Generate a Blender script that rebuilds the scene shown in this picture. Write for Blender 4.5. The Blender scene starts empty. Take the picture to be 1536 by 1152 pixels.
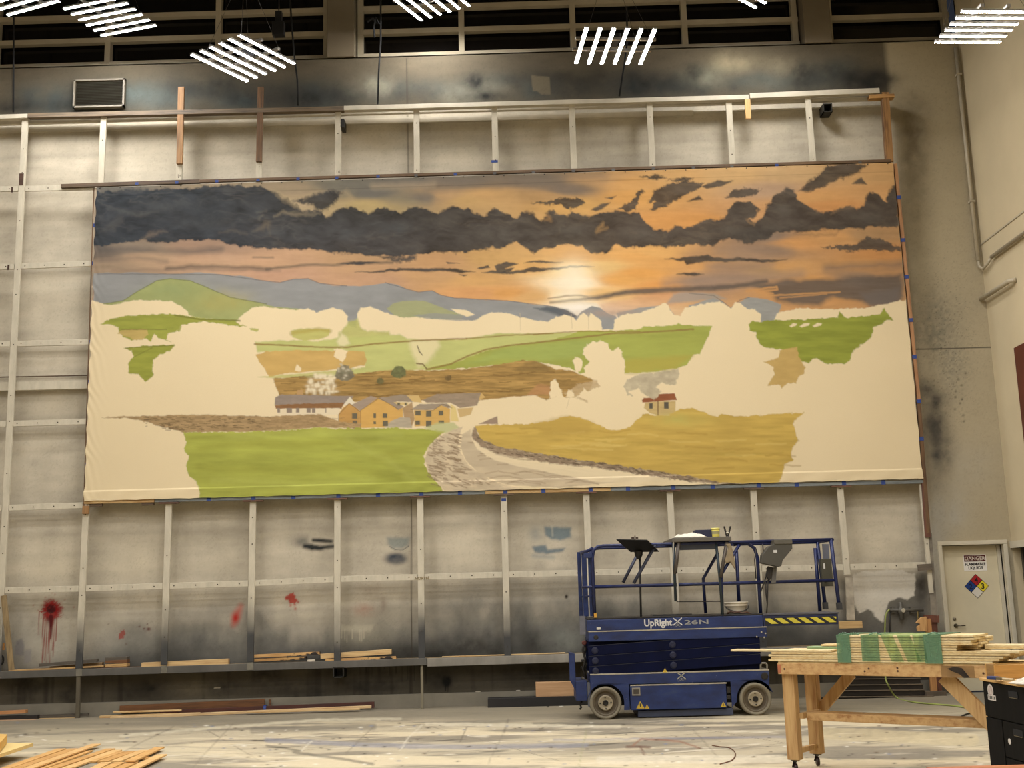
import bpy, bmesh, math, random
import numpy as np
from mathutils import Vector, Matrix
random.seed(7)
S = bpy.context.scene
COL = S.collection
# ------------------------------------------------------------------ camera
CX, CY, CZ, YAW, PIT, ROL, F = 7.58736, -16.84924, 1.49939, -0.00581, 0.18431, -0.02736, 1725.883
def rot(yaw, pitch, roll):
    cy, sy, cp, sp = math.cos(yaw), math.sin(yaw), math.cos(pitch), math.sin(pitch)
    f = np.array([sy*cp, cy*cp, sp]); r = np.array([cy, -sy, 0.]); u = np.cross(r, f)
    c, s = math.cos(roll), math.sin(roll)
    return np.array([c*r+s*u, -s*r+c*u, f])
M3 = rot(YAW, PIT, ROL)
CAM = np.array([CX, CY, CZ])
def ray(u, v):
    return M3.T @ np.array([(u-768)/F, -(v-576)/F, 1.])
def W(u, v, Y=0.):                       # point of the place seen at (u,v), on the plane y=Y
    d = ray(u, v); return Vector(CAM + (Y-CY)/d[1]*d)
def G(u, v, z=0.):                       # ... on the level z
    d = ray(u, v); return Vector(CAM + (z-CZ)/d[2]*d)
def WX(u, v, X):
    d = ray(u, v); return Vector(CAM + (X-CX)/d[0]*d)
def proj_np(X, Y, Z):
    P = np.stack([X-CX, Y-CY, Z-CZ], -1) @ M3.T
    return 768+F*P[..., 0]/P[..., 2], 576-F*P[..., 1]/P[..., 2]
cd = bpy.data.cameras.new('camera'); cam = bpy.data.objects.new('camera', cd); COL.objects.link(cam)
cd.sensor_width = 36; cd.lens = 36*F/1536; cd.clip_start = .05; cd.clip_end = 200
m = Matrix(((M3[0][0], M3[1][0], -M3[2][0], CX), (M3[0][1], M3[1][1], -M3[2][1], CY), (M3[0][2], M3[1][2], -M3[2][2], CZ), (0, 0, 0, 1)))
cam.matrix_world = m; S.camera = cam
S.view_settings.view_transform = 'Standard'; S.view_settings.look = 'None'
S.view_settings.gamma = 1; S.view_settings.use_curve_mapping = False
S.view_settings.exposure = 1.1
S.cycles.use_denoising = True
S.cycles.max_bounces = 8; S.cycles.diffuse_bounces = 5; S.cycles.sample_clamp_indirect = 6
w = bpy.data.worlds.new('night'); S.world = w; w.use_nodes = True
w.node_tree.nodes['Background'].inputs[0].default_value = (.008, .009, .012, 1)
w.node_tree.nodes['Background'].inputs[1].default_value = 1
# ------------------------------------------------------------------ colour + materials
def lin(c):
    a = np.asarray(c, float)/255.
    return np.where(a <= .04045, a/12.92, ((a+.055)/1.055)**2.4)
ALB = .82
def L4(c, k=ALB):
    r = lin(c)*k; return (float(r[0]), float(r[1]), float(r[2]), 1)
MATS = {}
def new_mat(name):
    mt = bpy.data.materials.new(name); mt.use_nodes = True
    nt = mt.node_tree; return mt, nt, nt.nodes['Principled BSDF']
def noise(nt, scale, mapscale=(1, 1, 1), detail=4, rough=.55, rotz=0):
    tc = nt.nodes.new('ShaderNodeTexCoord'); mp = nt.nodes.new('ShaderNodeMapping')
    mp.inputs['Scale'].default_value = mapscale; mp.inputs['Rotation'].default_value = (0, 0, rotz)
    nt.links.new(tc.outputs['Object'], mp.inputs['Vector'])
    n = nt.nodes.new('ShaderNodeTexNoise'); n.inputs['Scale'].default_value = scale
    n.inputs['Detail'].default_value = detail; n.inputs['Roughness'].default_value = rough
    nt.links.new(mp.outputs[0], n.inputs['Vector']); return n
def ramp(nt, src, stops):
    r = nt.nodes.new('ShaderNodeValToRGB'); e = r.color_ramp.elements
    e[0].position, e[0].color = stops[0]; e[1].position, e[1].color = stops[-1]
    for p, c in stops[1:-1]:
        x = e.new(p); x.color = c
    nt.links.new(src, r.inputs[0]); return r
def bump(nt, b, src, st=.2, dist=.01):
    bm = nt.nodes.new('ShaderNodeBump'); bm.inputs['Strength'].default_value = st; bm.inputs['Distance'].default_value = dist
    nt.links.new(src, bm.inputs['Height']); nt.links.new(bm.outputs[0], b.inputs['Normal'])
def mat(name, c, rough=.7, metal=0., var=.12, scale=6, mapscale=(1, 1, 1), bm=.1):
    if name in MATS: return MATS[name]
    mt, nt, b = new_mat(name); b.inputs['Roughness'].default_value = rough; b.inputs['Metallic'].default_value = metal
    n = noise(nt, scale, mapscale)
    a = np.array(L4(c)); lo = tuple(a[:3]*(1-var))+(1,); hi = tuple(np.minimum(a[:3]*(1+var), 1))+(1,)
    r = ramp(nt, n.outputs[0], [(.3, lo), (.7, hi)]); nt.links.new(r.outputs[0], b.inputs['Base Color'])
    if bm: bump(nt, b, n.outputs[0], bm, .004)
    MATS[name] = mt; return mt
def wood(name, c, dark, axis='X', rotz=0, knots=True, rough=.65, contrast=1.):
    if name in MATS: return MATS[name]
    mt, nt, b = new_mat(name); b.inputs['Roughness'].default_value = rough
    ms = {'X': (1, 14, 14), 'Y': (14, 1, 14), 'Z': (14, 14, 1)}[axis]
    n = noise(nt, 2.2, ms, 6, .6, rotz)
    d, c2 = L4(dark), L4(c)
    mid = tuple((np.array(d)+np.array(c2)*2)/3)
    r = ramp(nt, n.outputs[0], [(.28, mid if contrast < 1 else d), (.45, mid), (.6, c2), (.9, tuple(np.array(c2[:3])*1.06)+(1,))])
    if knots:
        k = noise(nt, 5, {'X': (.7, 2, 2), 'Y': (2, .7, 2), 'Z': (2, 2, .7)}[axis], 1, .4)
        kr = ramp(nt, k.outputs[0], [(.2, (1, 1, 1, 1)), (.24, (0, 0, 0, 1))])
        mx = nt.nodes.new('ShaderNodeMixRGB'); mx.inputs[2].default_value = tuple(np.array(d[:3])*.5)+(1,)
        nt.links.new(kr.outputs[0], mx.inputs[0]); nt.links.new(r.outputs[0], mx.inputs[1]); nt.links.new(mx.outputs[0], b.inputs['Base Color'])
    else:
        nt.links.new(r.outputs[0], b.inputs['Base Color'])
    bump(nt, b, n.outputs[0], .15, .003)
    MATS[name] = mt; return mt
def attr_mat(name, rough=.9, grain=40., gs=.05, spec=.3):
    mt, nt, b = new_mat(name); b.inputs['Roughness'].default_value = rough; b.inputs['Specular IOR Level'].default_value = spec
    a = nt.nodes.new('ShaderNodeVertexColor'); a.layer_name = 'paint'
    n = noise(nt, grain, (1, 1, 1), 5, .7)
    r = ramp(nt, n.outputs[0], [(.25, (1-gs*2,)*3+(1,)), (.75, (1, 1, 1, 1))])
    mx = nt.nodes.new('ShaderNodeMixRGB'); mx.blend_type = 'MULTIPLY'; mx.inputs[0].default_value = 1
    nt.links.new(a.outputs[0], mx.inputs[1]); nt.links.new(r.outputs[0], mx.inputs[2]); nt.links.new(mx.outputs[0], b.inputs['Base Color'])
    bump(nt, b, n.outputs[0], .12, .003); return mt
def oversprayed(name, c, grey=(62, 62, 60), z0=.95, z1=1.65):
    """pale painted timber whose foot is covered in old grey overspray"""
    if name in MATS: return MATS[name]
    mt, nt, b = new_mat(name); b.inputs['Roughness'].default_value = .8
    n = noise(nt, 3, (4, 4, 1.2), 6, .65)
    a = np.array(L4(c)[:3]); r = ramp(nt, n.outputs[0], [(.3, tuple(a*.82)+(1,)), (.62, tuple(a)+(1,))])
    g = nt.nodes.new('ShaderNodeNewGeometry'); sp = nt.nodes.new('ShaderNodeSeparateXYZ'); nt.links.new(g.outputs['Position'], sp.inputs[0])
    n2 = noise(nt, 1.3, (1, 1, 1), 3, .5)
    ad = nt.nodes.new('ShaderNodeMath'); ad.operation = 'MULTIPLY_ADD'; ad.inputs[1].default_value = .9; nt.links.new(n2.outputs[0], ad.inputs[0]); nt.links.new(sp.outputs[2], ad.inputs[2])
    mr = nt.nodes.new('ShaderNodeMapRange'); mr.inputs[1].default_value = z0+.45; mr.inputs[2].default_value = z1+.45; mr.inputs[3].default_value = 1; mr.inputs[4].default_value = 0
    nt.links.new(ad.outputs[0], mr.inputs[0])
    mx = nt.nodes.new('ShaderNodeMixRGB'); mx.inputs[2].default_value = L4(grey)
    nt.links.new(mr.outputs[0], mx.inputs[0]); nt.links.new(r.outputs[0], mx.inputs[1]); nt.links.new(mx.outputs[0], b.inputs['Base Color'])
    bump(nt, b, n.outputs[0], .12, .003); MATS[name] = mt; return mt
def emis(name, c, s):
    mt, nt, b = new_mat(name); b.inputs['Base Color'].default_value = (.8, .8, .8, 1)
    b.inputs['Emission Color'].default_value = tuple(c)+(1,); b.inputs['Emission Strength'].default_value = s; return mt
# ------------------------------------------------------------------ mesh builder
class MB:
    def __init__(s): s.v = []; s.f = []
    def add(s, vs, fs):
        k = len(s.v); s.v += [Vector(x) for x in vs]; s.f += [tuple(i+k for i in f) for f in fs]; return s
    def box(s, a, b):
        x0, y0, z0 = [min(p, q) for p, q in zip(a, b)]; x1, y1, z1 = [max(p, q) for p, q in zip(a, b)]
        return s.add([(x0,y0,z0),(x1,y0,z0),(x1,y1,z0),(x0,y1,z0),(x0,y0,z1),(x1,y0,z1),(x1,y1,z1),(x0,y1,z1)],
                     [(0,3,2,1),(4,5,6,7),(0,1,5,4),(1,2,6,5),(2,3,7,6),(3,0,4,7)])
    def obox(s, c, ax, ay, az):          # centre and three half-axis vectors
        c, ax, ay, az = map(Vector, (c, ax, ay, az)); vs = [c+i*ax+j*ay+k*az for k in (-1, 1) for (i, j) in ((-1,-1),(1,-1),(1,1),(-1,1))]
        return s.add(vs, [(0,3,2,1),(4,5,6,7),(0,1,5,4),(1,2,6,5),(2,3,7,6),(3,0,4,7)])
    def bar(s, p, q, w, t, up=(0, -1, 0)):   # board from p to q, width w across, thickness t along up
        p, q, up = Vector(p), Vector(q), Vector(up); d = (q-p); L = d.length; d.normalize()
        side = d.cross(up).normalized(); n = side.cross(d).normalized()
        return s.obox((p+q)/2, d*L/2, side*w/2, n*t/2)
    def tube(s, pts, r, n=10, caps=True):
        pts = [Vector(p) for p in pts]; k0 = len(s.v); pn = None
        for i, p in enumerate(pts):
            d = (pts[min(i+1, len(pts)-1)]-pts[max(i-1, 0)]).normalized()
            if pn is None: pn = d.orthogonal().normalized()
            pn = (pn-d*pn.dot(d)).normalized(); bn = d.cross(pn)
            for j in range(n):
                a = 2*math.pi*j/n; s.v.append(p+r*(math.cos(a)*pn+math.sin(a)*bn))
        for i in range(len(pts)-1):
            for j in range(n):
                a, b = k0+i*n+j, k0+i*n+(j+1) % n; s.f.append((a, b, b+n, a+n))
        if caps: s.f.append(tuple(k0+j for j in range(n))[::-1]); s.f.append(tuple(k0+(len(pts)-1)*n+j for j in range(n)))
        return s
    def lathe(s, c, axis, prof, n=32, caps=True):    # prof: (distance along axis, radius)
        c, d = Vector(c), Vector(axis).normalized(); a0 = d.orthogonal().normalized(); b0 = d.cross(a0); k0 = len(s.v)
        for h, r in prof:
            for j in range(n):
                a = 2*math.pi*j/n; s.v.append(c+d*h+r*(math.cos(a)*a0+math.sin(a)*b0))
        for i in range(len(prof)-1):
            for j in range(n):
                a, b = k0+i*n+j, k0+i*n+(j+1) % n; s.f.append((a, b, b+n, a+n))
        if caps: s.f.append(tuple(k0+j for j in range(n))[::-1]); s.f.append(tuple(k0+(len(prof)-1)*n+j for j in range(n)))
        return s
    def prism(s, pts, off):               # polygon extruded by off
        n = len(pts); off = Vector(off); pts = [Vector(p) for p in pts]
        return s.add(pts+[p+off for p in pts], [tuple(range(n))[::-1], tuple(range(n, 2*n))]+[(i, (i+1) % n, n+(i+1) % n, n+i) for i in range(n)])
ORG = {}
def tag(o, label=None, cat=None, group=None, kind=None):
    if label: o['label'] = label
    if cat: o['category'] = cat
    if group: o['group'] = group
    if kind: o['kind'] = kind
    return o
def empty(name, loc, label=None, cat=None, group=None, kind=None):
    o = bpy.data.objects.new(name, None); COL.objects.link(o); o.location = loc; o.empty_display_size = .1
    ORG[o.name] = Vector(loc); return tag(o, label, cat, group, kind)
def build(name, mb, mt, parent=None, org=None, bev=0, smooth=False, label=None, cat=None, group=None, kind=None):
    if parent is not None: base = ORG[parent.name]
    elif org is not None: base = Vector(org)
    else:
        lo = [min(v[i] for v in mb.v) for i in range(3)]; hi = [max(v[i] for v in mb.v) for i in range(3)]
        base = Vector(((lo[0]+hi[0])/2, (lo[1]+hi[1])/2, lo[2]))
    me = bpy.data.meshes.new(name); me.from_pydata([v-base for v in mb.v], [], mb.f)
    bm_ = bmesh.new(); bm_.from_mesh(me); bmesh.ops.recalc_face_normals(bm_, faces=bm_.faces); bm_.to_mesh(me); bm_.free()
    me.materials.append(mt)
    if smooth:
        me.polygons.foreach_set('use_smooth', [len(p.vertices) == 4 for p in me.polygons])
    o = bpy.data.objects.new(name, me); COL.objects.link(o)
    if parent is not None: o.parent = parent
    else: o.location = base
    ORG[o.name] = base
    if bev:
        b = o.modifiers.new('bevel', 'BEVEL'); b.width = bev; b.segments = 2; b.limit_method = 'ANGLE'
    return tag(o, label, cat, group, kind)
def text_obj(name, s, size, loc, mt, parent, rotm=None, bold=0., xs=1., ext=.001, align='LEFT', label=None):
    cu = bpy.data.curves.new(name, 'FONT'); cu.body = s; cu.size = size; cu.offset = bold; cu.extrude = ext; cu.align_x = align
    t = bpy.data.objects.new(name+'_c', cu); COL.objects.link(t)
    bpy.context.view_layer.update()
    me = bpy.data.meshes.new_from_object(t.evaluated_get(bpy.context.evaluated_depsgraph_get()))
    bpy.data.objects.remove(t)
    R_ = (rotm or Matrix.Rotation(math.pi/2, 4, 'X')) @ Matrix.Diagonal((xs, 1, 1, 1))
    base = ORG[parent.name] if parent else Vector((0, 0, 0))
    me.transform(Matrix.Translation(Vector(loc)-base) @ R_); me.materials.clear(); me.materials.append(mt)
    o = bpy.data.objects.new(name, me); COL.objects.link(o); o.parent = parent; ORG[o.name] = base
    if label: o['label'] = label
    return o
# ------------------------------------------------------------------ paint engine (colour carried by the mesh points)
rng = np.random.default_rng(5); TB = rng.random((512, 512)).astype(np.float32)
def vn(x, y, s):
    xi = np.floor(x).astype(int); yi = np.floor(y).astype(int); fx = (x-xi); fy = (y-yi); fx = fx*fx*(3-2*fx); fy = fy*fy*(3-2*fy)
    a = (xi+s*91) % 512; b = (yi+s*37) % 512; a1 = (a+1) % 512; b1 = (b+1) % 512
    return (TB[b, a]*(1-fx)+TB[b, a1]*fx)*(1-fy)+(TB[b1, a]*(1-fx)+TB[b1, a1]*fx)*fy
def fbm(x, y, s, o=3):
    r = 0.; w_ = 0.; k = 1.
    for i in range(o): r = r+k*vn(x*2**i, y*2**i, s+i*7); w_ += k; k *= .55
    return r/w_-.5
class Paint:
    def __init__(s, U, V, base):
        s.U, s.V = U.astype(np.float64), V.astype(np.float64); s.c = np.empty(U.shape+(3,)); s.c[:] = lin(base)
    def reg(s, x0, y0, x1, y1):
        mk = (s.U > x0) & (s.U < x1) & (s.V > y0) & (s.V < y1)
        r = np.where(mk.any(1))[0]; c = np.where(mk.any(0))[0]
        if not len(r) or not len(c): return None
        return slice(r[0], r[-1]+1), slice(c[0], c[-1]+1)
    def mixin(s, sl, a, col, tex=0, ts=(14, 3), seed=3):
        col = lin(col) if not isinstance(col, np.ndarray) or col.ndim == 1 else col
        if tex:
            t = 1+tex*2*fbm(s.U[sl]/ts[0], s.V[sl]/ts[1], seed, 4); col = col*t[..., None]
        s.c[sl] = s.c[sl]*(1-a[..., None])+col*a[..., None]
    def poly(s, pts, col, soft=1., amp=1.5, sc=6., alpha=1., tex=0, ts=(14, 3), seed=3):
        P = np.array(pts, float); m_ = soft+amp+2
        sl = s.reg(P[:, 0].min()-m_, P[:, 1].min()-m_, P[:, 0].max()+m_, P[:, 1].max()+m_)
        if sl is None: return
        u = s.U[sl]; v = s.V[sl]
        if amp:
            u, v = u+amp*2.4*fbm(u/sc, v/sc, seed+11), v+amp*2.4*fbm(u/sc+50, v/sc, seed+23)
        ins = np.zeros(u.shape, bool); d2 = np.full(u.shape, 1e9)
        n = len(P)
        for i in range(n):
            (x0, y0), (x1, y1) = P[i], P[(i+1) % n]
            if y0 != y1: ins ^= ((y0 > v) != (y1 > v)) & (u < (x1-x0)*(v-y0)/(y1-y0)+x0)
            dx, dy = x1-x0, y1-y0; q = dx*dx+dy*dy+1e-9; t = np.clip(((u-x0)*dx+(v-y0)*dy)/q, 0, 1)
            np.minimum(d2, (u-x0-t*dx)**2+(v-y0-t*dy)**2, out=d2)
        d = np.sqrt(d2)*np.where(ins, 1, -1); a = np.clip(d/(2*soft)+.5, 0, 1); a = a*a*(3-2*a)*alpha
        s.mixin(sl, a, col, tex, ts, seed)
    def line(s, pts, wd, col, soft=.7, amp=.6, sc=8., alpha=1., tex=0, seed=5, ends=False):
        P = np.array(pts, float); wd = np.broadcast_to(np.asarray(wd, float), (len(P),)).copy()/2; m_ = wd.max()+soft+amp*2+1
        if ends: wd[0] = wd[-1] = .1
        sl = s.reg(P[:, 0].min()-m_, P[:, 1].min()-m_, P[:, 0].max()+m_, P[:, 1].max()+m_)
        if sl is None: return
        u = s.U[sl]; v = s.V[sl]; u, v = u+amp*2*fbm(u/sc, v/sc, seed), v+amp*2*fbm(u/sc+9, v/sc, seed+3)
        d = np.full(u.shape, 1e9)
        for i in range(len(P)-1):
            (x0, y0), (x1, y1) = P[i], P[i+1]; dx, dy = x1-x0, y1-y0; q = dx*dx+dy*dy+1e-9; t = np.clip(((u-x0)*dx+(v-y0)*dy)/q, 0, 1)
            np.minimum(d, np.sqrt((u-x0-t*dx)**2+(v-y0-t*dy)**2)-(wd[i]*(1-t)+wd[i+1]*t), out=d)
        a = np.clip(.5-d/(2*soft), 0, 1)*alpha; s.mixin(sl, a, col, tex, (8, 4), seed)
    def blob(s, x, y, rx, ry, col, alpha=.8, rough=.6, sc=10., seed=2, p=1.):
        sl = s.reg(x-rx*2.6, y-ry*2.6, x+rx*2.6, y+ry*2.6)
        if sl is None: return
        u = s.U[sl]; v = s.V[sl]; q = ((u-x)/rx)**2+((v-y)/ry)**2
        a = np.exp(-q**p)*alpha*np.clip(1+rough*2*fbm(u/sc, v/sc, seed, 4), 0, 2); s.mixin(sl, np.clip(a, 0, 1), col)
    def field(s, sl, anchors, sig):
        u = s.U[sl]; v = s.V[sl]; num = np.zeros(u.shape+(3,)); den = np.zeros(u.shape)+1e-12
        for x, y, c in anchors:
            q = ((u-x)/sig[0])**2+((v-y)/sig[1])**2; w_ = 1./(.03+q)**2; num += w_[..., None]*lin(c); den += w_
        return num/den[..., None]
def painted_grid(name, P, col, mt, parent=None, org=None, skip=None):
    H, Wd = P.shape[:2]; base = ORG[parent.name] if parent is not None else Vector(org or (0, 0, 0))
    Q = (P-np.array(base)).reshape(-1, 3).astype(np.float32)
    idx = np.arange(H*Wd).reshape(H, Wd); q = np.stack([idx[:-1, :-1], idx[:-1, 1:], idx[1:, 1:], idx[1:, :-1]], -1)
    if skip is not None: q = q[~skip]
    q = q.reshape(-1, 4); me = bpy.data.meshes.new(name); me.vertices.add(H*Wd); me.vertices.foreach_set('co', Q.ravel())
    me.loops.add(q.size); me.loops.foreach_set('vertex_index', q.ravel().astype(np.int32)); me.polygons.add(len(q))
    me.polygons.foreach_set('loop_start', np.arange(0, q.size, 4, dtype=np.int32)); me.polygons.foreach_set('loop_total', np.full(len(q), 4, np.int32))
    me.update(calc_edges=True); me.polygons.foreach_set('use_smooth', np.ones(len(q), bool))
    at = me.color_attributes.new('paint', 'FLOAT_COLOR', 'POINT'); C4 = np.ones((H*Wd, 4), np.float32); C4[:, :3] = np.clip(col.reshape(-1, 3)*ALB, 0, 1)
    at.data.foreach_set('color', C4.ravel()); me.materials.append(mt)
    o = bpy.data.objects.new(name, me); COL.objects.link(o); o.location = base if parent is None else (0, 0, 0)
    if parent is not None: o.parent = parent
    ORG[o.name] = base; return o
YW = .25                                   # painted wall plane behind the frame
XR = 14.75                                 # right wall
# ================================================================== THE HALL
XL, YF, ZC = -8., -26., 13.2
door_x0, door_x1, door_z = W(1419.5, 900, YW).x, W(1512.5, 900, YW).x, W(1465, 817, YW).z
ZT = 10.07                                 # top of the solid wall, foot of the clerestory
def wall_grid():
    xs = np.concatenate([np.linspace(XL, -1.35, 24), np.linspace(-1.3, XR, 1040)]); zs = np.linspace(0, ZT, 640)
    X, Z = np.meshgrid(xs, zs); U, V = proj_np(X, np.full_like(X, YW), Z)
    p = Paint(U, V, (200, 190, 168)); full = (slice(None), slice(None))
    # broad weathering
    n = fbm(X*.9, Z*1.1, 1, 4)+.5*fbm(X*3.2, Z*9, 4, 3)
    n3 = fbm(X*.7, Z*7, 14, 5)+.6*fbm(X*5, Z*2, 19, 4)
    p.c *= (1+.42*n+.34*n3)[..., None]
    top = lin((94, 85, 67)); t = np.clip((Z-9.05)/.15, 0, 1)[..., None]; p.c = p.c*(1-t*.97)+top*t*.97*(1+.5*n[..., None])
    # right end of the wall was never inside the frame
    rt = np.clip((X-11*1.2192-.12)/.1, 0, 1)[..., None]; p.c = p.c*(1-rt)+lin((180, 167, 137))*(1+.1*n[..., None])*rt
    # soot-grey overspray above the top rail
    for i in range(46):
        x = 20+i*29+rng.uniform(-12, 12); yb = 168-.028*x
        p.blob(x, yb-rng.uniform(4, 26), rng.uniform(22, 55), rng.uniform(10, 26), random.choice([(44, 48, 46), (58, 62, 60), (40, 40, 36), (70, 80, 78)]), rng.uniform(.3, .75), .9, 22, i)
    for x, y, a, c in [(560, 130, .5, (165, 160, 138)), (690, 140, .5, (150, 150, 132)), (735, 128, .5, (140, 138, 120)), (1100, 92, .5, (185, 172, 138)), (1060, 115, .45, (150, 148, 126)), (1180, 100, .35, (170, 158, 128)), (205, 140, .55, (96, 108, 104)), (245, 150, .5, (90, 100, 96)), (60, 95, .3, (120, 105, 84)), (400, 110, .3, (110, 100, 84)), (1150, 125, .4, (110, 112, 100))]:
        p.blob(x, y, 34, 16, c, a, .8, 20, int(x))
    for x, y, rx, ry, a in [(715, 122, 22, 14, .8), (730, 145, 30, 8, .7), (1205, 112, 18, 20, .75), (1285, 125, 34, 22, .7), (1240, 105, 30, 14, .5), (1330, 118, 14, 6, .45), (1040, 108, 20, 14, .5), (110, 158, 40, 8, .7), (20, 160, 40, 10, .7), (330, 130, 30, 25, .55), (380, 150, 40, 16, .7), (455, 150, 40, 16, .8), (855, 115, 60, 10, .35), (960, 125, 40, 20, .6)]:
        p.blob(x, y, rx, ry, (36, 36, 32), a, .9, 14, int(x))
    p.poly([(797, 113), (824, 115), (826, 142), (812, 142), (806, 137), (799, 137)], (112, 103, 82), 1, .6, 8, .9)
    # haze of overspray round the right edge of the frame
    for y, a in [(165, .5), (200, .6), (240, .5), (280, .4), (320, .35), (370, .25), (430, .3), (480, .35)]:
        p.blob(1350+y*.06+6, y, 26, 34, (96, 84, 62), a, .7, 14, y)
    p.blob(1405, 505, 26, 46, (112, 108, 92), .5, 1.2, 5, 3); p.blob(1410, 470, 34, 40, (128, 122, 104), .4, 1.4, 4, 9); p.blob(1430, 550, 24, 46, (120, 118, 104), .35, 1.6, 3, 8)
    for x, y, rx, ry, a in [(1388, 580, 14, 14, .7), (1402, 600, 20, 18, .75), (1404, 640, 20, 28, .85), (1410, 680, 20, 26, .85), (1400, 640, 12, 22, .7), (1400, 725, 26, 24, .3)]:
        p.blob(x, y, rx, ry, (78, 74, 66), a, .7, 12, int(y))
    sp = vn(U/1.1, V/1.1, 3); k = np.exp(-((U-1420)/48)**2-((V-510)/130)**2)*.9; p.c *= (1-.55*np.clip((sp-.80)*8, 0, 1)*k)[..., None]
    for y in range(560, 640, 9):
        p.blob(1440+rng.uniform(-8, 14), y, 1.6, 1.6, (90, 85, 70), .8, 0)
    p.blob(1443, 599, 1.5, 1.5, (40, 38, 34), .9, 0)
    for x, y, rx, ry, a in [(1420, 770, 30, 36, .55), (1400, 830, 20, 60, .55), (1455, 700, 40, 40, .2), (1405, 900, 14, 60, .5)]:
        p.blob(x, y, rx, ry, (176, 174, 164), a, .6, 20, int(y))
    p.line([(1366, 524), (1492, 521)], 1.6, (84, 76, 62), .6, 0)
    # uneven old spray, with soft shade painted beside studs and under battens
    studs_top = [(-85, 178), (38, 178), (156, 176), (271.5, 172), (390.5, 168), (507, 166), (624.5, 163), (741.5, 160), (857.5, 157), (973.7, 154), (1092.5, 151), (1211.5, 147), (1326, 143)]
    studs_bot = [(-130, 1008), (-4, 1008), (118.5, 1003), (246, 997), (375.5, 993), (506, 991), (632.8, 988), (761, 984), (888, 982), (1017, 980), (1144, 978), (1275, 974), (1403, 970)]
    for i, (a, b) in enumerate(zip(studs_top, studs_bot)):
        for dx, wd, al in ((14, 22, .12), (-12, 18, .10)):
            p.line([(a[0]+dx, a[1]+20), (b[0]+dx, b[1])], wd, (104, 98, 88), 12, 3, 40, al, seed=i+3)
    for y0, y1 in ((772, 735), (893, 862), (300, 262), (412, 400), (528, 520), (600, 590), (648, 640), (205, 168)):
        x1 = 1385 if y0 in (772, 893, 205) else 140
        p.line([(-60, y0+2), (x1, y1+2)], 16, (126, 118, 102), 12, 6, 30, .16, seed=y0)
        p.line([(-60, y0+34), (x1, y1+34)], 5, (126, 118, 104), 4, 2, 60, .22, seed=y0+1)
    # dark foot of the wall
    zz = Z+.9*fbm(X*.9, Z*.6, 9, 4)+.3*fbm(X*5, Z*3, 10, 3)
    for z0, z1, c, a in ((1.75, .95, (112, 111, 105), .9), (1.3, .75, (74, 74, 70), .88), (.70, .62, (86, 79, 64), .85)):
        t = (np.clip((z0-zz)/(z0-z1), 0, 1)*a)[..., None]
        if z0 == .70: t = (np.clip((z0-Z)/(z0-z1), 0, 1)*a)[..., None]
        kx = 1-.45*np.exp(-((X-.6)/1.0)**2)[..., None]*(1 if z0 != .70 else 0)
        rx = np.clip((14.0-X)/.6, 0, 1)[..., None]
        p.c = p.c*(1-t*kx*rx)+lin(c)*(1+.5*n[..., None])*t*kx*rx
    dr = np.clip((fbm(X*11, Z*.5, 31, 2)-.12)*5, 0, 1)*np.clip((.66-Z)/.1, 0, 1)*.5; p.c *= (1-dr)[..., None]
    for x, y, rx, ry in [(40, 1030, 30, 26), (105, 1045, 20, 20), (195, 1040, 26, 16), (225, 1035, 24, 20), (330, 1030, 34, 14), (400, 1020, 26, 22), (455, 1040, 40, 20), (560, 1030, 60, 22), (660, 1020, 22, 16), (800, 1010, 50, 16), (800, 965, 14, 18), (740, 975, 16, 12), (590, 975, 40, 12), (650, 985, 60, 14), (700, 970, 40, 14)]:
        p.blob(x, y, rx, ry, (36, 34, 28), .6, .9, 12, x)
    p.blob(670, 1022, 8, 9, (14, 13, 10), 1, .5, 5, 2, 2); p.line([(668, 1026), (668, 1036)], 1.2, (16, 15, 12), .6, 0); p.line([(672, 1026), (672, 1038)], 1.2, (16, 15, 12), .6, 0)
    p.blob(295, 1030, 30, 22, (112, 104, 84), .55, .7, 14, 7); p.line([(322, 1032), (330, 1032)], 1.6, (180, 172, 150), .6, 0)
    p.blob(190, 960, 50, 22, (168, 165, 152), .3, .6); p.blob(80, 970, 60, 30, (188, 182, 164), .6, .6, 30); p.blob(545, 940, 46, 32, (172, 164, 142), .5, .5, 20)
    p.blob(850, 960, 30, 20, (150, 152, 142), .5, .8, 14)
    p.poly([(508, 938), (560, 938), (556, 948), (545, 946), (535, 949), (520, 946), (512, 948)], (190, 182, 158), 3, 1.5, 6, .6)
    for i in range(12): xx = 512+rng.uniform(0, 42); p.line([(xx, 944), (xx, 950+rng.uniform(0, 16))], 1.1, (194, 186, 162), .6, 0, alpha=.6)
    for i in range(12): p.line([(i*9+540, 985+3), (i*9+540, 1000+rng.uniform(0, 26))], 1.2, (26, 25, 21), .6, 0, alpha=.6)
    # bright patches: clean panels, and pools of lamplight painted into the wall colour
    for x, y, a in [(75, 850, .55), (200, 845, .5), (330, 860, .2), (560, 215, .45), (690, 240, .5), (700, 830, .35), (220, 230, .3), (820, 225, .25), (60, 440, .3), (80, 620, .2), (95, 500, .25), (1090, 850, .3), (1320, 820, .35), (1130, 215, .15), (960, 780, .2), (470, 215, .3)]:
        p.blob(x, y, 46, 34, (226, 214, 186), a, .5, 24, int(x))
    # ---- spatter, test sprays and marks
    p.blob(77, 914, 14, 15, (105, 12, 10), 1, .5, 4, 3, 2); p.blob(76, 922, 9, 15, (60, 6, 6), .9, .4, 4, 3, 2)
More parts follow.
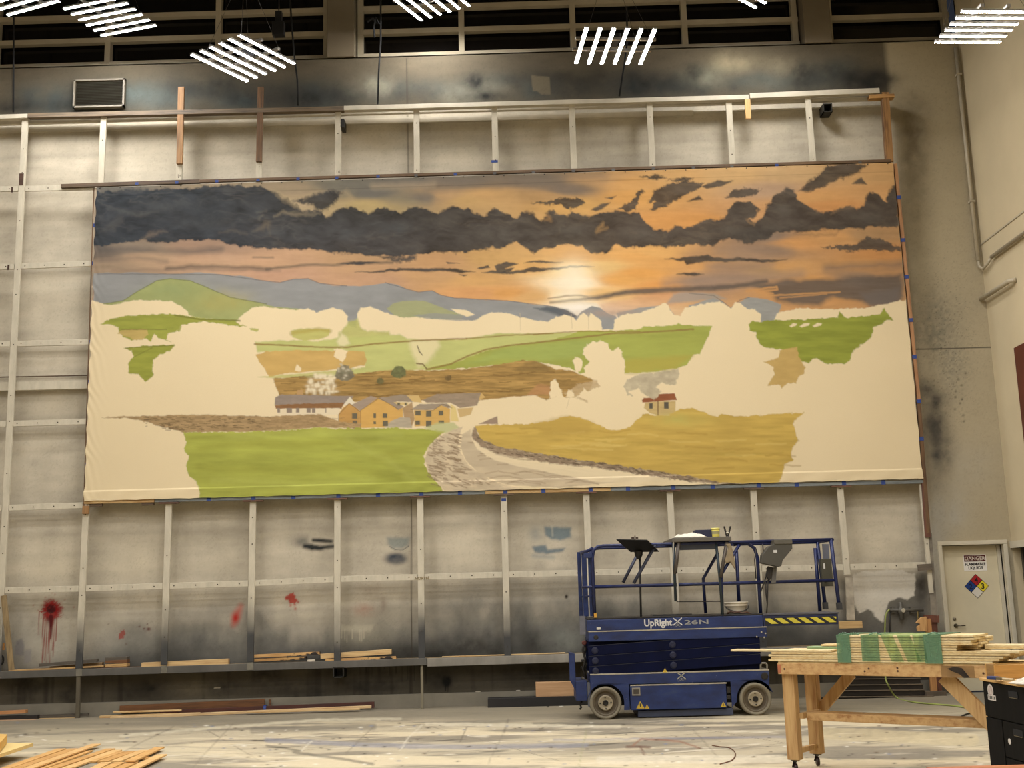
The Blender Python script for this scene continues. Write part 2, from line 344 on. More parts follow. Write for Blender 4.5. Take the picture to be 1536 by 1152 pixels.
    for i in range(70):
        a = rng.uniform(0, 6.283); r0, r1 = 8, 13+rng.uniform(0, 8)*rng.uniform(.3, 1)
        p.line([(77+r0*math.cos(a), 914+r0*math.sin(a)), (77+r1*math.cos(a), 914+r1*math.sin(a)*.95)], (1.7, .5), (140, 22, 18), .5, 0, alpha=.85)
    for i in range(30): p.blob(77+rng.normal(0, 15), 914+rng.normal(0, 16), .9, .9, (150, 30, 24), .9, 0)
    for x, y1 in [(63.5, 996), (66, 990), (69, 994), (72.5, 980), (76.5, 958), (74, 996), (78, 975), (80, 985), (84, 962), (58, 952)]:
        p.line([(x+1, 920), (x, y1)], (1.5, 1.1), (132, 46, 38), .5, .2, alpha=.85)
    p.line([(76.5, 925), (76.5, 958)], (6, 1), (80, 10, 8), .6, .2)
    p.poly([(178, 955), (181, 946), (186, 944), (188, 950), (184, 957), (178, 959)], (150, 66, 56), .8, 1.5, 3, .85)
    for x, y, r in [(209, 940, 1.5), (216, 943, 1.6), (223, 943.5, 3), (221, 936, 1.1), (218, 947, 1), (189, 966, 1.3), (163, 936, .8)]: p.blob(x, y, r, r*.8, (96, 44, 40), .95, .3)
    p.line([(361, 909), (354, 925), (350, 937)], (5, 11, 5), (196, 70, 52), 5, 1, alpha=.7); p.blob(353.5, 927, 5, 7, (180, 26, 14), .95, .2)
    p.poly([(425, 898), (433, 892), (441, 888), (444, 897), (446, 903), (437, 905), (431, 900)], (176, 52, 36), .8, 2, 3, .9)
    for x, y in [(442, 907), (447, 903), (443, 913), (436, 908)]: p.blob(x, y, 1.6, 2, (170, 44, 30), .9, .2)
    p.blob(452, 812, 14, 8, (118, 116, 108), .8, .4); p.line([(457, 819), (468, 821), (480, 822), (500, 819)], (6, 10, 7, 5), (44, 46, 45), 2.5, 1, alpha=1)
    p.line([(470, 810), (484, 811), (497, 812)], (5, 6, 5), (44, 46, 45), 2, .5, alpha=1)
    p.poly([(580, 806), (616, 806), (612, 818), (604, 823), (590, 823), (582, 816)], (136, 144, 138), 4, 1, 6, .8); p.line([(585, 820), (593, 825), (604, 825), (613, 819)], 1.3, (70, 76, 80), .6, .4, alpha=.8)
    p.blob(594, 838, 17, 9, (62, 68, 78), .95, .3, 10, 4, 2)
    p.poly([(816, 790), (856, 791), (856, 806), (840, 811), (826, 808), (818, 803)], (104, 124, 132), 3, 1, 6, .85); p.blob(804, 800, 10, 10, (140, 146, 142), .6)
    p.line([(828, 790), (829, 804)], 2, (190, 186, 168), .8, 0, alpha=.8)
    p.poly([(798, 820), (818, 817), (822, 824), (848, 822), (844, 827), (820, 831), (802, 828)], (98, 118, 128), 2.5, 1, 6, .85); p.line([(800, 834), (830, 836)], 4, (140, 150, 150), 3, 1, alpha=.6)
    p.blob(545, 915, 16, 9, (166, 122, 102), .5, .8, 6); p.blob(575, 908, 4, 10, (130, 112, 98), .6)
    p.blob(555, 885, 22, 12, (140, 124, 104), .4)
    p.poly([(24, 962), (33, 958), (36, 966), (36, 984), (30, 984), (22, 982)], (124, 120, 118), 2, 1, 5, .8); p.poly([(38, 975), (47, 974), (46, 992), (36, 996)], (136, 132, 130), 2, 1, 5, .6)
    p.blob(849.5, 895, 2.4, 3, (34, 26, 16), 1, 0, 5, 1, 2)
    # rough white roller patch behind the air line, dark surround
    p.poly([(1262, 870), (1392, 862), (1398, 965), (1262, 975)], (112, 108, 98), 9, 3, 20, .92, .25, (20, 30))
    p.blob(1290, 958, 40, 26, (84, 84, 82), .8, .6, 14); p.blob(1382, 880, 8, 30, (66, 60, 52), .7, .7, 8)
    p.poly([(1280, 863), (1294, 857), (1356, 855), (1358, 858), (1373, 861), (1372, 893), (1362, 899), (1345, 897), (1334, 903), (1328, 915), (1325, 933), (1315, 928), (1311, 919), (1300, 914), (1288, 920), (1280, 905), (1277, 880)], (222, 215, 198), 1.2, 2.2, 7, .97, .06)
    p.line([(300, 0), (302, 5)], .1, (0, 0, 0))
    # construction joints of the concrete wall
    p.c *= (1-.10*np.clip((vn(U/1.6, V/1.6, 9)-.72)*6, 0, 1))[..., None]
    for pts in ([(610, 88), (611, 155), (612.5, 262)], [(617, 750), (617.5, 1040)], [(18, 100), (19, 165)]):
        p.line(pts, 1.5, (62, 54, 42), .6, 0, alpha=.85)
    d = 1165 if False else None
    p.c = np.clip(p.c, .003, 1)
    P = np.stack([X, np.full_like(X, YW), Z], -1)
    xc = (X[:-1, :-1]+X[1:, 1:])/2; zc = (Z[:-1, :-1]+Z[1:, 1:])/2
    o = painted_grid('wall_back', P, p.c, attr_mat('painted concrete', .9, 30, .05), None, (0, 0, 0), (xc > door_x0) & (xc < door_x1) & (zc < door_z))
    tag(o, kind='structure')
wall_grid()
def floor_grid():
    xs = np.concatenate([np.linspace(XL, -1., 20), np.linspace(-.95, XR, 780)]); ys = np.concatenate([np.linspace(YF, -9.05, 30), np.linspace(-9, YW, 460)])
    X, Y = np.meshgrid(xs, ys); U, V = proj_np(X, np.minimum(Y, 0.2), np.zeros_like(X))
    p = Paint(U, V, (192, 180, 152)); n = fbm(X*.8, Y*1.5, 2, 5)
    p.c *= (1+.25*n)[..., None]
    # 4 x 8 ft sheets the floor is laid in
    a = .42; A = X*math.cos(a)+Y*math.sin(a); B_ = -X*math.sin(a)+Y*math.cos(a)
    sh = vn(np.floor(A/2.44)+.5, np.floor(B_/1.22)+.5, 8); p.c *= (1+.16*(sh-.5))[..., None]
    j = np.minimum(np.abs((A/2.44) % 1-.5)*2.44, 9); j2 = np.abs((B_/1.22) % 1-.5)*1.22
    jl = np.clip(1-np.minimum(1.22-j, .61-j2)/.012, 0, 1)*.7; p.c *= (1-jl)[..., None]
    # worn grey paint, pale worn-through patches and scuffs, all long smears
    g1 = np.clip(fbm(X*.55+Y*.35, Y*1.7-X*.25, 12, 4)*8+.15, 0, 1)[..., None]*.8; p.c = p.c*(1-g1)+lin((134, 126, 110))*g1
    g2 = np.clip(fbm(X*.5+3-Y*.2, Y*1.9+X*.45, 17, 5)*8-.35, 0, 1)[..., None]*.9; p.c = p.c*(1-g2)+lin((222, 207, 172))*g2
    g3 = np.clip(fbm(X*2.2+Y, Y*5-X*1.2, 21, 4)*9-1.6, 0, 1)[..., None]*.7; p.c = p.c*(1-g3)+lin((226, 216, 190))*g3
    g4 = np.clip(fbm(X*1.5-Y*2.1, Y*4.2, 27, 4)*9-1.9, 0, 1)[..., None]*.7; p.c = p.c*(1-g4)+lin((74, 70, 62))*g4
    nr = np.clip((Y+2.6+1.2*fbm(X*.4, Y*.1, 3, 3)*2)/1.3, 0, 1)[..., None]*.85; p.c = p.c*(1-nr)+lin((138, 129, 109))*(1+.25*n[..., None])*nr
    for pts, wd, c, al in [([(400, 1110), (560, 1118), (700, 1120), (880, 1118)], 7, (138, 140, 150), .6), ([(180, 1104), (320, 1092), (480, 1080), (600, 1078)], 4, (206, 196, 168), .8), ([(800, 1085), (1000, 1087), (1180, 1082)], 3, (90, 84, 72), .6), ([(830, 1110), (1200, 1105)], 3, (132, 134, 150), .5),
                           ([(440, 1128), (560, 1146)], 4, (90, 86, 76), .6), ([(400, 1118), (450, 1126)], 3, (80, 76, 66), .6), ([(633, 1087), (612, 1108), (600, 1124)], 2.2, (232, 224, 200), .45), ([(468, 1112), (452, 1126)], 1.4, (236, 230, 208), .6), ([(560, 1090), (520, 1130)], 1.6, (110, 102, 86), .5), ([(880, 1095), (868, 1150)], 1.6, (150, 150, 96), .5), ([(1040, 1095), (1090, 1150)], 1.4, (110, 102, 86), .5), ([(940, 1120), (975, 1121)], 4, (104, 70, 56), .7), ([(960, 1120), (968, 1134)], 3, (104, 70, 56), .7), ([(260, 1090), (140, 1150)], 1.4, (110, 102, 86), .5), ([(350, 1085), (290, 1150)], 1.4, (110, 102, 86), .5), ([(760, 1090), (730, 1150)], 1.4, (120, 112, 96), .5), ([(700, 1092), (690, 1112)], 1.5, (92, 84, 70), .6), ([(762, 1080), (755, 1098)], 3, (96, 88, 74), .5),
                           ([(950, 1118), (962, 1108), (1020, 1112), (1050, 1122)], 2.4, (150, 96, 70), .7), ([(380, 1095), (560, 1090)], 10, (112, 106, 94), .5), ([(640, 1086), (930, 1090)], 5, (220, 210, 182), .6), ([(900, 1140), (1180, 1138)], 12, (224, 214, 188), .6), ([(1240, 1100), (1460, 1110)], 18, (206, 190, 150), .6), ([(1250, 1135), (1470, 1130)], 10, (140, 132, 116), .6)]:
        p.line(pts, wd, c, 1.2, 1.2, 14, al, .2)
    for i in range(260):
        x, y = rng.uniform(0, 1536), rng.uniform(1084, 1152); r = rng.uniform(.5, 1.5); p.blob(x, y, r*2.2, r*.8, random.choice([(60, 55, 46), (240, 234, 215), (70, 64, 54), (120, 130, 150), (90, 70, 50)]), .8, 0)
    P = np.stack([X, Y, 0*X], -1)
    o = painted_grid('floor', P, np.clip(p.c, .003, 1), attr_mat('worn painted floor', .62, 18, .07), None, (0, 0, 0)); tag(o, kind='structure')
floor_grid()
plaster = mat('plaster', (206, 190, 154), .85, 0, .06, 1.2, bm=.05)
dark_ceiling = mat('dark ceiling', (70, 66, 60), .9)
def st(name, mb, mt, parent=None, **k):
    return build(name, mb, mt, parent, kind=None if parent else 'structure', **k)
st('ceiling', MB().box((XL, YF, ZC), (XR+.3, YW+.8, ZC+.2)), dark_ceiling)
st('wall_left', MB().box((XL-.2, YF, 0), (XL, YW, ZC)), plaster)
st('wall_front', MB().box((XL-.2, YF-.2, 0), (XR+.3, YF, ZC)), plaster)
# right wall with the doorway in it
dr0 = WX(1524.5, 900, XR); yd1 = dr0.y; yd0 = yd1-2.0; zd = WX(1530, 821, XR).z
st('wall_right', MB().box((XR, YF, 0), (XR+.25, yd0, ZC)).box((XR, yd1, 0), (XR+.25, YW, ZC)).box((XR, yd0, zd), (XR+.25, yd1, ZC)), plaster)
st('wall_back_filler', MB().box((XL, YW+.06, 0), (door_x0, YW+.25, ZT)).box((door_x0, YW+.06, door_z), (door_x1, YW+.25, ZT)).box((door_x1, YW+.06, 0), (XR, YW+.25, ZT)), plaster).name = 'wall_rear'
wtrim = mat('white trim', (208, 199, 174), .6, 0, .06)
dt = empty('door_2', (XR, yd1, 0), kind='structure')
st('door_frame', MB().box((XR-.03, yd1, 0), (XR+.2, yd1+.1, zd)).box((XR-.03, yd0-.1, zd), (XR+.2, yd1+.1, zd+.1)).box((XR-.03, yd0-.1, 0), (XR+.2, yd0, zd)), wtrim, dt)
blk = mat('black door', (26, 23, 20), .5)
st('door_leaf', MB().box((XR+.12, yd0, 0.01), (XR+.17, yd1-.01, zd)), blk, dt); st('edge_strip', MB().box((XR+.1, yd1-.12, .01), (XR+.118, yd1-.1, zd)), mat('door edge', (96, 88, 74), .5), dt)
# flammable store door
d1 = empty('door_1', ((door_x0+door_x1)/2, YW, 0), kind='structure')
st('door_frame', MB().box((door_x0-.06, YW-.035, 0), (door_x0, YW+.2, door_z)).box((door_x1, YW-.035, 0), (door_x1+.06, YW+.2, door_z)).box((door_x0-.06, YW-.035, door_z), (door_x1+.06, YW+.2, door_z+.06)), wtrim, d1, bev=.006)
leafY = YW+.13
st('door_leaf', MB().box((door_x0+.004, leafY, .01), (door_x1-.004, leafY+.05, door_z-.004)), mat('door paint', (224, 212, 178), .5, 0, .07, 2), d1)
st('stop_strip', MB().box((door_x1-.05, leafY-.03, .01), (door_x1-.002, leafY-.001, door_z-.01)), wtrim, d1)
chrome = mat('brushed metal', (150, 142, 124), .3, .9, .1)
hx = W(1433.5, 938.5, leafY); lk = W(1431.5, 928.5, leafY)
hd = st('door_handle', MB().lathe((hx.x, leafY-.001, hx.z), (0, -1, 0), [(0, .03), (.012, .03), (.02, .014), (.06, .012)], 20).tube([(hx.x, leafY-.055, hx.z), (hx.x+.12, leafY-.055, hx.z)], .009), chrome, d1, smooth=True)
st('deadbolt', MB().lathe((lk.x, leafY-.001, lk.z), (0, -1, 0), [(0, .024), (.015, .022), (.02, .01)], 20), chrome, d1, smooth=True)
# warning signs on it
def on(u, v, Y=leafY): return W(u, v, Y)
sa = on(1240+1058/5.19, 780+268/5.19); sb = on(1240+1248/5.19, 780+396/5.19)
sx0, sx1 = sa.x, on(1240+1243/5.19, 780+330/5.19).x; sz1, sz0 = on(1460, 831.7).z, on(1462, 856.3).z
sgn = empty('warning_sign', ((sx0+sx1)/2, leafY, sz0), 'white rectangular sign with red DANGER band reading flammable liquids, on the cream door', 'sign')
ys = leafY-.006
build('sign_plate', MB().box((sx0, ys, sz0), (sx1, leafY-.001, sz1)), mat('sign white', (250, 245, 232), .4, 0, .02), sgn)
zb = sz1-(sz1-sz0)*.43
build('red_band', MB().box((sx0+.012, ys-.002, zb), (sx1-.012, ys-.0005, sz1-.01)), mat('sign black red', (86, 16, 18), .4, 0, .05), sgn)
cxs = (sx0+sx1)/2; wS = sx1-sx0; hb = sz1-.01-zb
ov = [(cxs+.42*wS*math.cos(t), ys-.0022, zb+hb/2+.42*hb*math.sin(t)) for t in np.linspace(0, 2*math.pi, 40)]
build('oval_ring', MB().tube(ov, .0016, 6, False), mat('sign cream line', (226, 214, 196), .4, 0, .02), sgn)
swh = MATS['sign cream line']; sbl = mat('sign black', (18, 17, 15), .5, 0, .02)
text_obj('lettering', 'DANGER', hb*.82, (cxs, ys-.004, zb+hb*.22), swh, sgn, bold=.0012, xs=.98, align='CENTER')
text_obj('lettering', 'FLAMMABLE', hb*.62, (cxs, ys-.002, zb-hb*.62), sbl, sgn, bold=.0015, xs=.97, align='CENTER')
text_obj('lettering', 'LIQUIDS', hb*.62, (cxs, ys-.002, zb-hb*1.2), sbl, sgn, bold=.0015, align='CENTER')
dl, dr, dtp, db = on(1446.6, 878.8), on(1483, 880), on(1463.6, 861), on(1466.4, 897.4)
dc = Vector(((dl.x+dr.x)/2, leafY-.006, (dtp.z+db.z)/2)); hr = (dr.x-dl.x)/2
dm = empty('hazard_diamond', (dc.x, leafY, dc.z-hr), 'diamond hazard placard with red, blue, yellow and white quarters numbered 4, 2 and 3', 'sign')
def dia(r, y0, y1, c=dc): return MB().prism([(c.x-r, y0, c.z), (c.x, y0, c.z-r), (c.x+r, y0, c.z), (c.x, y0, c.z+r)], (0, y1-y0, 0))
build('placard', dia(hr, dc.y, leafY-.001), sbl, dm)
for nm, dx, dz, c, t, tc in (('red_quarter', 0, 1, (176, 28, 34), '4', (40, 8, 10)), ('blue_quarter', -1, 0, (24, 62, 130), '2', (8, 18, 40)), ('yellow_quarter', 1, 0, (240, 218, 50), '3', (20, 20, 14)), ('white_quarter', 0, -1, (226, 220, 204), None, None)):
    q = Vector((dc.x+dx*hr/2, 0, dc.z+dz*hr/2)); o = build(nm, dia(hr*.46, dc.y-.002, dc.y-.0004, q), mat('placard '+nm.split('_')[0], c, .4, 0, .03), dm)
    if t: text_obj('numeral', t, hr*.62, (q.x, dc.y-.004, q.z-hr*.22), mat('ink '+t, tc, .5, 0, 0), o, bold=.002, align='CENTER')
# kerb at the foot of the back wall
kz = (W(115, 1057, YW-.05).z+W(640, 1038, YW-.05).z)/2
kerb = mat('kerb concrete', (134, 128, 112), .85, 0, .14, 2.5)
st('baseboard_back', MB().box((XL, YW-.05, 0), (door_x0-.3, YW-.002, kz)), kerb)
# clerestory: columns, window frames, night glass
c1a, c1b = W(491, 60, YW).x, W(532, 60, YW).x; c2a, c2b = W(1205, 40, YW).x, W(1246, 40, YW).x
colm = mat('column paint', (116, 104, 82), .8, 0, .08, 2)
st('trim_1', MB().box((c1a, YW-.04, ZT), (c1b, YW+.5, ZC)), colm, bev=.01); st('trim_2', MB().box((c2a, YW-.04, ZT), (c2b, YW+.5, ZC)), colm, bev=.01)
st('trim_3', MB().box((XL, YW, ZT-.02), (XR, YW+.5, ZT)), colm)
glass = mat('night glass', (16, 13, 10), .12, 0, .1); barm = mat('window bar paint', (172, 160, 134), .7, 0, .08, 3)
zr = [W(x, y, YW).z for x, y in ((200, 86), (200, 49.5), (200, 14))]
mull = {1: [W(u, 60, YW).x for u in (-15, 155, 322, 486)], 2: [W(u, 60, YW).x for u in (538, 691.5, 861, 1031, 1199)], 3: [W(u, 50, YW).x for u in (1251, 1428)]}
for k, (xa, xb) in {1: (XL, c1a), 2: (c1b, c2a), 3: (c2b, XR)}.items():
    wn = empty('window_%d' % k, ((xa+xb)/2, YW+.3, ZT), kind='structure')
    st('window_pane', MB().box((xa, YW+.36, ZT), (xb, YW+.38, ZC)), glass, wn)
    for z in (zr[0], zr[1], zr[2], zr[2]+.75, zr[2]+1.5):
        st('window_bar', MB().box((xa+.02, YW+.2, z-.042), (xb-.02, YW+.3, z+.042)), barm, wn)
    ms = list(mull[k]) + ([mull[1][0]-1.65*i for i in (1, 2, 3)] if k == 1 else [])
    for x in ms: st('mullion', MB().box((x-.045, YW+.19, ZT+.09), (x+.045, YW+.31, ZC)), barm, wn)
# louvred vent high on the wall
va, vb = W(112, 123, YW), W(190, 163, YW); vx0, vx1 = W(112.5, 143, YW).x, W(189, 141, YW).x; vz1, vz0 = W(150, 121.5, YW).z, W(150, 163.5, YW).z
vt = empty('wall_vent', ((vx0+vx1)/2, YW, vz0), 'louvred metal air vent in a pale frame, high on the wall at left', 'vent')
t_ = .028
build('vent_frame', MB().box((vx0, YW-.08, vz0), (vx0+t_, YW-.001, vz1)).box((vx1-t_, YW-.08, vz0), (vx1, YW-.001, vz1)).box((vx0, YW-.08, vz1-t_), (vx1, YW-.001, vz1)).box((vx0, YW-.08, vz0), (vx1, YW-.001, vz0+t_)), mat('vent frame paint', (112, 104, 86), .5, 0, .12), vt)
lv = MB(); nl = 16
for i in range(nl):
    z = vz0+t_+(vz1-vz0-2*t_)*(i+.5)/nl; lv.obox(((vx0+vx1)/2, YW-.035, z), ((vx1-vx0)/2-t_, 0, 0), (0, .018, .010), (0, -.001, .002))
lv.box((vx0+t_, YW-.012, vz0+t_), (vx1-t_, YW-.004, vz1-t_))
build('louvre', lv, mat('louvre metal', (84, 80, 68), .5, .2, .3, 2), vt)
# conduits on the right
pipe = mat('pipe paint', (184, 172, 146), .5, 0, .06)
cz0, czt = WX(1478, 425, XR-.05), 10.0
xc_, yc_ = XR-.06, YW-.06
zc0 = W(1475, 405, yc_).z
b1 = WX(1536, 384, XR-.04)
cond = empty('wall_conduit', (xc_, yc_, zc0), 'thin painted conduit running down the room corner and turning along the right wall', 'pipe')
build('vertical_run', MB().tube([(xc_-.02, yc_, czt-.1), (xc_-.02, yc_, zc0+.15)], .03, 10), pipe, cond, smooth=True)
bend = [Vector((xc_-.02, yc_, zc0+.15)), Vector((xc_-.02, yc_-.02, zc0+.05)), Vector((xc_, yc_-.1, zc0-.01)), Vector((xc_, yc_-.3, zc0+.02)), Vector((xc_+.01, yc_-.42, zc0+.08))]
build('bend', MB().tube(bend, .022, 10), pipe, cond, smooth=True)
build('horizontal_run', MB().tube([(xc_+.01, yc_-.42, zc0+.08), (xc_+.01, -12, zc0+.08)], .03, 10), pipe, cond, smooth=True)
for z in (zc0+1.1, zc0+3.2): build('clamp', MB().box((xc_-.06, yc_-.035, z-.015), (xc_+.02, YW-.001, z+.015)), pipe, cond)
pr0, pr1 = WX(1481, 443, XR-.08), WX(1513, 422, XR-.08)
ph = empty('wall_handrail', (XR, pr0.y, pr0.z), 'short painted pipe stub fixed to the right wall just under the long conduit', 'pipe')
build('rail_pipe', MB().tube([(XR-.08, YW-.02, pr0.z), (XR-.08, pr1.y, pr0.z), (XR-.05, pr1.y-.05, pr0.z), (XR-.001, pr1.y-.06, pr0.z)], .035, 12), pipe, ph, smooth=True)
# ledge lines on the right wall
lz = WX(1500, 345, XR).z
st('trim_4', MB().box((XR-.012, YF, lz-.012), (XR-.001, YW-.01, lz+.012)), pipe)
# dark red board on the right wall
ra, rb = WX(1521.5, 522, XR-.04), WX(1536, 658, XR-.04)
hb_ = empty('wall_board', (XR, ra.y-1, WX(1536, 740, XR).z), 'dark red brown board hung on the right wall above the doorway, cut by the picture edge', 'board')
zt_, zb_ = ra.z, WX(1534, 640, XR-.04).z-.6
build('board_panel', MB().box((XR-.05, ra.y-2.4, zb_), (XR-.001, ra.y, zt_)), mat('oxblood board', (92, 40, 24), .45, 0, .2, 2), hb_)
build('dark_motif', MB().prism([(XR-.055, ra.y-.5, (zt_+zb_)/2+.5), (XR-.055, ra.y-.35, (zt_+zb_)/2), (XR-.055, ra.y-.9, (zt_+zb_)/2-.5), (XR-.055, ra.y-1.2, (zt_+zb_)/2+.4)], (.004, 0, 0)), mat('motif dark', (40, 34, 24), .5), hb_)
# ================================================================== THE PAINTED BACKDROP
def mural():
    YC = -.075
    tl, tr, br, bl = [np.array(W(u, v, YC)) for u, v in ((144.8, 281.5), (1340, 244), (1385, 718.5), (126, 752))]
    root = empty('painted_backdrop', (7.3, YC, float(bl[2])), 'huge half-painted canvas backdrop, dark sunset clouds over green fields, village and bare cream cloth', 'backdrop')
    H, Wd = 545, 1330
    s, t = np.meshgrid(np.linspace(0, 1, Wd), np.linspace(0, 1, H))
    P = (tl*(1-s)[..., None]+tr*s[..., None])*(1-t)[..., None]+(bl*(1-s)[..., None]+br*s[..., None])*t[..., None]
    U, V = proj_np(P[..., 0], P[..., 1], P[..., 2])
    RAW = (227, 208, 168)
    p = Paint(U, V, RAW); full = (slice(None), slice(None))
    # --- underlying sky
    A = [(150,262,(110,108,100)),(150,400,(166,142,114)),(220,385,(198,164,126)),(300,392,(204,164,126)),(420,398,(208,164,122)),(420,410,(206,160,124)),(560,398,(206,162,114)),(560,420,(206,160,118)),(650,412,(214,166,108)),(720,420,(224,172,98)),
         (760,440,(230,166,82)),(720,440,(226,164,96)),(800,400,(232,178,96)),(800,445,(232,180,104)),(858,405,(250,222,160)),(862,425,(254,236,196)),(850,445,(252,232,188)),(865,465,(248,236,210)),(900,400,(240,196,116)),(930,420,(236,172,78)),(900,440,(240,190,110)),(960,410,(236,168,72)),(990,430,(236,164,74)),
         (1040,398,(226,166,90)),(1100,415,(178,142,108)),(1060,425,(176,142,112)),(1140,405,(188,150,104)),(430,300,(190,166,126)),(430,285,(170,150,118)),(520,278,(132,126,110)),(560,290,(128,122,108)),(600,270,(134,126,112)),(600,300,(176,156,112)),(560,305,(196,170,110)),(640,295,(150,132,108)),(665,294,(206,166,112)),(700,300,(214,172,104)),(732,293,(216,170,104)),(690,270,(148,132,112)),(800,270,(150,130,106)),
         (850,285,(140,122,102)),(820,295,(196,154,96)),(900,268,(208,162,102)),(850,305,(224,172,88)),(950,275,(226,170,92)),(950,295,(226,166,80)),(1000,335,(226,160,76)),(1060,335,(224,158,74)),(1010,265,(226,176,104)),(1100,262,(222,178,112)),(1180,262,(216,176,118)),(1160,285,(196,160,122)),(1130,320,(214,160,98)),(1240,310,(222,156,82)),
         (1220,295,(224,166,92)),(1310,262,(224,174,106)),(1260,325,(216,148,78)),(1320,290,(226,170,100)),(1190,365,(222,160,86)),(1250,355,(220,162,90)),(1300,352,(190,148,96)),(1180,400,(222,166,94)),(1220,425,(230,166,84)),(1190,430,(224,160,82)),(1330,380,(214,150,78)),(1300,400,(218,158,84)),(1330,410,(196,146,92)),(1290,415,(164,132,100)),
         (1150,355,(150,126,104)),(1120,385,(180,144,108)),(1150,375,(166,134,104)),(1060,385,(196,150,98)),(1090,400,(184,144,102)),(980,380,(236,178,92)),(880,385,(230,172,88)),(740,388,(214,168,96)),(660,392,(208,160,104)),(560,385,(196,156,108)),(300,370,(170,138,112)),(200,372,(150,132,112)),(150,378,(118,106,94)),(1000,395,(232,170,84)),(960,385,(236,174,86))]
    sl = p.reg(100, 200, 1400, 500); fld = p.field(sl, A, (52, 13)); p.c[sl] = fld*.9*(1+.22*fbm(U[sl]/40, V[sl]/5, 2, 4)+.10*fbm(U[sl]/9, V[sl]/7, 5, 3))[..., None]
    # soft grey veils
    for pts, wd, c, al in [([(520,268),(620,266),(760,264),(900,262)],18,(112,108,100),.45),([(540,290),(600,296),(640,300)],14,(116,112,104),.6),([(640,283),(700,280),(760,276),(840,276)],10,(120,110,98),.5),([(560,280),(650,276)],8,(176,156,126),.6),([(150,372),(260,378),(330,374)],8,(96,92,88),.55),
                           ([(150,392),(200,386),(250,392)],6,(130,112,96),.6),([(170,405),(300,404),(420,407)],4,(150,124,102),.6),([(250,402),(330,399),(405,404)],5,(96,86,76),.75),([(400,404),(460,398),(520,396),(590,394)],3.6,(104,92,78),.8),([(380,386),(410,387)],3,(120,104,86),.7),
                           ([(1000,425),(1060,418),(1140,420),(1200,412)],14,(150,128,110),.6),([(1080,376),(1120,372),(1180,378)],16,(150,124,100),.55),([(1060,400),(1100,404),(1160,396)],8,(156,128,104),.5),([(1240,402),(1300,400),(1350,396)],10,(126,108,92),.7)]:
        p.line(pts, wd, c, wd*.55, 2.5, 22, al, .1)
    # --- dark cloud masses
    def cloud(pts, soft=2.2, amp=3, sc=10, al=.97, seed=3):
        Pp = np.array(pts, float); q = p.reg(Pp[:,0].min()-9, Pp[:,1].min()-9, Pp[:,0].max()+9, Pp[:,1].max()+9)
        if q is None: return
        old = p.c[q].copy(); p.poly(pts, (0, 0, 0), soft, amp, sc, al, seed=seed)
        msk = 1-np.clip((p.c[q]/np.maximum(old, 1e-4))[..., 0], 0, 1)
        u, v = U[q], V[q]; k = np.clip((u-300)/600, 0, 1)[..., None]
        cc = lin((54, 60, 66))*(1-k)+lin((78, 72, 64))*k
        # inner billow shading painted by hand
        w1 = 14*fbm(u/30, v/20, 61, 3); b = fbm((u+w1)/24, (v+w1)/9, seed+40, 6); r_ = 1-np.abs(fbm((u+w1*2)/36+4, (v+w1)/13, seed+60, 4))*6
        cc = cc*(1+1.3*b)[..., None]; g_ = (np.clip(r_, 0, 1)**2*.24*np.clip(.5+fbm(u/70, v/30, 33, 3)*3, 0, 1))[..., None]; cc = cc*(1-g_)+(lin((112, 110, 104))*(1-k)+lin((130, 112, 86))*k)*g_
        p.c[q] = old*(1-msk[..., None])+cc*msk[..., None]
    cloud([(140,288),(200,283),(260,284),(330,278),(395,279),(418,290),(440,305),(452,316),(480,318),(490,326),(503,315),(520,311),(540,313),(552,323),(565,313),(585,312),(600,322),(612,312),(632,311),(646,318),(660,317),(680,311),(700,313),(716,321),(725,324),(740,313),(756,318),(766,327),(778,327),(785,317),(798,319),(806,329),(812,330),(818,321),(828,315),(838,322),(850,326),(858,318),(870,320),(885,326),(900,320),(922,318),(942,320),(958,318),(968,330),(980,343),(1000,347),(1012,340),(1040,340),(1055,332),(1066,328),(1080,330),(1092,318),(1098,306),(1112,301),(1128,303),(1138,312),(1132,326),(1122,330),(1130,336),(1142,328),(1148,312),(1156,303),(1163,290),(1180,281),(1190,284),(1196,298),(1208,305),(1218,312),(1232,318),(1250,316),(1272,309),(1284,312),(1294,308),(1302,292),(1314,289),(1324,296),(1331,304),(1335,286),(1345,278),(1350,340),(1320,338),(1290,344),(1240,344),(1200,347),(1166,349),(1154,358),(1120,368),(1095,358),(1060,370),(1030,367),(1000,369),(970,369),(945,371),(925,368),(908,379),(888,379),(868,368),(848,367),(828,372),(815,374),(803,381),(792,371),(775,364),(758,369),(736,372),(712,376),(690,379),(640,379),(600,384),(570,383),(540,381),(500,381),(470,374),(430,373),(390,372),(350,369),(330,361),(300,358),(280,360),(250,364),(230,362),(200,361),(170,366),(140,370)], 2.2, 4.0, 9)
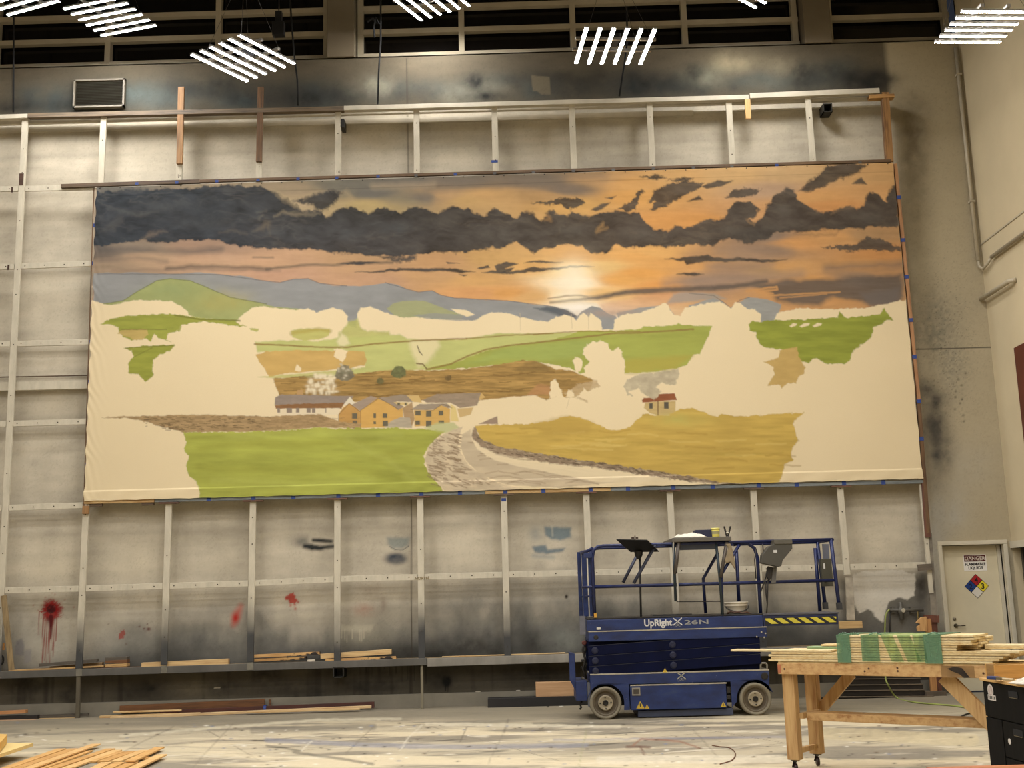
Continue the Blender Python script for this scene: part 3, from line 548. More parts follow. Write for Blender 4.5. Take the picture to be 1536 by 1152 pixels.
    for pts, so in [([(436,302),(470,292),(500,286),(514,290),(506,300),(492,313),(482,318),(470,308),(450,304)],3),([(972,303),(980,288),(1000,276),(1024,272),(1056,275),(1046,285),(1026,294),(1012,302),(996,310),(975,316),(984,302)],1.6),
                    ([(1052,279),(1076,271),(1100,272),(1084,279),(1060,283)],1.4),([(1086,297),(1100,286),(1118,282),(1142,285),(1128,293),(1104,297)],1.6),([(1030,302),(1048,293),(1054,300)],1.5),([(1198,286),(1222,266),(1240,250),(1262,244),(1302,247),(1284,260),(1258,270),(1238,279),(1214,288)],2.2),
                    ([(1278,276),(1292,266),(1301,276)],1.4),([(797,304),(820,302),(836,298),(850,296),(872,298),(878,304),(868,311),(850,314),(842,306),(820,307)],1.6),([(886,315),(905,305),(916,304),(906,312),(892,317)],1.4),([(928,312),(946,303),(955,290),(962,284),(966,288),(958,300),(954,314),(940,318)],1.6),
                    ([(960,266),(985,262),(1000,266),(985,270)],2),([(1000,270),(1030,265),(1040,269),(1020,273)],2),([(907,297),(925,294),(918,299)],1.2),([(1232,371),(1262,368),(1284,366),(1303,355),(1318,359),(1352,371),(1352,376),(1300,375),(1275,377)],1.6),
                    ([(996,388),(1020,387),(1044,384),(1060,383),(1084,387),(1110,386),(1140,389),(1182,389),(1150,394),(1110,391),(1080,393),(1058,392),(1030,398),(1026,392)],1.4),([(1014,411),(1040,408),(1056,411),(1036,413)],1.2),([(742,399),(760,393),(778,396),(758,403),(772,401),(764,408),(735,410),(722,409),(745,405)],1.2),([(716,403),(732,398),(735,402),(720,405)],1),
                    ([(532,408),(560,407),(598,402),(622,403),(650,402),(682,402),(700,406),(714,408),(690,409),(668,406),(630,408),(600,406),(570,409)],1.4),([(505,396),(540,392),(570,394),(540,397)],1.4),([(786,394),(800,391),(820,391),(845,394),(815,394)],1.2),([(738,410),(780,405),(800,400),(820,402),(840,400),(860,398),(892,400),(850,402),(830,405),(790,409),(760,411)],1.1),([(688,411),(702,412),(695,414)],1),([(570,384),(600,386),(625,383),(622,390),(600,393),(580,390)],3),([(670,393),(690,395),(672,396)],1)]:
        cloud(pts, so*1.2, 1.4 if so < 1.55 else 3.0, 9 if so < 1.55 else 5, .92, int(pts[0][0]) % 50)
    # swirls inside the left mass, bright gaps
    for pts, wd, c, al in [([(160,312),(185,318),(215,322),(238,316)],4,(104,104,98),.6),([(150,345),(170,338),(180,330),(186,335)],8,(96,94,90),.6),([(205,366),(225,352),(250,346)],5,(150,128,104),.6),([(330,348),(350,346),(372,350)],2,(126,112,92),.6),([(385,320),(400,316)],3,(124,116,98),.7),([(388,328),(394,324)],4,(140,128,104),.7),
                           ([(380,346),(392,342),(402,334),(404,352)],5,(130,114,90),.6),([(412,324),(425,318),(450,322),(480,321)],3,(170,152,116),.7),([(400,282),(425,296),(445,310),(460,318)],4,(186,164,122),.75),([(898,342),(904,336),(896,346),(912,340)],3,(196,150,80),.8),([(816,330),(824,328),(822,322)],4,(204,152,78),.7),([(1120,330),(1130,336)],3,(210,160,90),.7),
                           ([(1246,322),(1262,312),(1280,310)],2.5,(170,136,94),.7),([(1190,350),(1220,352),(1255,350),(1262,344)],2,(96,84,72),.8),([(1150,362),(1140,370)],6,(160,132,104),.6),([(508,292),(520,288),(528,300),(510,308),(498,316)],5,(184,160,118),.6),([(455,300),(470,290),(490,285)],2,(196,172,128),.6)]:
        p.line(pts, np.array(wd)*1.5, c, 3.2, 3.2, 9, al*.62, ends=True)
    for x, y, rx, ry in [(590,345,40,10),(660,330,30,8),(740,350,40,10),(520,350,30,9),(250,310,40,12),(300,335,40,10),(430,350,40,10),(1180,315,20,12),(1100,345,30,8),(1300,325,24,8),(860,345,30,9),(960,350,24,8)]:
        p.blob(x, y, rx, ry, (104, 98, 88) if x > 600 else (84, 86, 86), .4, 1.2, 12, int(x)); 
    # --- horizon bank
    p.line([(826,454),(868,449),(905,445),(940,438),(980,436),(1040,433),(1100,430),(1150,422)], (2,4,7,8,9,8,8,6), (104,92,80), 2.5, 1.2, 14, .92, .15)
    p.line([(822,448),(850,444),(872,443),(882,445)], (1,3,3,1), (120,96,66), 1.2, .6, 9, .85)
    p.poly([(1120,428),(1180,420),(1250,419),(1352,411),(1356,444),(1340,456),(1310,460),(1292,452),(1250,446),(1230,456),(1200,457),(1165,452),(1150,438)], (108,96,84), 5, 3, 20, .93, .25, (40,5))
    p.poly([(1290,440),(1350,432),(1350,450),(1330,460),(1305,458)], (118,108,100), 6, 2, 14, .7)
    for pts, wd in [([(1120,437),(1165,430),(1166,434),(1135,438)],3),([(1140,444),(1200,441),(1260,438)],2.5),([(1140,439),(1160,440)],2),([(1170,447),(1240,441)],1.6)]:
        p.line(pts, wd, (206,150,82), 1, .8, 9, .85)
    p.blob(862, 418, 26, 30, (255, 240, 206), .75, .2, 20, 4); p.blob(868, 462, 22, 7, (250, 240, 222), .8, .2)
    p.poly([(900,455),(1000,438),(1060,442),(1000,462),(950,470),(905,474)], (214,160,112), 5, 2, 16, .6, .15)
    # --- far hills
    HILL = (148, 148, 144)
    p.poly([(140,410),(200,409),(250,411),(300,409),(330,412),(370,415),(395,421),(420,424),(440,419),(462,418),(480,425),(500,428),(540,429),(560,427),(578,424),(595,427),(612,434),(628,438),(648,436),(662,443),(682,447),(720,449),(760,451),(800,457),(830,460),(848,464),(858,470),(866,474),(874,467),(888,459),(900,462),(912,470),(924,474),(940,520),(140,520)], HILL, 1, 1, 18, 1, .13, (30,10), 8)
    p.poly([(830,460),(852,464),(864,474),(860,482),(840,474),(800,462)], (74,84,92), 3, 1.5, 10, .8)
    for pts in ([(146,411),(250,411),(330,412),(395,421),(420,424),(440,419),(462,418),(480,425),(520,429)],[(578,424),(612,434),(628,438),(648,436),(662,443),(682,447),(760,451),(830,460),(864,474)]):
        p.line(pts, 1.3, (112,106,104), .6, .5, 9, .75)
    p.poly([(924,470),(960,462),(1000,456),(1012,474),(1024,476),(1034,458),(1070,447),(1084,452),(1095,463),(1108,454),(1122,446),(1150,449),(1172,456),(1168,470),(1150,500),(1135,500),(1000,500),(960,480),(930,482)], (152,154,148), 1.4, 1, 12, .95, .1)
    p.poly([(1010,441),(1030,438),(1070,440),(1090,448),(1040,452),(1000,456)], (150,150,142), 3, 1, 12, .7)
    p.line([(1034,440),(1070,443),(1088,455),(1096,462),(1110,450),(1124,446)], 1.1, (110,106,100), .6, .4, 8, .7)
    p.blob(925, 470, 60, 6, (176,150,130), .5, .8, 12)
    p.poly([(936,474),(960,470),(985,462),(990,470),(975,482),(965,478)], (140,132,126), 4, 2, 10, .6)
    p.poly([(150,456),(185,451),(208,436),(235,421),(255,418),(285,421),(315,433),(345,446),(380,452),(412,460),(455,464),(440,520),(150,520)], (160,166,98), 1, 1, 12, 1, .12, (20,14), 5)
    p.blob(330, 452, 40, 16, (176,164,84), .6, .8, 16); p.blob(260, 436, 40, 12, (150,164,104), .4)
    p.line([(150,457),(185,451),(208,436),(235,421),(255,418),(285,421),(315,433),(345,446),(400,456)], 1.3, (116,120,70), .6, .4, 9, .8)
    p.poly([(580,463),(590,455),(604,451),(634,451),(652,457),(672,465),(696,473),(690,480),(600,480)], (164,166,114), 1, 1, 12, .95, .08)
    # --- everything below stays bare cloth
    p.poly([(120,445),(146,452),(160,457),(180,455),(205,450),(235,451),(258,452),(272,460),(281,466),(283,473),(300,477),(330,480),(354,486),(358,478),(366,470),(382,461),(395,459),(412,462),(440,465),(462,463),(471,466),(474,470),(484,465),(500,462),(514,465),(521,474),(523,490),(534,492),(536,472),(542,462),(556,459),(572,466),(590,473),(604,476),(624,475),(650,478),(690,480),(714,480),(722,474),(735,468),(758,469),(775,474),(790,477),(808,482),(822,482),(832,477),(846,472),(858,476),(864,480),(870,472),(876,468),(883,477),(886,470),(894,474),(902,482),(904,494),(919,494),(922,480),(934,472),(958,469),(982,462),(997,454),(1003,458),(1009,472),(1020,474),(1028,462),(1060,454),(1080,452),(1092,460),(1097,462),(1102,453),(1112,456),(1120,463),(1132,464),(1141,472),(1144,494),(1158,488),(1166,470),(1200,462),(1250,464),(1300,462),(1345,452),(1400,445),(1420,800),(80,800)], RAW, 1.1, 1.6, 6)
    p.c[p.reg(100,440,1420,800)] *= (1+.05*fbm(U[p.reg(100,440,1420,800)]/90, V[p.reg(100,440,1420,800)]/60, 77, 3))[..., None]
    p.poly([(618,473),(650,470),(690,472),(712,475),(710,479),(690,481),(640,478)], HILL, 1, .8, 8, .7); p.poly([(676,463),(700,465),(712,472),(700,475),(686,470)], RAW, 1, .8, 6)
    for a_, b_ in (((780,470),(781,496)),((857,472),(858,492)),((882,470),(883,494)),((856,590),(850,612))): p.line([a_, b_], .9, (200,180,142), .6, .5, 6, .7)
    GR = (156, 160, 52); SH = dict(tex=.22, ts=(34, 6))
    # left fields
    p.poly([(150,487),(165,478),(190,474),(225,472),(250,471),(275,473),(300,477),(330,479),(352,481),(358,486),(370,490),(352,489),(335,487),(310,482),(290,484),(272,488),(264,498),(252,500),(250,510),(256,513),(238,508),(232,500),(226,512),(212,505),(197,510),(186,505),(178,498),(178,492),(165,487)], GR, 1, 1.6, 5, 1, **SH)
    p.poly([(182,495),(220,494),(222,502),(214,510),(205,511),(192,505),(176,500)], (196,168,88), 1, 1.5, 5, .95, .1); p.line([(262,473),(300,479),(360,481)], 2.4, (120,118,40), .8, .6, 8, .8); p.line([(182,494),(250,494)], 1.3, (120,116,46), .6, .5, 7, .8)
    p.poly([(262,488),(272,490),(270,497),(260,496)], GR, 1.2, 1.5, 4, .9)
    p.poly([(186,522),(215,519),(262,517),(256,526),(240,532),(230,540),(228,556),(230,562),(218,573),(208,561),(193,560),(193,545),(200,535),(197,526)], (152,156,46), 1, 1.6, 5, 1, **SH); p.line([(188,522),(262,518)], 1.4, (118,118,38), .6, .4, 6, .8); p.line([(200,536),(228,522)], 1.2, (124,122,40), .6, .4, 6, .7)
    p.poly([(374,492),(388,493),(386,497),(376,496)], (176,176,76), 1, 1, 4, .9)
    # middle distance
    p.poly([(436,497),(450,493),(495,494),(493,503),(478,510),(455,511),(440,506)], (188,184,84), 1.5, 1.2, 6, .9, .14, (20,5)); p.line([(437,500),(480,494),(495,497)], 5, (178,160,60), 2, 1, 9, .6)
    p.poly([(508,500),(516,492),(521,482),(536,479),(540,490),(552,496),(584,497),(592,512),(560,520),(520,520),(505,508)], (182,182,86), 2.5, 2, 8, .85, .12)
    p.poly([(382,513),(420,510),(470,512),(500,508),(560,504),(600,501),(612,508),(640,510),(690,509),(745,500),(768,500),(866,499),(860,508),(800,515),(752,521),(720,532),(690,545),(650,554),(590,556),(545,560),(528,562),(520,556),(548,550),(546,530),(500,527),(386,528)], (190,192,104), 1.6, 1.6, 9, .95, .13, (30,8))
    p.poly([(612,510),(655,508),(660,520),(640,545),(628,550),(618,530)], (228,212,162), 5, 2, 8, .8); p.poly([(500,524),(506,522),(520,526),(516,538),(512,543),(508,535)], RAW, 1, 1.2, 4)
    p.poly([(505,512),(512,500),(520,505),(525,515),(515,520),(508,518)], (226,212,168), 3, 1, 5, .8)
    p.poly([(384,532),(400,527),(450,525),(500,526),(546,527),(550,540),(546,548),(520,553),(470,557),(430,560),(404,566),(396,552),(388,542)], (206,168,86), 1, 1.2, 7, 1, .12, (26,8)); p.poly([(442,556),(446,546),(452,552),(452,557)], RAW, 1, 1, 4); p.poly([(500,535),(504,524),(522,526),(518,537),(514,543)], RAW, 1, 1, 4)
    p.poly([(386,566),(430,562),(500,556),(530,552),(530,562),(500,566),(430,568)], (192,188,104), 1.5, 1, 9, .9, .1)
    p.poly([(866,498),(880,497),(898,496),(930,496),(960,494),(966,490),(1000,489),(1014,487),(1018,484),(1024,488),(1068,489),(1062,505),(1054,520),(1050,531),(1040,532),(1030,548),(1012,553),(990,557),(960,559),(932,560),(905,558),(870,560),(855,552),(820,545),(790,541),(740,548),(680,554),(636,556),(650,550),(690,542),(724,528),(760,519),(830,510)], (164,170,66), 1, 1.6, 7, 1, .16, (40,8))
    p.poly([(760,520),(900,508),(890,530),(840,540),(760,540),(700,546)], (160,176,84), 5, 2, 14, .6, .1)
    p.poly([(930,540),(1040,532),(1010,554),(950,560),(930,560)], (182,166,56), 5, 2, 12, .7)
    for pts, wd in [([(382,516),(430,518),(480,521),(520,521),(560,516),(620,511),(700,508)],2.4),([(700,508),(760,503),(830,500)],1.6),([(640,554),(676,546),(704,533),(730,524),(766,518),(830,511),(880,505),(920,500),(960,499),(1040,494)],2.6),([(800,502),(865,497),(960,497)],1.4)]:
        p.line(pts, wd, (146,116,56), .8, .6, 9, .85)
    # rough brown hillside
    p.poly([(410,568),(455,565),(500,568),(520,562),(560,557),(600,554),(640,556),(690,554),(740,548),(785,540),(800,541),(818,547),(835,554),(856,556),(880,566),(890,570),(884,585),(868,594),(850,596),(838,592),(820,600),(800,592),(760,596),(720,600),(560,602),(500,602),(420,594),(412,575)], (172,136,68), 1.2, 1.6, 7, 1, .5, (26,2.6), 9)
    for i in range(46):
        x = rng.uniform(412, 850); y = 560+rng.uniform(0, 34) if x < 780 else 550+rng.uniform(0, 36); L = rng.uniform(14, 60)
        if 455 < x < 500: continue
        p.line([(x, y), (x+L/2, y+rng.uniform(-2, 1)), (x+L, y-rng.uniform(0, 3))], 1.5, (122,94,42), .7, .8, 6, .65)
    p.poly([(785,545),(800,541),(820,548),(830,556),(800,560),(770,556)], (134,108,56), 3, 2, 7, .6, .3, (6,4))
    for i in range(60): p.blob(rng.uniform(460,506), rng.uniform(562,590), rng.uniform(1.5,4), rng.uniform(1.5,3.5), (226,212,178), .85, .2)
    for x, y, r, c in [(517,560,14,(128,120,96)),(598,558,11,(110,114,70)),(570,571,5.5,(112,106,64)),(672,567,5,(118,96,54))]:
        p.poly([(x+r*math.cos(a)*(1+.12*math.sin(3*a)), y+r*.85*math.sin(a)) for a in np.linspace(0, 6.1, 14)], c, 1.2, 1.6, 4, .95, .35, (4,4), int(x))
    for i in range(16): p.blob(517+rng.normal(0,6), 555+rng.normal(0,5), 2, 1.6, (196,186,158), .7, .2)
    p.line([(626,518),(629,527),(634,533)], (1,2,1), (104,92,72), .6, .5, 4, .9); p.line([(625,545),(634,546),(640,553)], 2, (120,98,58), .7, .4, 5, .9)
    # village
    p.poly([(413,596),(422,592),(530,594),(527,600),(516,607),(412,608)], (152,136,120), .8, .8, 8, 1, .15, (10,4)); p.poly([(445,592),(446,585),(454,585),(455,592)], (190,150,90), .7, .3)
    p.poly([(412,608),(440,606),(516,604),(512,613),(414,613)], (146,104,60), .8, .8, 6, 1, .2, (10,3)); p.poly([(418,613),(510,612),(508,622),(416,622)], (222,206,172), .6, .4); p.poly([(515,607),(525,595),(532,604),(530,610)], (226,214,184), .7, .4)
    for x, w_ in ((416,4),(430,8),(444,5),(460,6),(468,5),(488,1.5)): p.poly([(x,612),(x+w_,612),(x+w_,619),(x,619)], (146,130,112), .5, .2)
    p.poly([(508,636),(508,622),(514,612),(524,605),(535,612),(541,618),(541,642)], (198,150,72), .7, .4, 6, 1, .1)
    p.poly([(540,642),(540,616),(555,604),(569,597),(586,606),(598,614),(604,611),(605,640)], (216,168,76), .7, .4, 6, 1, .08)
    p.poly([(527,607),(556,594),(566,597),(546,612),(540,616)], (166,146,124), .7, .4, 6, 1, .12); p.poly([(567,598),(574,595),(590,600),(606,610),(597,615),(586,606)], (160,142,120), .7, .4, 6, 1, .12)
    p.poly([(577,596),(600,592),(626,593),(618,603),(592,602)], (156,138,114), .7, .4, 6, 1, .12); p.poly([(604,612),(618,603),(622,628),(618,640),(606,626)], (176,144,98), .8, .4, 6, 1, .15); p.poly([(590,603),(612,604),(612,608),(596,607)], (214,184,112), .6, .3)
    p.poly([(616,614),(629,606),(670,605),(678,611),(664,614)], (162,146,122), .7, .4, 6, 1, .12); p.poly([(621,615),(650,615),(662,608),(675,613),(675,634),(650,638),(622,640)], (212,168,80), .7, .4, 6, 1, .08)
    p.poly([(634,600),(655,591),(722,589),(716,608),(690,612),(676,604),(640,604)], (158,138,112), .8, .6, 6, 1, .2, (10,3)); p.poly([(722,589),(728,596),(718,600)], (210,172,96), .6, .3)
    p.poly([(676,606),(684,612),(688,632),(676,632)], (224,198,120), .7, .4); p.poly([(686,613),(710,611),(706,622),(690,626)], (206,174,110), .7, .4); p.poly([(610,593),(628,593),(633,604),(620,603)], (212,178,104), .6, .3)
    p.poly([(576,641),(586,632),(600,626),(615,626),(618,642)], (182,168,140), .8, .6, 5, 1, .15)
    for x, y, a_, b_ in ((528,620,8,8),(529,631,7,5),(560,620,4,7),(574,620,7,7),(560,632,4,4),(574,631,8,8),(623,616,8,7),(639,616,8,9),(658,616,7,7),(623,631,7,6),(639,631,8,9),(658,631,8,5),(596,604,4,4),(607,604,3,4)):
        p.poly([(x,y),(x+a_,y),(x+a_,y+b_),(x,y+b_)], (112,104,82), .5, .2)
    for q in ([(508,636),(508,622),(524,605),(541,618),(541,642)],[(540,616),(569,597),(598,614)],[(616,614),(650,615),(664,606),(678,612)]): p.line(q, 1.1, (128,100,64), .5, .2, 5, .7)
    p.poly([(968,604),(988,602),(1013,602),(1013,619),(1002,623),(988,624),(974,619),(966,612)], (200,172,106), .8, .8, 5, 1, .15); p.poly([(963,600),(966,597),(986,596),(988,591),(1012,590),(1015,600),(988,602),(964,604)], (150,88,50), .7, .5, 5, 1, .15)
    for x, y, a_, b_ in ((996,603,7,10),(974,605,5,8)): p.poly([(x,y),(x+a_,y),(x+a_,y+b_),(x,y+b_)], (96,90,76), .5, .2)
    p.line([(987,602),(987,623)], 1.6, (130,100,62), .5, .2)
    # dry-stone wall, left
    p.poly([(152,627),(180,624),(220,624),(300,622),(360,623),(400,625),(480,621),(508,632),(542,636),(538,643),(480,641),(420,646),(340,648),(275,649),(262,644),(245,641),(225,634),(190,627)], (172,142,94), 1.2, 1.5, 6, 1, .35, (12,3), 4)
    for i in range(240):
        x = rng.uniform(215, 535); p.line([(x, y_ := rng.uniform(625, 645)), (x+rng.uniform(2, 8), y_+rng.uniform(-1, 1))], 1.1, (104,86,58) if x < 400 else (138,112,72), .5, .3, 4, .6 if x < 380 else .4)
    # foreground green
    p.poly([(276,650),(300,649),(400,647),(480,642),(540,643),(600,642),(640,644),(668,646),(655,658),(642,670),(636,684),(638,700),(648,715),(664,735),(668,760),(300,760),(300,742),(296,722),(282,712),(279,700),(283,684),(276,676),(280,662)], (170,174,58), 1, 2.2, 6, 1, .26, (60,9), 12)
    for pts, wd, c, al in [([(300,672),(380,665),(450,668),(560,660)],8,(150,150,38),.4),([(300,700),(420,706),(520,700),(600,716)],9,(148,148,38),.35),([(320,720),(450,726),(560,720)],7,(188,192,80),.4),([(560,690),(600,676),(640,668)],10,(156,156,44),.4),([(520,660),(580,690),(620,720)],6,(190,192,84),.35),([(340,655),(460,650),(600,652)],6,(186,190,84),.35)]:
        p.line(pts, wd, c, 5, 3, 20, al, .1)
    p.poly([(636,642),(656,634),(680,634),(690,642),(668,650)], (188,190,124), 2, 1, 8, .8)
    # road
    p.poly([(694,640),(676,646),(656,658),(643,672),(637,690),(642,706),(652,720),(668,738),(800,738),(740,722),(705,700),(688,675),(688,655)], (206,186,150), 1, 1.4, 5, 1, .2, (12,5))
    for i in range(120):
        y = rng.uniform(650, 730); x0 = 640+max(0, 672-y)*.9; x = x0+rng.uniform(0, 44 if y < 690 else 40+(y-690)*1.6); p.line([(x, y), (x+rng.uniform(5, 16), y+rng.uniform(1, 5))], 1.6, (140,116,84), .6, 1, 5, .6)
    p.poly([(712,640),(708,650),(712,668),(730,685),(770,694),(820,700),(880,710),(960,720),(840,732),(762,728),(720,712),(698,690),(691,670),(694,652)], (204,184,148), 1, 1, 8, 1, .15, (40,6))
    for i in range(34):
        y = rng.uniform(662, 726); x = 700+(y-660)*rng.uniform(.3, 3.2); p.line([(x, y), (x+20, y-rng.uniform(0, 4)), (x+50, y+2)], 1.4, (160,138,104), .8, 1.4, 9, .6)
    p.poly([(706,636),(716,640),(713,652),(722,668),(745,682),(790,692),(850,698),(950,712),(1020,722),(900,724),(840,712),(780,700),(740,690),(716,674),(706,656)], (226,208,170), 1.2, .8, 8, .9)
    p.poly([(718,636),(746,624),(747,636)], (160,136,112), .6, .3)
    p.line([(713,642),(712,654),(724,664),(748,674),(790,680),(830,688),(880,692),(930,700),(980,708),(1030,716),(1100,724)], (5,10,13,14,14,15,15,14,13,11,8), (150,128,100), 1.2, 2.2, 4, 1, .35)
    for i in range(240):
        t_ = rng.random(); x = 716+t_*370; y = np.interp(x, [712,724,748,790,830,880,930,980,1030,1100], [654,664,674,680,688,692,700,708,716,724])+rng.uniform(-6,6); p.line([(x, y), (x+rng.uniform(2,6), y+1)], 1.3, random.choice([(100,84,62),(186,166,132)]), .5, .3, 4, .7)
    # gold field, right
    p.poly([(715,646),(712,640),(740,637),(790,636),(822,632),(852,624),(870,626),(890,634),(912,644),(930,645),(945,640),(958,628),(965,620),(985,624),(1005,622),(1020,614),(1040,613),(1060,620),(1076,625),(1082,621),(1100,625),(1140,623),(1180,620),(1206,620),(1192,630),(1190,640),(1198,660),(1188,672),(1186,684),(1190,690),(1176,698),(1174,712),(1170,724),(1096,726),(1030,714),(930,698),(830,684),(750,670),(722,658)], (204,170,66), 1, 2, 6, 1, .2, (44,5), 15)
    for i in range(60):
        x = rng.uniform(740, 1160); y = rng.uniform(640, 715); 
        if y > 676+(x-760)*.1: continue
        p.line([(x, y), (x+20, y+rng.uniform(-3, 3)), (x+45, y+rng.uniform(-3, 3))], 2.2, random.choice([(176,140,46),(222,192,96),(184,156,56)]), 1.2, 1.4, 9, .5)
    p.poly([(800,636),(850,624),(890,634),(880,650),(820,655)], (190,156,60), 5, 2, 12, .6)
    p.blob(1020, 630, 40, 10, (190,184,84), .5)
    p.poly([(936,572),(955,562),(990,558),(1018,553),(1020,562),(1012,578),(990,574),(984,580),(992,588),(980,600),(962,588),(948,594),(934,592),(930,586)], (188,174,140), 1.4, 2.2, 5, .9, .25, (8,6)); p.poly([(942,588),(950,584),(958,582),(964,592),(952,596)], RAW, 1, 1.4, 4)
    p.poly([(845,590),(870,575),(890,572),(900,566),(914,570),(918,580),(912,590),(900,586),(888,594),(880,604),(862,596)], (196,168,118), 1.6, 2, 5, .85, .2)
    p.poly([(790,592),(806,576),(824,578),(826,592)], (184,134,80), 2, 1.5, 6, .85, .2)
    for q in ([(858,541),(866,535),(874,541),(873,552),(868,558),(862,552)],[(876,522),(886,514),(900,511),(912,516),(916,526),(928,522),(934,528),(932,536),(938,540),(936,560),(941,570),(936,580),(944,600),(918,602),(905,606),(880,600),(864,596),(874,590),(900,580),(892,566),(878,560),(876,552),(884,542),(874,532)],[(824,596),(826,572),(832,568),(838,578),(846,596)],[(850,596),(852,584),(858,584),(862,596)],[(868,596),(876,582),(884,590),(882,600)]):
        p.poly(q, RAW, 1, 2, 5)
    # right fields
    p.poly([(1122,487),(1128,481),(1140,484),(1150,480),(1200,480),(1256,476),(1260,468),(1270,477),(1320,471),(1325,462),(1331,470),(1340,480),(1327,481),(1322,486),(1310,491),(1306,506),(1296,514),(1280,526),(1277,536),(1268,546),(1250,546),(1236,544),(1226,538),(1218,539),(1213,545),(1202,542),(1192,530),(1168,524),(1150,522),(1140,516),(1134,506),(1134,498),(1124,495)], (148,156,42), 1, 1.8, 6, 1, .24, (40,6), 22)
    for x, w_ in ((1190,6),(1207,8),(1226,7)): p.poly([(x-w_,489),(x,484.5),(x+w_,485),(x+w_-2,488.5),(x-w_+3,491)], RAW, .8, .6, 4)
    p.poly([(1170,526),(1196,520),(1198,534),(1203,543),(1208,550),(1206,560),(1198,566),(1193,575),(1182,575),(1172,583),(1170,577),(1152,578),(1157,568),(1161,562),(1161,552),(1153,546),(1145,543),(1160,540),(1168,536)], (200,166,88), 1, 1.6, 5, 1, .1, (12,5))
    lum = (p.c*np.array([.3, .59, .11])).sum(-1, keepdims=True); rawm = np.clip(1-np.abs(p.c/lin(RAW)-1).max(-1, keepdims=True)*4, 0, 1); p.c = p.c*rawm+(p.c*.88+lum*.12)*.93*(1-rawm)
    p.c = np.clip(p.c, .003, 1)
    # sewn tabs line at the top, hem at the foot: paint crosses them, the cloth itself is shaped
    hz = np.clip((t-.968)/.003, 0, 1); p.c *= (1+.06*np.exp(-((t-.969)/.0016)**2))[..., None]
    p.c *= (1-.25*np.exp(-((t-.03)/.0012)**2))[..., None]
    wv = np.sin(s*310+2*np.sin(s*47))*.5+np.sin(s*123+1)*.5
    P[..., 1] -= hz*(.010+.002*np.sin(s*150+t*120+3*np.sin(s*31))); P[..., 1] -= .003*wv*np.exp(-(1-t)/.015)
    P[..., 1] -= .003*np.sin((t-s*6)*120+2*np.sin(t*37))*np.exp(-s/.008)+.002*np.sin(s*160)*np.exp(-t/.01)
    P[..., 1] -= .002*np.sin(t*90)*np.exp(-(1-s)/.008)
    P[..., 1] -= .012*(fbm(s*7, t*3, 41, 3))
    P[..., 0] += .010*np.sin(t*95)*np.exp(-s/.01)-.012*np.abs(np.sin(t*22))*np.exp(-(1-s)/.01)
    P[..., 2] += .008*np.abs(np.sin(s*100))*np.exp(-(1-t)/.01)
    o = painted_grid('canvas', P, p.c, attr_mat('muslin', .95, 90, .03, .1), root)
    return root
backdrop = mural()
# ================================================================== THE WALL-MOUNTED PAINT FRAME
pale = oversprayed('painted stud', (206, 197, 174)); raww = wood('raw lumber', (206, 172, 116), (150, 106, 58), 'X')
rawz = wood('raw lumber upright', (160, 118, 68), (96, 64, 34), 'Z'); browz = wood('weathered lumber', (116, 84, 50), (62, 42, 24), 'Z')
brox = wood('dark stained lumber', (96, 76, 52), (48, 34, 22), 'X'); paint_rail = mat('rail paint', (196, 187, 166), .7, 0, .14, 3); tape = mat('blue tape', (34, 62, 130), .6, 0, .08)
bluegrey = wood('grey blue rail', (136, 142, 140), (80, 86, 88), 'X', knots=False)
fr = empty('timber_paint_frame', (7, 0, .6), 'tall timber grid of pale studs and battens fixed to the back wall for stretching canvas', 'frame')
ledge_pts = [(-25, 1009.5), (120, 1003), (400, 993), (632, 987.5), (880, 981), (1400, 962)]
def yi(pts, u): return float(np.interp(u, [q[0] for q in pts], [q[1] for q in pts]))
tops = {0: (38.3, 177), 1: (156, 176), 2: (271.5, 173), 3: (390.5, 169), 4: (507.3, 166), 5: (624.5, 162), 6: (741.5, 159), 7: (857.5, 156), 8: (973.7, 153), 9: (1092.5, 150), 10: (1211.5, 147), 11: (1326, 143)}
bots = {0: (-4, 1009), 1: (118.5, 1003), 2: (246, 997), 3: (375.5, 993), 4: (506, 991), 5: (632.8, 988), 6: (761.5, 984), 7: (888, 982), 8: (1017, 979), 9: (1145, 976), 10: (1270.5, 862), 11: (1397, 890)}
nail = MB(); ST = {}
for k in range(12):
    a, b = W(*tops[k], 0), W(*bots[k], 0); ST[k] = (b, a)
    w_ = .092 if k < 11 else .06
    build('stud', MB().bar(b, a, w_, .04), pale, fr, bev=.003)
    for i in range(13):
        q = b.lerp(a, (i+.4+.2*((i*7+k) % 3-1))/13.); nail.lathe((q.x, q.y-.0195, q.z), (0, -1, 0), [(0, .010), (.003, .009)], 6)
build('stud', MB().bar(W(-96, 1012, 0), W(-80, 180, 0), .092, .04), pale, fr, bev=.003)
build('stud', MB().bar(W(1276, 930, .03), W(1273.5, 866, .03), .11, .04), mat('stained grey stud', (170, 160, 140), .7, 0, .35, 5), fr, label='short lower stud piece with a brown burn stain')
build('stud', MB().bar(W(1404, 968, .01), W(1392.5, 800, .01), .085, .04), mat('sooty stud', (120, 112, 98), .8, 0, .6, 4), fr, label='soot stained end stud')
def stud_x(k, v):
    b, a = bots[k], tops[k]; return b[0]+(a[0]-b[0])*(v-b[1])/(a[1]-b[1])
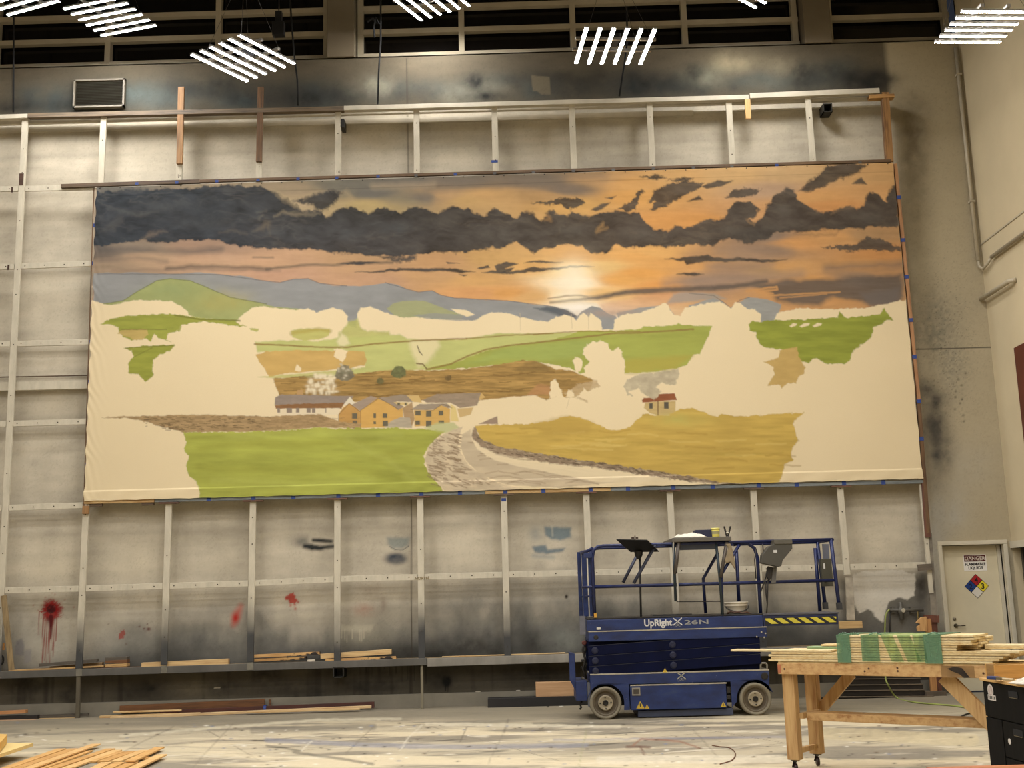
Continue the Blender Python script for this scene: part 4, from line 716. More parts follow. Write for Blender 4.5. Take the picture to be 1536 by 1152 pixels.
rows = [([(-25, 886.5), (0, 886), (122, 883), (380, 875), (507, 868.7), (632, 865.5), (760, 862), (890, 859), (1010, 856), (1260, 851), (1390, 847.5)], range(-1, 11), .085),
        ([(-25, 763.5), (10, 762), (122, 758)], (-1, 0), .085), ([(-25, 637), (10, 636), (130, 632.5)], (-1, 0), .085), ([(-25, 517), (15, 516), (138, 513)], (-1, 0), .085),
        ([(-25, 401.5), (20, 400), (140, 395.5)], (-1, 0), .085), ([(-25, 285), (0, 284), (150, 281)], (-1, 0), .085)]
for pts, bays, wd in rows:
    for k in bays:
        v = yi(pts, 0 if k < 0 else stud_x(k, pts[0][1]))
        u0 = (-90 if k < 0 else stud_x(k, v)+5.2); u1 = stud_x(max(k+1, 0), v)-5.2
        if k == 0 and pts[0][1] < 850: u1 = min(u1, np.interp(v, [284, 750], [143, 127])-1)
        if u1-u0 < 5: continue
        a, b = W(u0, yi(pts, u0), .004), W(u1, yi(pts, u1), .004); build('batten', MB().bar(a, b, wd, .032), pale, fr, bev=.003)
        n_ = 4
        for i in range(n_):
            q = a.lerp(b, (i+.2)/(n_-.4)); nail.lathe((q.x, q.y-.0155, q.z), (0, -1, 0), [(0, .010), (.003, .009)], 6)
build('nail_heads', nail, mat('nail rust', (64, 54, 40), .5, .5, .2), fr, kind='stuff')
build('back_beam', MB().bar(W(-60, 582, .16), W(136, 577, .16), .13, .09), pale, fr); build('back_rod', MB().bar(W(-60, 567, .2), W(138, 563, .2), .015, .02), brox, fr)
# top rail, in lengths of differing age
def rail_seg(nm, u0, v0, u1, v1, wd, mt, y=-.02, th=.1, lab=None):
    return build(nm, MB().bar(W(u0, v0, y), W(u1, v1, y), wd, th), mt, fr, bev=.004, label=lab)
rail_seg('top_rail', -60, 179, 43, 175.5, .07, paint_rail); rail_seg('top_rail', 43.5, 175, 516, 164.5, .075, wood('top rail wood', (116, 98, 74), (58, 52, 44), 'X'), lab='worn brown length of the top rail')
rail_seg('top_rail', 516.5, 164, 1122.5, 147.3, .075, paint_rail); rail_seg('top_rail', 1124, 145.5, 1318, 137.5, .085, paint_rail)
build('back_rail', MB().bar(W(-60, 187, .10), W(1330, 148, .10), .05, .06), paint_rail, fr)
build('wall_batten', MB().bar(W(-60, 197.5, .22), W(1040, 170, .22), .085, .05), paint_rail, fr); build('wall_batten', MB().bar(W(1040, 169, .22), W(1332, 159, .22), .025, .03), paint_rail, fr)
# lower ledge
dsteel = oversprayed('ledge', (120, 116, 108), (62, 60, 54), .2, 1.2)
def Lp(u, dv=0, y=0.): return W(u, yi(ledge_pts, u)+dv, y)
build('ledge_board', MB().bar(Lp(-60, 5, -.02), Lp(640, 5, -.02), .10, .035), dsteel, fr, bev=.004); build('ledge_board', MB().bar(Lp(641, 6.5, -.02), Lp(1400, 8, -.02), .115, .035), oversprayed('ledge pale', (170, 164, 150), (66, 63, 56), .15, .95), fr, bev=.004)
zl0, zl1 = Lp(-60, 5).z, Lp(1400, 8).z
build('ledge_shelf', MB().add([(Lp(-60).x, -.002, zl0+.045), (Lp(1400).x, -.002, Lp(1400, 1).z), (Lp(1400).x, YW-.001, Lp(1400, 1).z), (Lp(-60).x, YW-.001, zl0+.045), (Lp(-60).x, -.002, zl0+.02), (Lp(1400).x, -.002, Lp(1400, 1).z-.025), (Lp(1400).x, YW-.001, Lp(1400, 1).z-.025), (Lp(-60).x, YW-.001, zl0+.02)], [(0,1,2,3),(7,6,5,4),(0,4,5,1),(1,5,6,2),(2,6,7,3),(3,7,4,0)]), wood('ledge top', (150, 128, 90), (70, 60, 46), 'X'), fr)
for u in (246, 375.5, 118.5): build('joint_plate', MB().bar(Lp(u, 0, -.042), Lp(u, 11, -.042), .085, .008), mat('joint plate', (122, 118, 104), .6, .2, .3, 8), fr)
post = mat('post grime', (92, 84, 66), .8, 0, .25, 3)
def to_floor(u, v, y): q = W(u, v, y); return Vector((q.x, y, 0.))
build('prop_post', MB().bar(to_floor(116.5, 1077, -.01), W(118.3, 1013, -.01), .055, .04), post, fr); build('prop_post', MB().bar(to_floor(633.5, 1063, 0), W(632.8, 998, 0), .035, .035), mat('post pale grime', (126, 118, 96), .8, 0, .2, 3), fr)
hp = W(508.5, 1008, .02); hb = .075
build('box_bracket', MB().box((hp.x-hb, -.04, hp.z+hb-.012), (hp.x+hb, .22, hp.z+hb)).box((hp.x-hb, -.04, hp.z-hb), (hp.x+hb, .22, hp.z-hb+.012)).box((hp.x-hb, -.04, hp.z-hb), (hp.x-hb+.012, .22, hp.z+hb)).box((hp.x+hb-.012, -.04, hp.z-hb), (hp.x+hb, .22, hp.z+hb)).box((hp.x-hb, .2, hp.z-hb), (hp.x+hb, .24, hp.z+hb)), mat('bracket dark', (46, 44, 38), .6, .3, .3), fr)
hp = W(1241, 162.5, .0); hb = .07
build('box_bracket', MB().box((hp.x-hb, -.03, hp.z+hb-.012), (hp.x+hb, .2, hp.z+hb)).box((hp.x-hb, -.03, hp.z-hb), (hp.x+hb, .2, hp.z-hb+.012)).box((hp.x-hb, -.03, hp.z-hb), (hp.x-hb+.012, .2, hp.z+hb)).box((hp.x+hb-.012, -.03, hp.z-hb), (hp.x+hb, .2, hp.z+hb)).box((hp.x-hb, .18, hp.z-hb), (hp.x+hb, .2, hp.z+hb)), MATS['bracket dark'], fr)
hp = W(514, 186, .02); build('box_bracket', MB().box((hp.x-.03, -.02, hp.z-.07), (hp.x+.03, .2, hp.z+.07)), MATS['bracket dark'], fr)
# scabs of unpainted timber
def scab(u0, v0, u1, v1, wd, mt, y=-.045, th=.045, lab=None): return build('scab_board', MB().bar(W(u0, v0, y), W(u1, v1, y), wd, th), mt, fr, bev=.003, label=lab)
scab(269.5, 246, 272.2, 131, .095, rawz, lab='brown upright board nailed across the top rail, second stud'); scab(388.5, 243, 391.3, 131, .09, browz, -.045, lab='dark brown upright board nailed across the top rail, third stud')
scab(1122.5, 178.5, 1120.8, 149, .085, wood('fresh pine upright', (216, 176, 112), (170, 120, 62), 'Z'), lab='short fresh pine block hanging from the top rail')
scab(1334.5, 243, 1327.5, 139, .11, rawz, -.03); scab(1303, 147, 1340, 145.5, .06, wood('pine cross', (190, 144, 84), (120, 80, 42), 'X'), -.0, .12)
scab(1329, 240, 1322.5, 150, .03, browz, -.01)
scab(1391.5, 806, 1385.5, 720, .075, wood('rust red upright', (104, 64, 46), (74, 40, 28), 'Z'), -.03, lab='rust red end board below the canvas')
scab(1377, 851.5, 1398, 850, .09, wood('grey block', (110, 98, 82), (60, 50, 42), 'X'), -.05); scab(1258.5, 937.5, 1293, 936.5, .10, raww, -.03, lab='raw pine block on the lower stud')
scab(128.5, 771, 129, 759, .09, rawz, -.05)
for u, v in ((313.5, 253), (32.7, 277)): pass
sr = mat('burn stain', (70, 46, 30), .8, 0, .3, 10)
for (u0, v0, u1, v1, wd) in ((31.5, 278, 32.3, 260, .07), (16.6, 284.6, 19.6, 284.5, .09), (11, 401, 14, 401, .085)):
    a, b = W(u0, v0, -.0215), W(u1, v1, -.0215); build('stain', MB().bar(a, b, wd, .002), sr, fr)
tp = W(741.8, 242, -.0215); build('tape_patch', MB().box((tp.x-.05, -.0225, tp.z-.02), (tp.x+.05, -.0205, tp.z+.02)), tape, fr); tp = W(755.6, 749.5, -.0215); build('tape_patch', MB().box((tp.x-.035, -.0225, tp.z-.022), (tp.x+.035, -.0205, tp.z+.022)), tape, fr)
tq = W(632.5, 866.5, -.023); text_obj('stencil', 'NORTH', .058, (tq.x, -.0225, tq.z-.028), mat('stencil ink', (130, 112, 70), .7, 0, 0), fr, bold=.001, align='CENTER')
for u, v, s_ in ((507, 257, '16'), (269, 263, '14')):
    tq = W(u, v, -.023); text_obj('pencil_number', s_, .07, (tq.x, -.0225, tq.z-.03), mat('pencil', (110, 102, 88), .7, 0, 0), fr, align='CENTER')
# stretcher round the canvas (part of the backdrop thing)
def sb(nm, u0, v0, u1, v1, wd, mt, y=-.02, th=.05): return build(nm, MB().bar(W(u0, v0, y), W(u1, v1, y), wd, th), mt, backdrop, bev=.003)
sb('stretcher_top', 92, 279.5, 300, 272.2, .06, brox, -.045, .05); sb('stretcher_top', 300, 272.2, 1336, 241.5, .045, wood('batten brown', (110, 84, 54), (60, 44, 30), 'X'), -.045, .05)
sb('stretcher_side', 129, 765, 144.2, 283, .035, wood('pale upright strip', (186, 170, 144), (120, 92, 66), 'Z')); sb('stretcher_side', 126.5, 760, 141.6, 283, .018, browz, -.01)
sb('stretcher_side', 1378, 602, 1342.5, 246, .05, wood('orange upright strip', (176, 128, 84), (120, 80, 50), 'Z'), -.03); sb('stretcher_side', 1392.5, 800, 1377.5, 602, .055, browz, -.03)
for u0, u1, mt in ((127, 232, raww), (232.5, 727, bluegrey), (727.5, 916, raww), (916.5, 1384, bluegrey)):
    f = lambda u: 753.5+(u-127)*(722.5-753.5)/(1384-127); sb('stretcher_bottom', u0, f(u0), u1, f(u1), .05, mt, -.03)
bl_v = lambda u: 753+(u-127)*(722-753)/(1384-127)
for u in (313, 380, 440, 507.5, 567, 632, 690, 758, 815, 886, 942, 1010, 1069, 1138, 1195, 1266, 1325):
    a = W(u, bl_v(u)-.3, -.057); build('tape', MB().box((a.x-.03, -.058, a.z-.035), (a.x+.03, -.0555, a.z+.03)), tape, backdrop)
for v in (338, 395, 453, 513, 573, 636, 698): a = W(np.interp(v, [283, 765], [144.2, 129]), v, -.047); build('tape', MB().box((a.x-.028, -.048, a.z-.03), (a.x+.028, -.0455, a.z+.03)), tape, backdrop)
for v in (296, 360, 415, 480, 535, 602, 658): a = W(np.interp(v, [246, 602, 720], [1343.5, 1378.5, 1387]), v, -.06); build('tape', MB().box((a.x-.035, -.062, a.z-.028), (a.x+.03, -.0585, a.z+.028)), tape, backdrop)
for u in (205, 265, 325, 387, 447, 505, 567, 624, 683, 742, 800, 860, 920, 980, 1040, 1098, 1165, 1290): a = W(u, 277-(u-145)*.0288, -.073); build('tape', MB().box((a.x-.025, -.074, a.z-.02), (a.x+.025, -.0715, a.z+.02)), tape if u % 2 else mat('steel clip', (90, 88, 84), .5, .4), backdrop)
for k in (2, 3, 4, 5, 6, 7, 8, 9, 10):
    u = stud_x(k, 750); v = bl_v(u)+4.6; build('bearer_block', MB().bar(W(u-15, v+.3, -.035), W(u+15, v-.3, -.035), .022, .06), brox if k in (6, 9) else wood('rust block', (110, 74, 50), (60, 40, 28), 'X'), backdrop)
for u in (145, 222): v = bl_v(u)+5; build('bearer_block', MB().bar(W(u-9, v+.3, -.015), W(u+9, v-.3, -.015), .045, .05), brox, backdrop)
tk = MB()
for i in range(40):
    u = 150+i*30.3; a = W(u, 282.6-(u-145)*.0312, -.076); tk.lathe((a.x, -.079, a.z), (0, -1, 0), [(0, .010), (.004, .008)], 6)
build('tack_heads', tk, mat('tack', (50, 46, 40), .5, .5), backdrop, kind='stuff')
# ================================================================== LAMPS
ledm = emis('led strip', (1., .975, .97), 74.); alu = mat('lamp aluminium', (168, 164, 156), .4, .6, .05); blackm = mat('black plastic', (20, 19, 18), .5, 0, .1); lens = ledm
LBAR, LW = .97, .87
def lamp(cx, cy, z, ang, label, nbar=6, wires=True, sc=1.):
    """six LED bars side by side on two cross rails, hung on wires; ang = direction the bars run"""
    R_ = Matrix.Rotation(ang, 3, 'Z'); dx, dy = R_ @ Vector((1, 0, 0)), R_ @ Vector((0, 1, 0)); c = Vector((cx, cy, z)); LBAR, LW = .97*sc, .87*sc
    root = empty('led_panel_light', c, label, 'ceiling light', 'LED bar lights hung over the floor')
    for i in range(nbar):
        o = c+dy*((i+.5)/nbar-.5)*(LW*1.2)
        b = build('light_bar', MB().obox(o+Vector((0, 0, .02)), dx*LBAR/2, dy*.024, Vector((0, 0, .014))), alu, root)
        mb = MB()
        for (t0, t1) in ((-.5, .19), (.2, .5)):
            q0, q1 = o+dx*LBAR*t0, o+dx*LBAR*t1; n = 6; prof = []
            for s_ in range(n+1):
                a = math.pi*s_/n; prof.append((math.cos(a)*.022, -math.sin(a)*.004))
            vs = [q0+dy*h+Vector((0, 0, k+.005)) for h, k in prof]+[q1+dy*h+Vector((0, 0, k+.005)) for h, k in prof]
            mb.add(vs, [(j, j+1, n+2+j, n+1+j) for j in range(n)]+[tuple(range(n+1)), tuple(range(2*n+1, n, -1))])
        build('led_strip', mb, ledm, b)
    for t_ in (-.12, .18): build('cross_rail', MB().obox(c+dx*t_+Vector((0, 0, .05)), dy*LW*.6, dx*.02, Vector((0, 0, .016))), alu, root)
    build('driver_box', MB().obox(c+Vector((0, 0, .10)), dx*.13, dy*.06, Vector((0, 0, .032))), blackm, root, bev=.006)
    if wires:
        wm = MB()
        top = c+Vector((0, 0, 1.3))
        for sx in (-.3, .3):
            for sy in (-.4, .4): wm.tube([c+dx*sx+dy*sy+Vector((0, 0, .05)), top], .0025, 5)
        wm.tube([top, Vector((cx, cy, ZC))], .006, 6); build('hanging_wire', wm, mat('wire', (60, 56, 50), .5, .4), root)
    return root
def ldir(p, q): d = q-p; return math.atan2(d.y, d.x)
# seen lamps: placed from where their bars end
a, b, c_ = G(880, 43, 8.5), G(864, 96, 8.5), G(962, 97, 8.5); d_ = G(981, 43, 8.5); m_ = (a+b+c_+d_)/4
lamp(m_.x, m_.y, 8.5, ldir(b, a)+math.pi, 'hanging LED light with six upright white bars, right of centre above the canvas')
a, b, c_, d_ = G(355, 52, 8.5), G(440, 96, 8.5), G(290, 83, 8.5), G(373, 124, 8.5); m_ = (a+b+c_+d_)/4
lamp(m_.x, m_.y, 8.5, ldir(b, a), 'hanging LED light turned cornerwise, the whole diamond in view, lowest of all the lights')
z = 7.7; a, b, c_ = G(1445, 15, z), G(1400, 67, z), G(1498, 67, z); m_ = (a+c_)/2
lamp(m_.x, m_.y, z, ldir(b, c_)+math.pi, 'hanging LED light with level bars in the top right corner by the right wall', sc=.80)
z = 10.2; a, b, c_ = G(228, 40, z), G(150, 55, z), G(193, 6, z); dd = (a-b).normalized(); pp = (c_-a).normalized(); m_ = (a+b)/2+pp*LW/2*1.02
lamp(m_.x, m_.y, z, ldir(b, a), 'hanging LED light at top left, five slanted bars in view, beside the cropped corner one')
q0, q1 = G(88, 2, z), G(0, 26.5, z); dd = (q0-q1).normalized(); pp = Vector((dd.y, -dd.x, 0)); pp = pp if pp.y < 0 else -pp; m_ = q0-dd*LBAR/2+pp*(LW*.5)
lamp(m_.x, m_.y, z, ldir(q1, q0), 'hanging LED light in the extreme top left corner, only two long bars in view')
z = 10.5; q0, q5, q1 = G(628, 28, z), G(708, 13, z), G(592, 0, z); dd = (q1-q0).normalized(); m_ = (q0+q5)/2+dd*LBAR/2
lamp(m_.x, m_.y, z, ldir(q0, q1), 'hanging LED light at the top edge left of centre, only lower bar ends in view')
z = 10.2; q0, q1 = G(1130, 9.5, z), G(1145, 4, z); e = (q1-q0).normalized(); q2 = G(1112, 0, z); dd = (q2-q0).normalized(); m_ = q0+dd*LBAR/2+e*LW/2
lamp(m_.x, m_.y, z, ldir(q0, q2), 'hanging LED light at the top edge right of centre, just two bar tips in view')
# unseen rows of the same lights, added for more frontal light
k = 0
for y, xs_ in ((-6.3, (-2.5, 2., 6.2, 10.4)), (-9.3, (-.5, 4.2, 8.6, 12.6)), (-12.6, (-2.5, 2., 6.2, 10.8)), (-16., (0., 4.6, 9., 12.8)), (-20., (-1., 4., 9., 12.5))):
    for x in xs_:
        k += 1; lamp(x, y, 8.5, .5*k, 'unseen hanging LED light added over the open floor for frontal light')
# black cables dropped from above
ropem = mat('black cable', (9, 8, 7), .95, 0, .1)
for i, (pts, lab) in enumerate([([(21, -40), (20.5, 60), (20, 168)], 'thin black cable hanging in front of the windows at far left'), ([(433, -40), (437, 30), (441, 80), (446, 120), (447, 158)], 'black cable dropping past the diamond light to the frame'),
                 ([(571, -40), (571, 60), (568, 110), (566.5, 156)], 'black cable hanging left of the middle windows, reaching the frame'), ([(940, 10), (941, 60), (936, 100), (929, 144)], 'black cable trailing from under the six upright bars to the frame')]):
    P_ = [W(u, v, -.12) for u, v in pts]
    if i < 3: P_.insert(0, Vector((P_[0].x, -.12, ZC-.01)))
    build('hanging_cable', MB().tube(P_, .014, 8), ropem, label=lab, cat='cable', smooth=True)
kb = W(564.5, 34, -.12); build('cable_knot', MB().tube([kb+Vector(v) for v in ((-.14, 0, .02), (-.05, -.03, .06), (0, .02, 0), (.05, -.03, -.04), (0, -.02, .08), (-.04, 0, -.08), (-.03, 0, -.25))], .016, 8), ropem, label='bunched knot of black cable tied on the cable left of the middle windows', cat='cable')
kb = W(418, 45, -.4); build('motor_block', MB().box((kb.x-.09, -.46, kb.z-.1), (kb.x+.09, -.34, kb.z+.12)).box((kb.x-.05, -.44, kb.z+.12), (kb.x+.05, -.36, kb.z+.3)).tube([(kb.x, -.4, kb.z+.3), (kb.x, -.4, ZC-.01)], .01), blackm, label='black hoist block hanging above the diamond light', cat='hoist')
# ================================================================== SCISSOR LIFT
LF, LB = -2.1, -1.36                        # near and far side planes
def X_(u, v, y=LF): return W(u, v, y).x
def Z_(u, v, y=LF): return W(u, v, y).z
def mk_blue():
    mt, nt, b = new_mat('lift blue'); b.inputs['Roughness'].default_value = .45
    n = noise(nt, 3, (1, 1, 2.2), 6, .65); r = ramp(nt, n.outputs[0], [(.3, L4((14, 28, 66))), (.58, L4((24, 46, 98))), (.74, L4((50, 64, 96)))])
    n2 = noise(nt, 26, (1, 1, .6), 3, .6); k = ramp(nt, n2.outputs[0], [(.70, (0, 0, 0, 1)), (.76, (.7, .7, .7, 1))])
    mx = nt.nodes.new('ShaderNodeMixRGB'); mx.inputs[2].default_value = L4((128, 130, 132)); nt.links.new(k.outputs[0], mx.inputs[0]); nt.links.new(r.outputs[0], mx.inputs[1]); nt.links.new(mx.outputs[0], b.inputs['Base Color']); return mt
blue = mk_blue(); dblue = mat('scissor blue', (6, 13, 44), .6, 0, .3, 4); dblue.node_tree.nodes['Principled BSDF'].inputs['Specular IOR Level'].default_value = .1; tubeb = mat('rail tube blue', (20, 32, 78), .4, .1, .3, 12); worn = mat('worn edge', (168, 160, 140), .6, .1, .2, 10)
greyb = mat('slate blue', (58, 66, 88), .6, 0, .15, 4); rub = mat('tyre rubber', (128, 120, 100), .85, 0, .18, 8); hubm = mat('wheel hub', (88, 76, 56), .7, 0, .25, 12); darkm = mat('greasy dark', (34, 30, 24), .6, .2, .3, 8)
yel = mat('hazard yellow', (206, 192, 60), .6, 0, .12, 8); hblk = mat('hazard black', (22, 22, 20), .6, 0, .1); whitem = mat('decal white', (208, 206, 200), .5, 0, .05); silver = mat('decal silver', (150, 150, 146), .5, .1, .1)
lx0, lx1 = X_(885, 1018), X_(1154, 1014)
lift = empty('scissor_lift', ((lx0+lx1)/2, (LF+LB)/2, 0), 'blue scissor lift, folded down, parked on the floor in front of the frame', 'scissor lift')
def lb(nm, u0, v0, u1, v1, mt, ya=LF, yb=LB, bev=.006, lab=None, par=None):
    vm, um = (v0+v1)/2, (u0+u1)/2
    return build(nm, MB().box((X_(u0, vm, ya), ya, Z_(um, v1, ya)), (X_(u1, vm, ya), yb, Z_(um, v0, ya))), mt, par or lift, bev=bev, label=lab)
# chassis
ch = lb('chassis', 885, 1009, 1154, 1024.5, blue)
lb('chassis_lip', 885, 1007.4, 1154, 1009.4, worn, LF-.004, LB, .002)
def W3(u, v, y): q = W(u, v, y); return (q.x, y, q.z)
# side plates with wheel arches
def arch(uc, vc, r, u0, u1, vt, vb, side):
    pts = [W(u0, vt, LF), W(u1, vt, LF), W(u1, vb, LF)] if side < 0 else [W(u1, vt, LF), W(u0, vt, LF), W(u0, vb, LF)]
    c = W(uc, vc, LF); out = []
    for i in range(13):
        a = (math.radians(-12)+math.radians(192)*i/12) if side < 0 else (math.radians(192)-math.radians(204)*i/12)
        out.append(Vector((c.x+r*math.cos(a), LF, c.z+r*math.sin(a))))
    return pts, out
whr = .197; wl, wr = W(908.5, 1055, LF), W(1133.5, 1050.5, LF); AR = whr+.035
def side_plate(wc, xa, xb, zt, zb, edge):
    """plate from xa to xb with the wheel's arch cut from its lower edge; open toward edge"""
    p = [Vector((xa, LF, zt)), Vector((xb, LF, zt))]
    if edge < 0:
        p += [Vector((xb, LF, zb)), Vector((wc.x+AR*.97, LF, zb))]
        p += [Vector((wc.x+AR*math.cos(a), LF, whr+AR*math.sin(a))) for a in np.linspace(-.1, math.pi*.93, 14)]
        p += [Vector((xa, LF, whr+AR*.55))]
    else:
        p += [Vector((xb, LF, whr+AR*.55))]
        p += [Vector((wc.x+AR*math.cos(a), LF, whr+AR*math.sin(a))) for a in np.linspace(math.pi*.10, math.pi+.1, 14)]
        p += [Vector((xa, LF, zb))]
    return MB().prism(p, (0, .012, 0))
zt = Z_(1020, 1024.5)
build('side_plate', side_plate(wl, X_(886, 1040), X_(944, 1045), zt+.005, Z_(940, 1065), -1), blue, lift, label='left side plate with the wheel arch')
build('side_plate', side_plate(wr, X_(1097, 1042), X_(1154, 1030), zt+.005, Z_(1100, 1061), 1), blue, lift, label='right side plate with the wheel arch')
build('inner_chassis', MB().box((X_(892, 1040), LF+.26, .14), (X_(1150, 1040), LB-.2, zt)), darkm, lift)
dp = lb('battery_door', 945.5, 1027, 1090, 1063.5, blue, LF-.015, LF+.3, .006); lb('door_lip', 945.5, 1025.6, 1090, 1027.4, worn, LF-.018, LF+.1, .002, par=dp)
lb('latch', 1090.5, 1030, 1096, 1040, darkm, LF-.01, LF+.05); lb('latch', 1090.5, 1043, 1096, 1049, darkm, LF-.01, LF+.05)
lb('pothole_guard', 957, 1064, 1100, 1074, greyb, LF+.03, LB-.03)
mx_ = lb('gauge_plate', 948, 1031.5, 960.5, 1043.5, mat('gauge grey', (140, 134, 120), .5, .1, .1), LF-.024, LF-.0155, .003); lb('gauge_window', 950, 1034, 958.5, 1041, mat('gauge dark', (70, 64, 56), .3), LF-.027, LF-.0245, .001, par=mx_)
def tri(nm, u, v, h, y, par):
    c = W(u, v, y); build(nm, MB().prism([(c.x-h*.6, y, c.z-h*.5), (c.x+h*.6, y, c.z-h*.5), (c.x, y, c.z+h*.55)], (0, .0015, 0)), mat('warning yellow', (196, 164, 50), .6, 0, .2, 30), par)
    build('warning_mark', MB().box((c.x-h*.07, y-.001, c.z-h*.3), (c.x+h*.07, y-.0002, c.z+h*.22)), hblk, par)
tri('warning_triangle', 960.5, 1057.5, .085, LF-.018, dp); tri('warning_triangle', 970.5, 1060, .05, LF-.018, dp); tri('warning_triangle', 1085, 1056.5, .06, LF-.018, dp)
# wheels
def wheel(c, y, d, far=False):
    t = build('wheel', MB().lathe((c.x, y+d*.0, whr), (0, d, 0), [(.02, whr*.70), (0, whr*.80), (-.012, whr*.86), (-.015, whr*.93), (0, whr*.985), (.02, whr), (.095, whr), (.115, whr*.95), (.115, whr*.3)], 48, False), rub, lift, smooth=True)
    build('rim', MB().lathe((c.x, y, whr), (0, d, 0), [(.0, whr*.80), (-.004, whr*.74), (.03, whr*.70), (.034, whr*.50), (.016, whr*.44), (.014, whr*.2), (.014, .001)], 40, False), hubm, t, smooth=True)
    build('hub_plate', MB().lathe((c.x, y+d*.010, whr), (0, d, 0), [(.012, whr*.47), (-.004, whr*.46), (-.006, whr*.40), (.003, whr*.34), (.003, .001)], 32, False), mat('hub plate', (158, 146, 120), .55, .1, .2, 12), t, smooth=True)
    hc = MB().lathe((c.x, y-d*.004, whr), (0, d, 0), [(0, .030), (-.012, .026), (.02, .036)], 16)
    build('hub_cap', hc, darkm, t)
    bm_ = MB()
    for i in range(4):
        a = i*math.pi/2+.05; bm_.lathe((c.x+.068*math.cos(a), y+d*.012, whr+.068*math.sin(a)), (0, d, 0), [(0, .010), (-.012, .009)], 6)
    build('lug_nut', bm_, darkm, t, kind='stuff')
wheel(wl, LF-.005, 1); wheel(wr, LF-.005, 1); wheel(wl, LB+.005, -1); wheel(wr, LB+.005, -1)
# scissor arms, folded
zS0, zS1 = Z_(1012, 1006), Z_(1012, 959)
hA = (zS1-zS0)/3.05
xl, xr = X_(883, 984), X_(1141, 980)
for i in range(3):
    zc = zS0+hA*(i+.5)
    for (y, s_, mt) in ((LF+.03, 1, dblue), (LF+.09, -1, dblue), (LB-.05, 1, dblue), (LB-.11, -1, dblue)):
        mb = MB().bar((xl, y, zc-.045*s_), (xr, y, zc+.055*s_), hA*.97, .05)
        o = build('scissor_arm', mb, mt, lift, bev=.004)
        if y == LF+.03:
            build('arm_edge', MB().bar((xl, y-.026, zc-.045+hA*.47), (xr, y-.026, zc+.055+hA*.47), .006, .004), mat('arm edge', (34, 38, 56), .5, .2), o)
            for xx in (xl+.08, (xl+xr)/2-.02): build('pivot_boss', MB().lathe((xx, y-.025, zc-.045+(xx-xl)/(xr-xl)*.1), (0, -1, 0), [(0, .042), (.008, .040), (.010, .030), (.016, .026)], 20), mat('boss blue', (10, 18, 50), .5), o)
tri('warning_triangle', 997.5, 1005.5, .05, LF-.006, lift)
# platform
deck = lb('deck_side', 880, 926.5, 1144.5, 943.5, blue); lb('deck_floor', 880, 923.6, 1144.5, 926.3, darkm, LF+.01, LB)
band = lb('lower_side', 882.5, 944.4, 1150.5, 959, blue, LF-.006, LB+.006); lb('lower_lip', 882.5, 943.2, 1150.5, 944.8, worn, LF-.010, LB+.008, .002, par=band)
for u in (894,): q = W(u, 956, LF-.008); build('bolt_boss', MB().lathe((q.x, LF-.007, q.z), (0, -1, 0), [(0, .030), (.006, .028), (.008, .018)], 20), darkm, band)
for u, v in ((1142, 948), (1146, 956), (1135, 955), (1148, 950)): q = W(u, v, LF); build('bolt', MB().lathe((q.x, LF-.007, q.z), (0, -1, 0), [(0, .011), (.008, .010)], 8), worn, band)
q = W(1147, 1014, LF); build('bolt_boss', MB().lathe((q.x, LF-.001, q.z), (0, -1, 0), [(0, .045), (.008, .043), (.010, .03)], 20), darkm, ch)
hq = [W(1141, 1006, LF+.02), W(1141, 997, LF+.02), W(1143, 994.5, LF+.02), W(1148.5, 994.5, LF+.02), W(1150.5, 997, LF+.02), W(1150.5, 1006, LF+.02)]; build('tie_loop', MB().tube(hq, .012, 8), mat('loop grey', (140, 134, 120), .5, .3), lift, smooth=True)
def xlogo(u, v, sz, y, par, mt):
    c = W(u, v, y)
    for i, (s_, dz) in enumerate(((1, .0), (-1, 0.))):
        pts = [Vector((c.x-sz*.55, y, c.z+s_*sz*.42)), Vector((c.x-sz*.15, y, c.z+s_*sz*.12)), Vector((c.x, y, c.z)), Vector((c.x+sz*.15, y, c.z-s_*sz*.12)), Vector((c.x+sz*.55, y, c.z-s_*sz*.42))]
        build('logo_stroke', MB().prism([p+Vector((0, 0, sz*.08)) for p in pts]+[p-Vector((0, 0, sz*.08)) for p in reversed(pts)], (0, .0012, 0)), mt, par)
    for k_ in (1, 2): build('logo_stroke', MB().prism([(c.x-sz*.5, y, c.z-sz*(.42+.16*k_)), (c.x, y, c.z-sz*(.1+.17*k_)), (c.x+sz*.5, y, c.z-sz*(.42+.16*k_)), (c.x, y, c.z-sz*(.17+.17*k_))], (0, .0012, 0)), silver, par)
yt = LF-.004
q = W(966, 939.2, yt); text_obj('lettering', 'UpRight', .115, (q.x, yt, q.z), whitem, deck, bold=.003, xs=.93)
xlogo(1016.5, 932.2, .10, yt, deck, whitem)
q = W(1026.3, 936.6, yt); text_obj('lettering', '26N', .075, (q.x, yt, q.z), silver, deck, bold=.0011, xs=2.35)
xlogo(1022, 1013.5, .10, LF-.004, ch, mat('decal dull', (158, 156, 140), .6, .1, .1))
lb('yellow_tag', 891, 919.5, 895.5, 926.5, mat('tag orange', (196, 146, 50), .6), LF-.012, LF-.002, .002); lb('white_label', 895, 941, 901, 944.5, mat('label pale', (206, 200, 184), .6), LF-.012, LF-.007, .001)
for (u, v, s_) in ((957, 930, .03), (961, 951, .02), (972, 958, .012), (968, 953, .014), (957, 990-2, .006)):
    pass
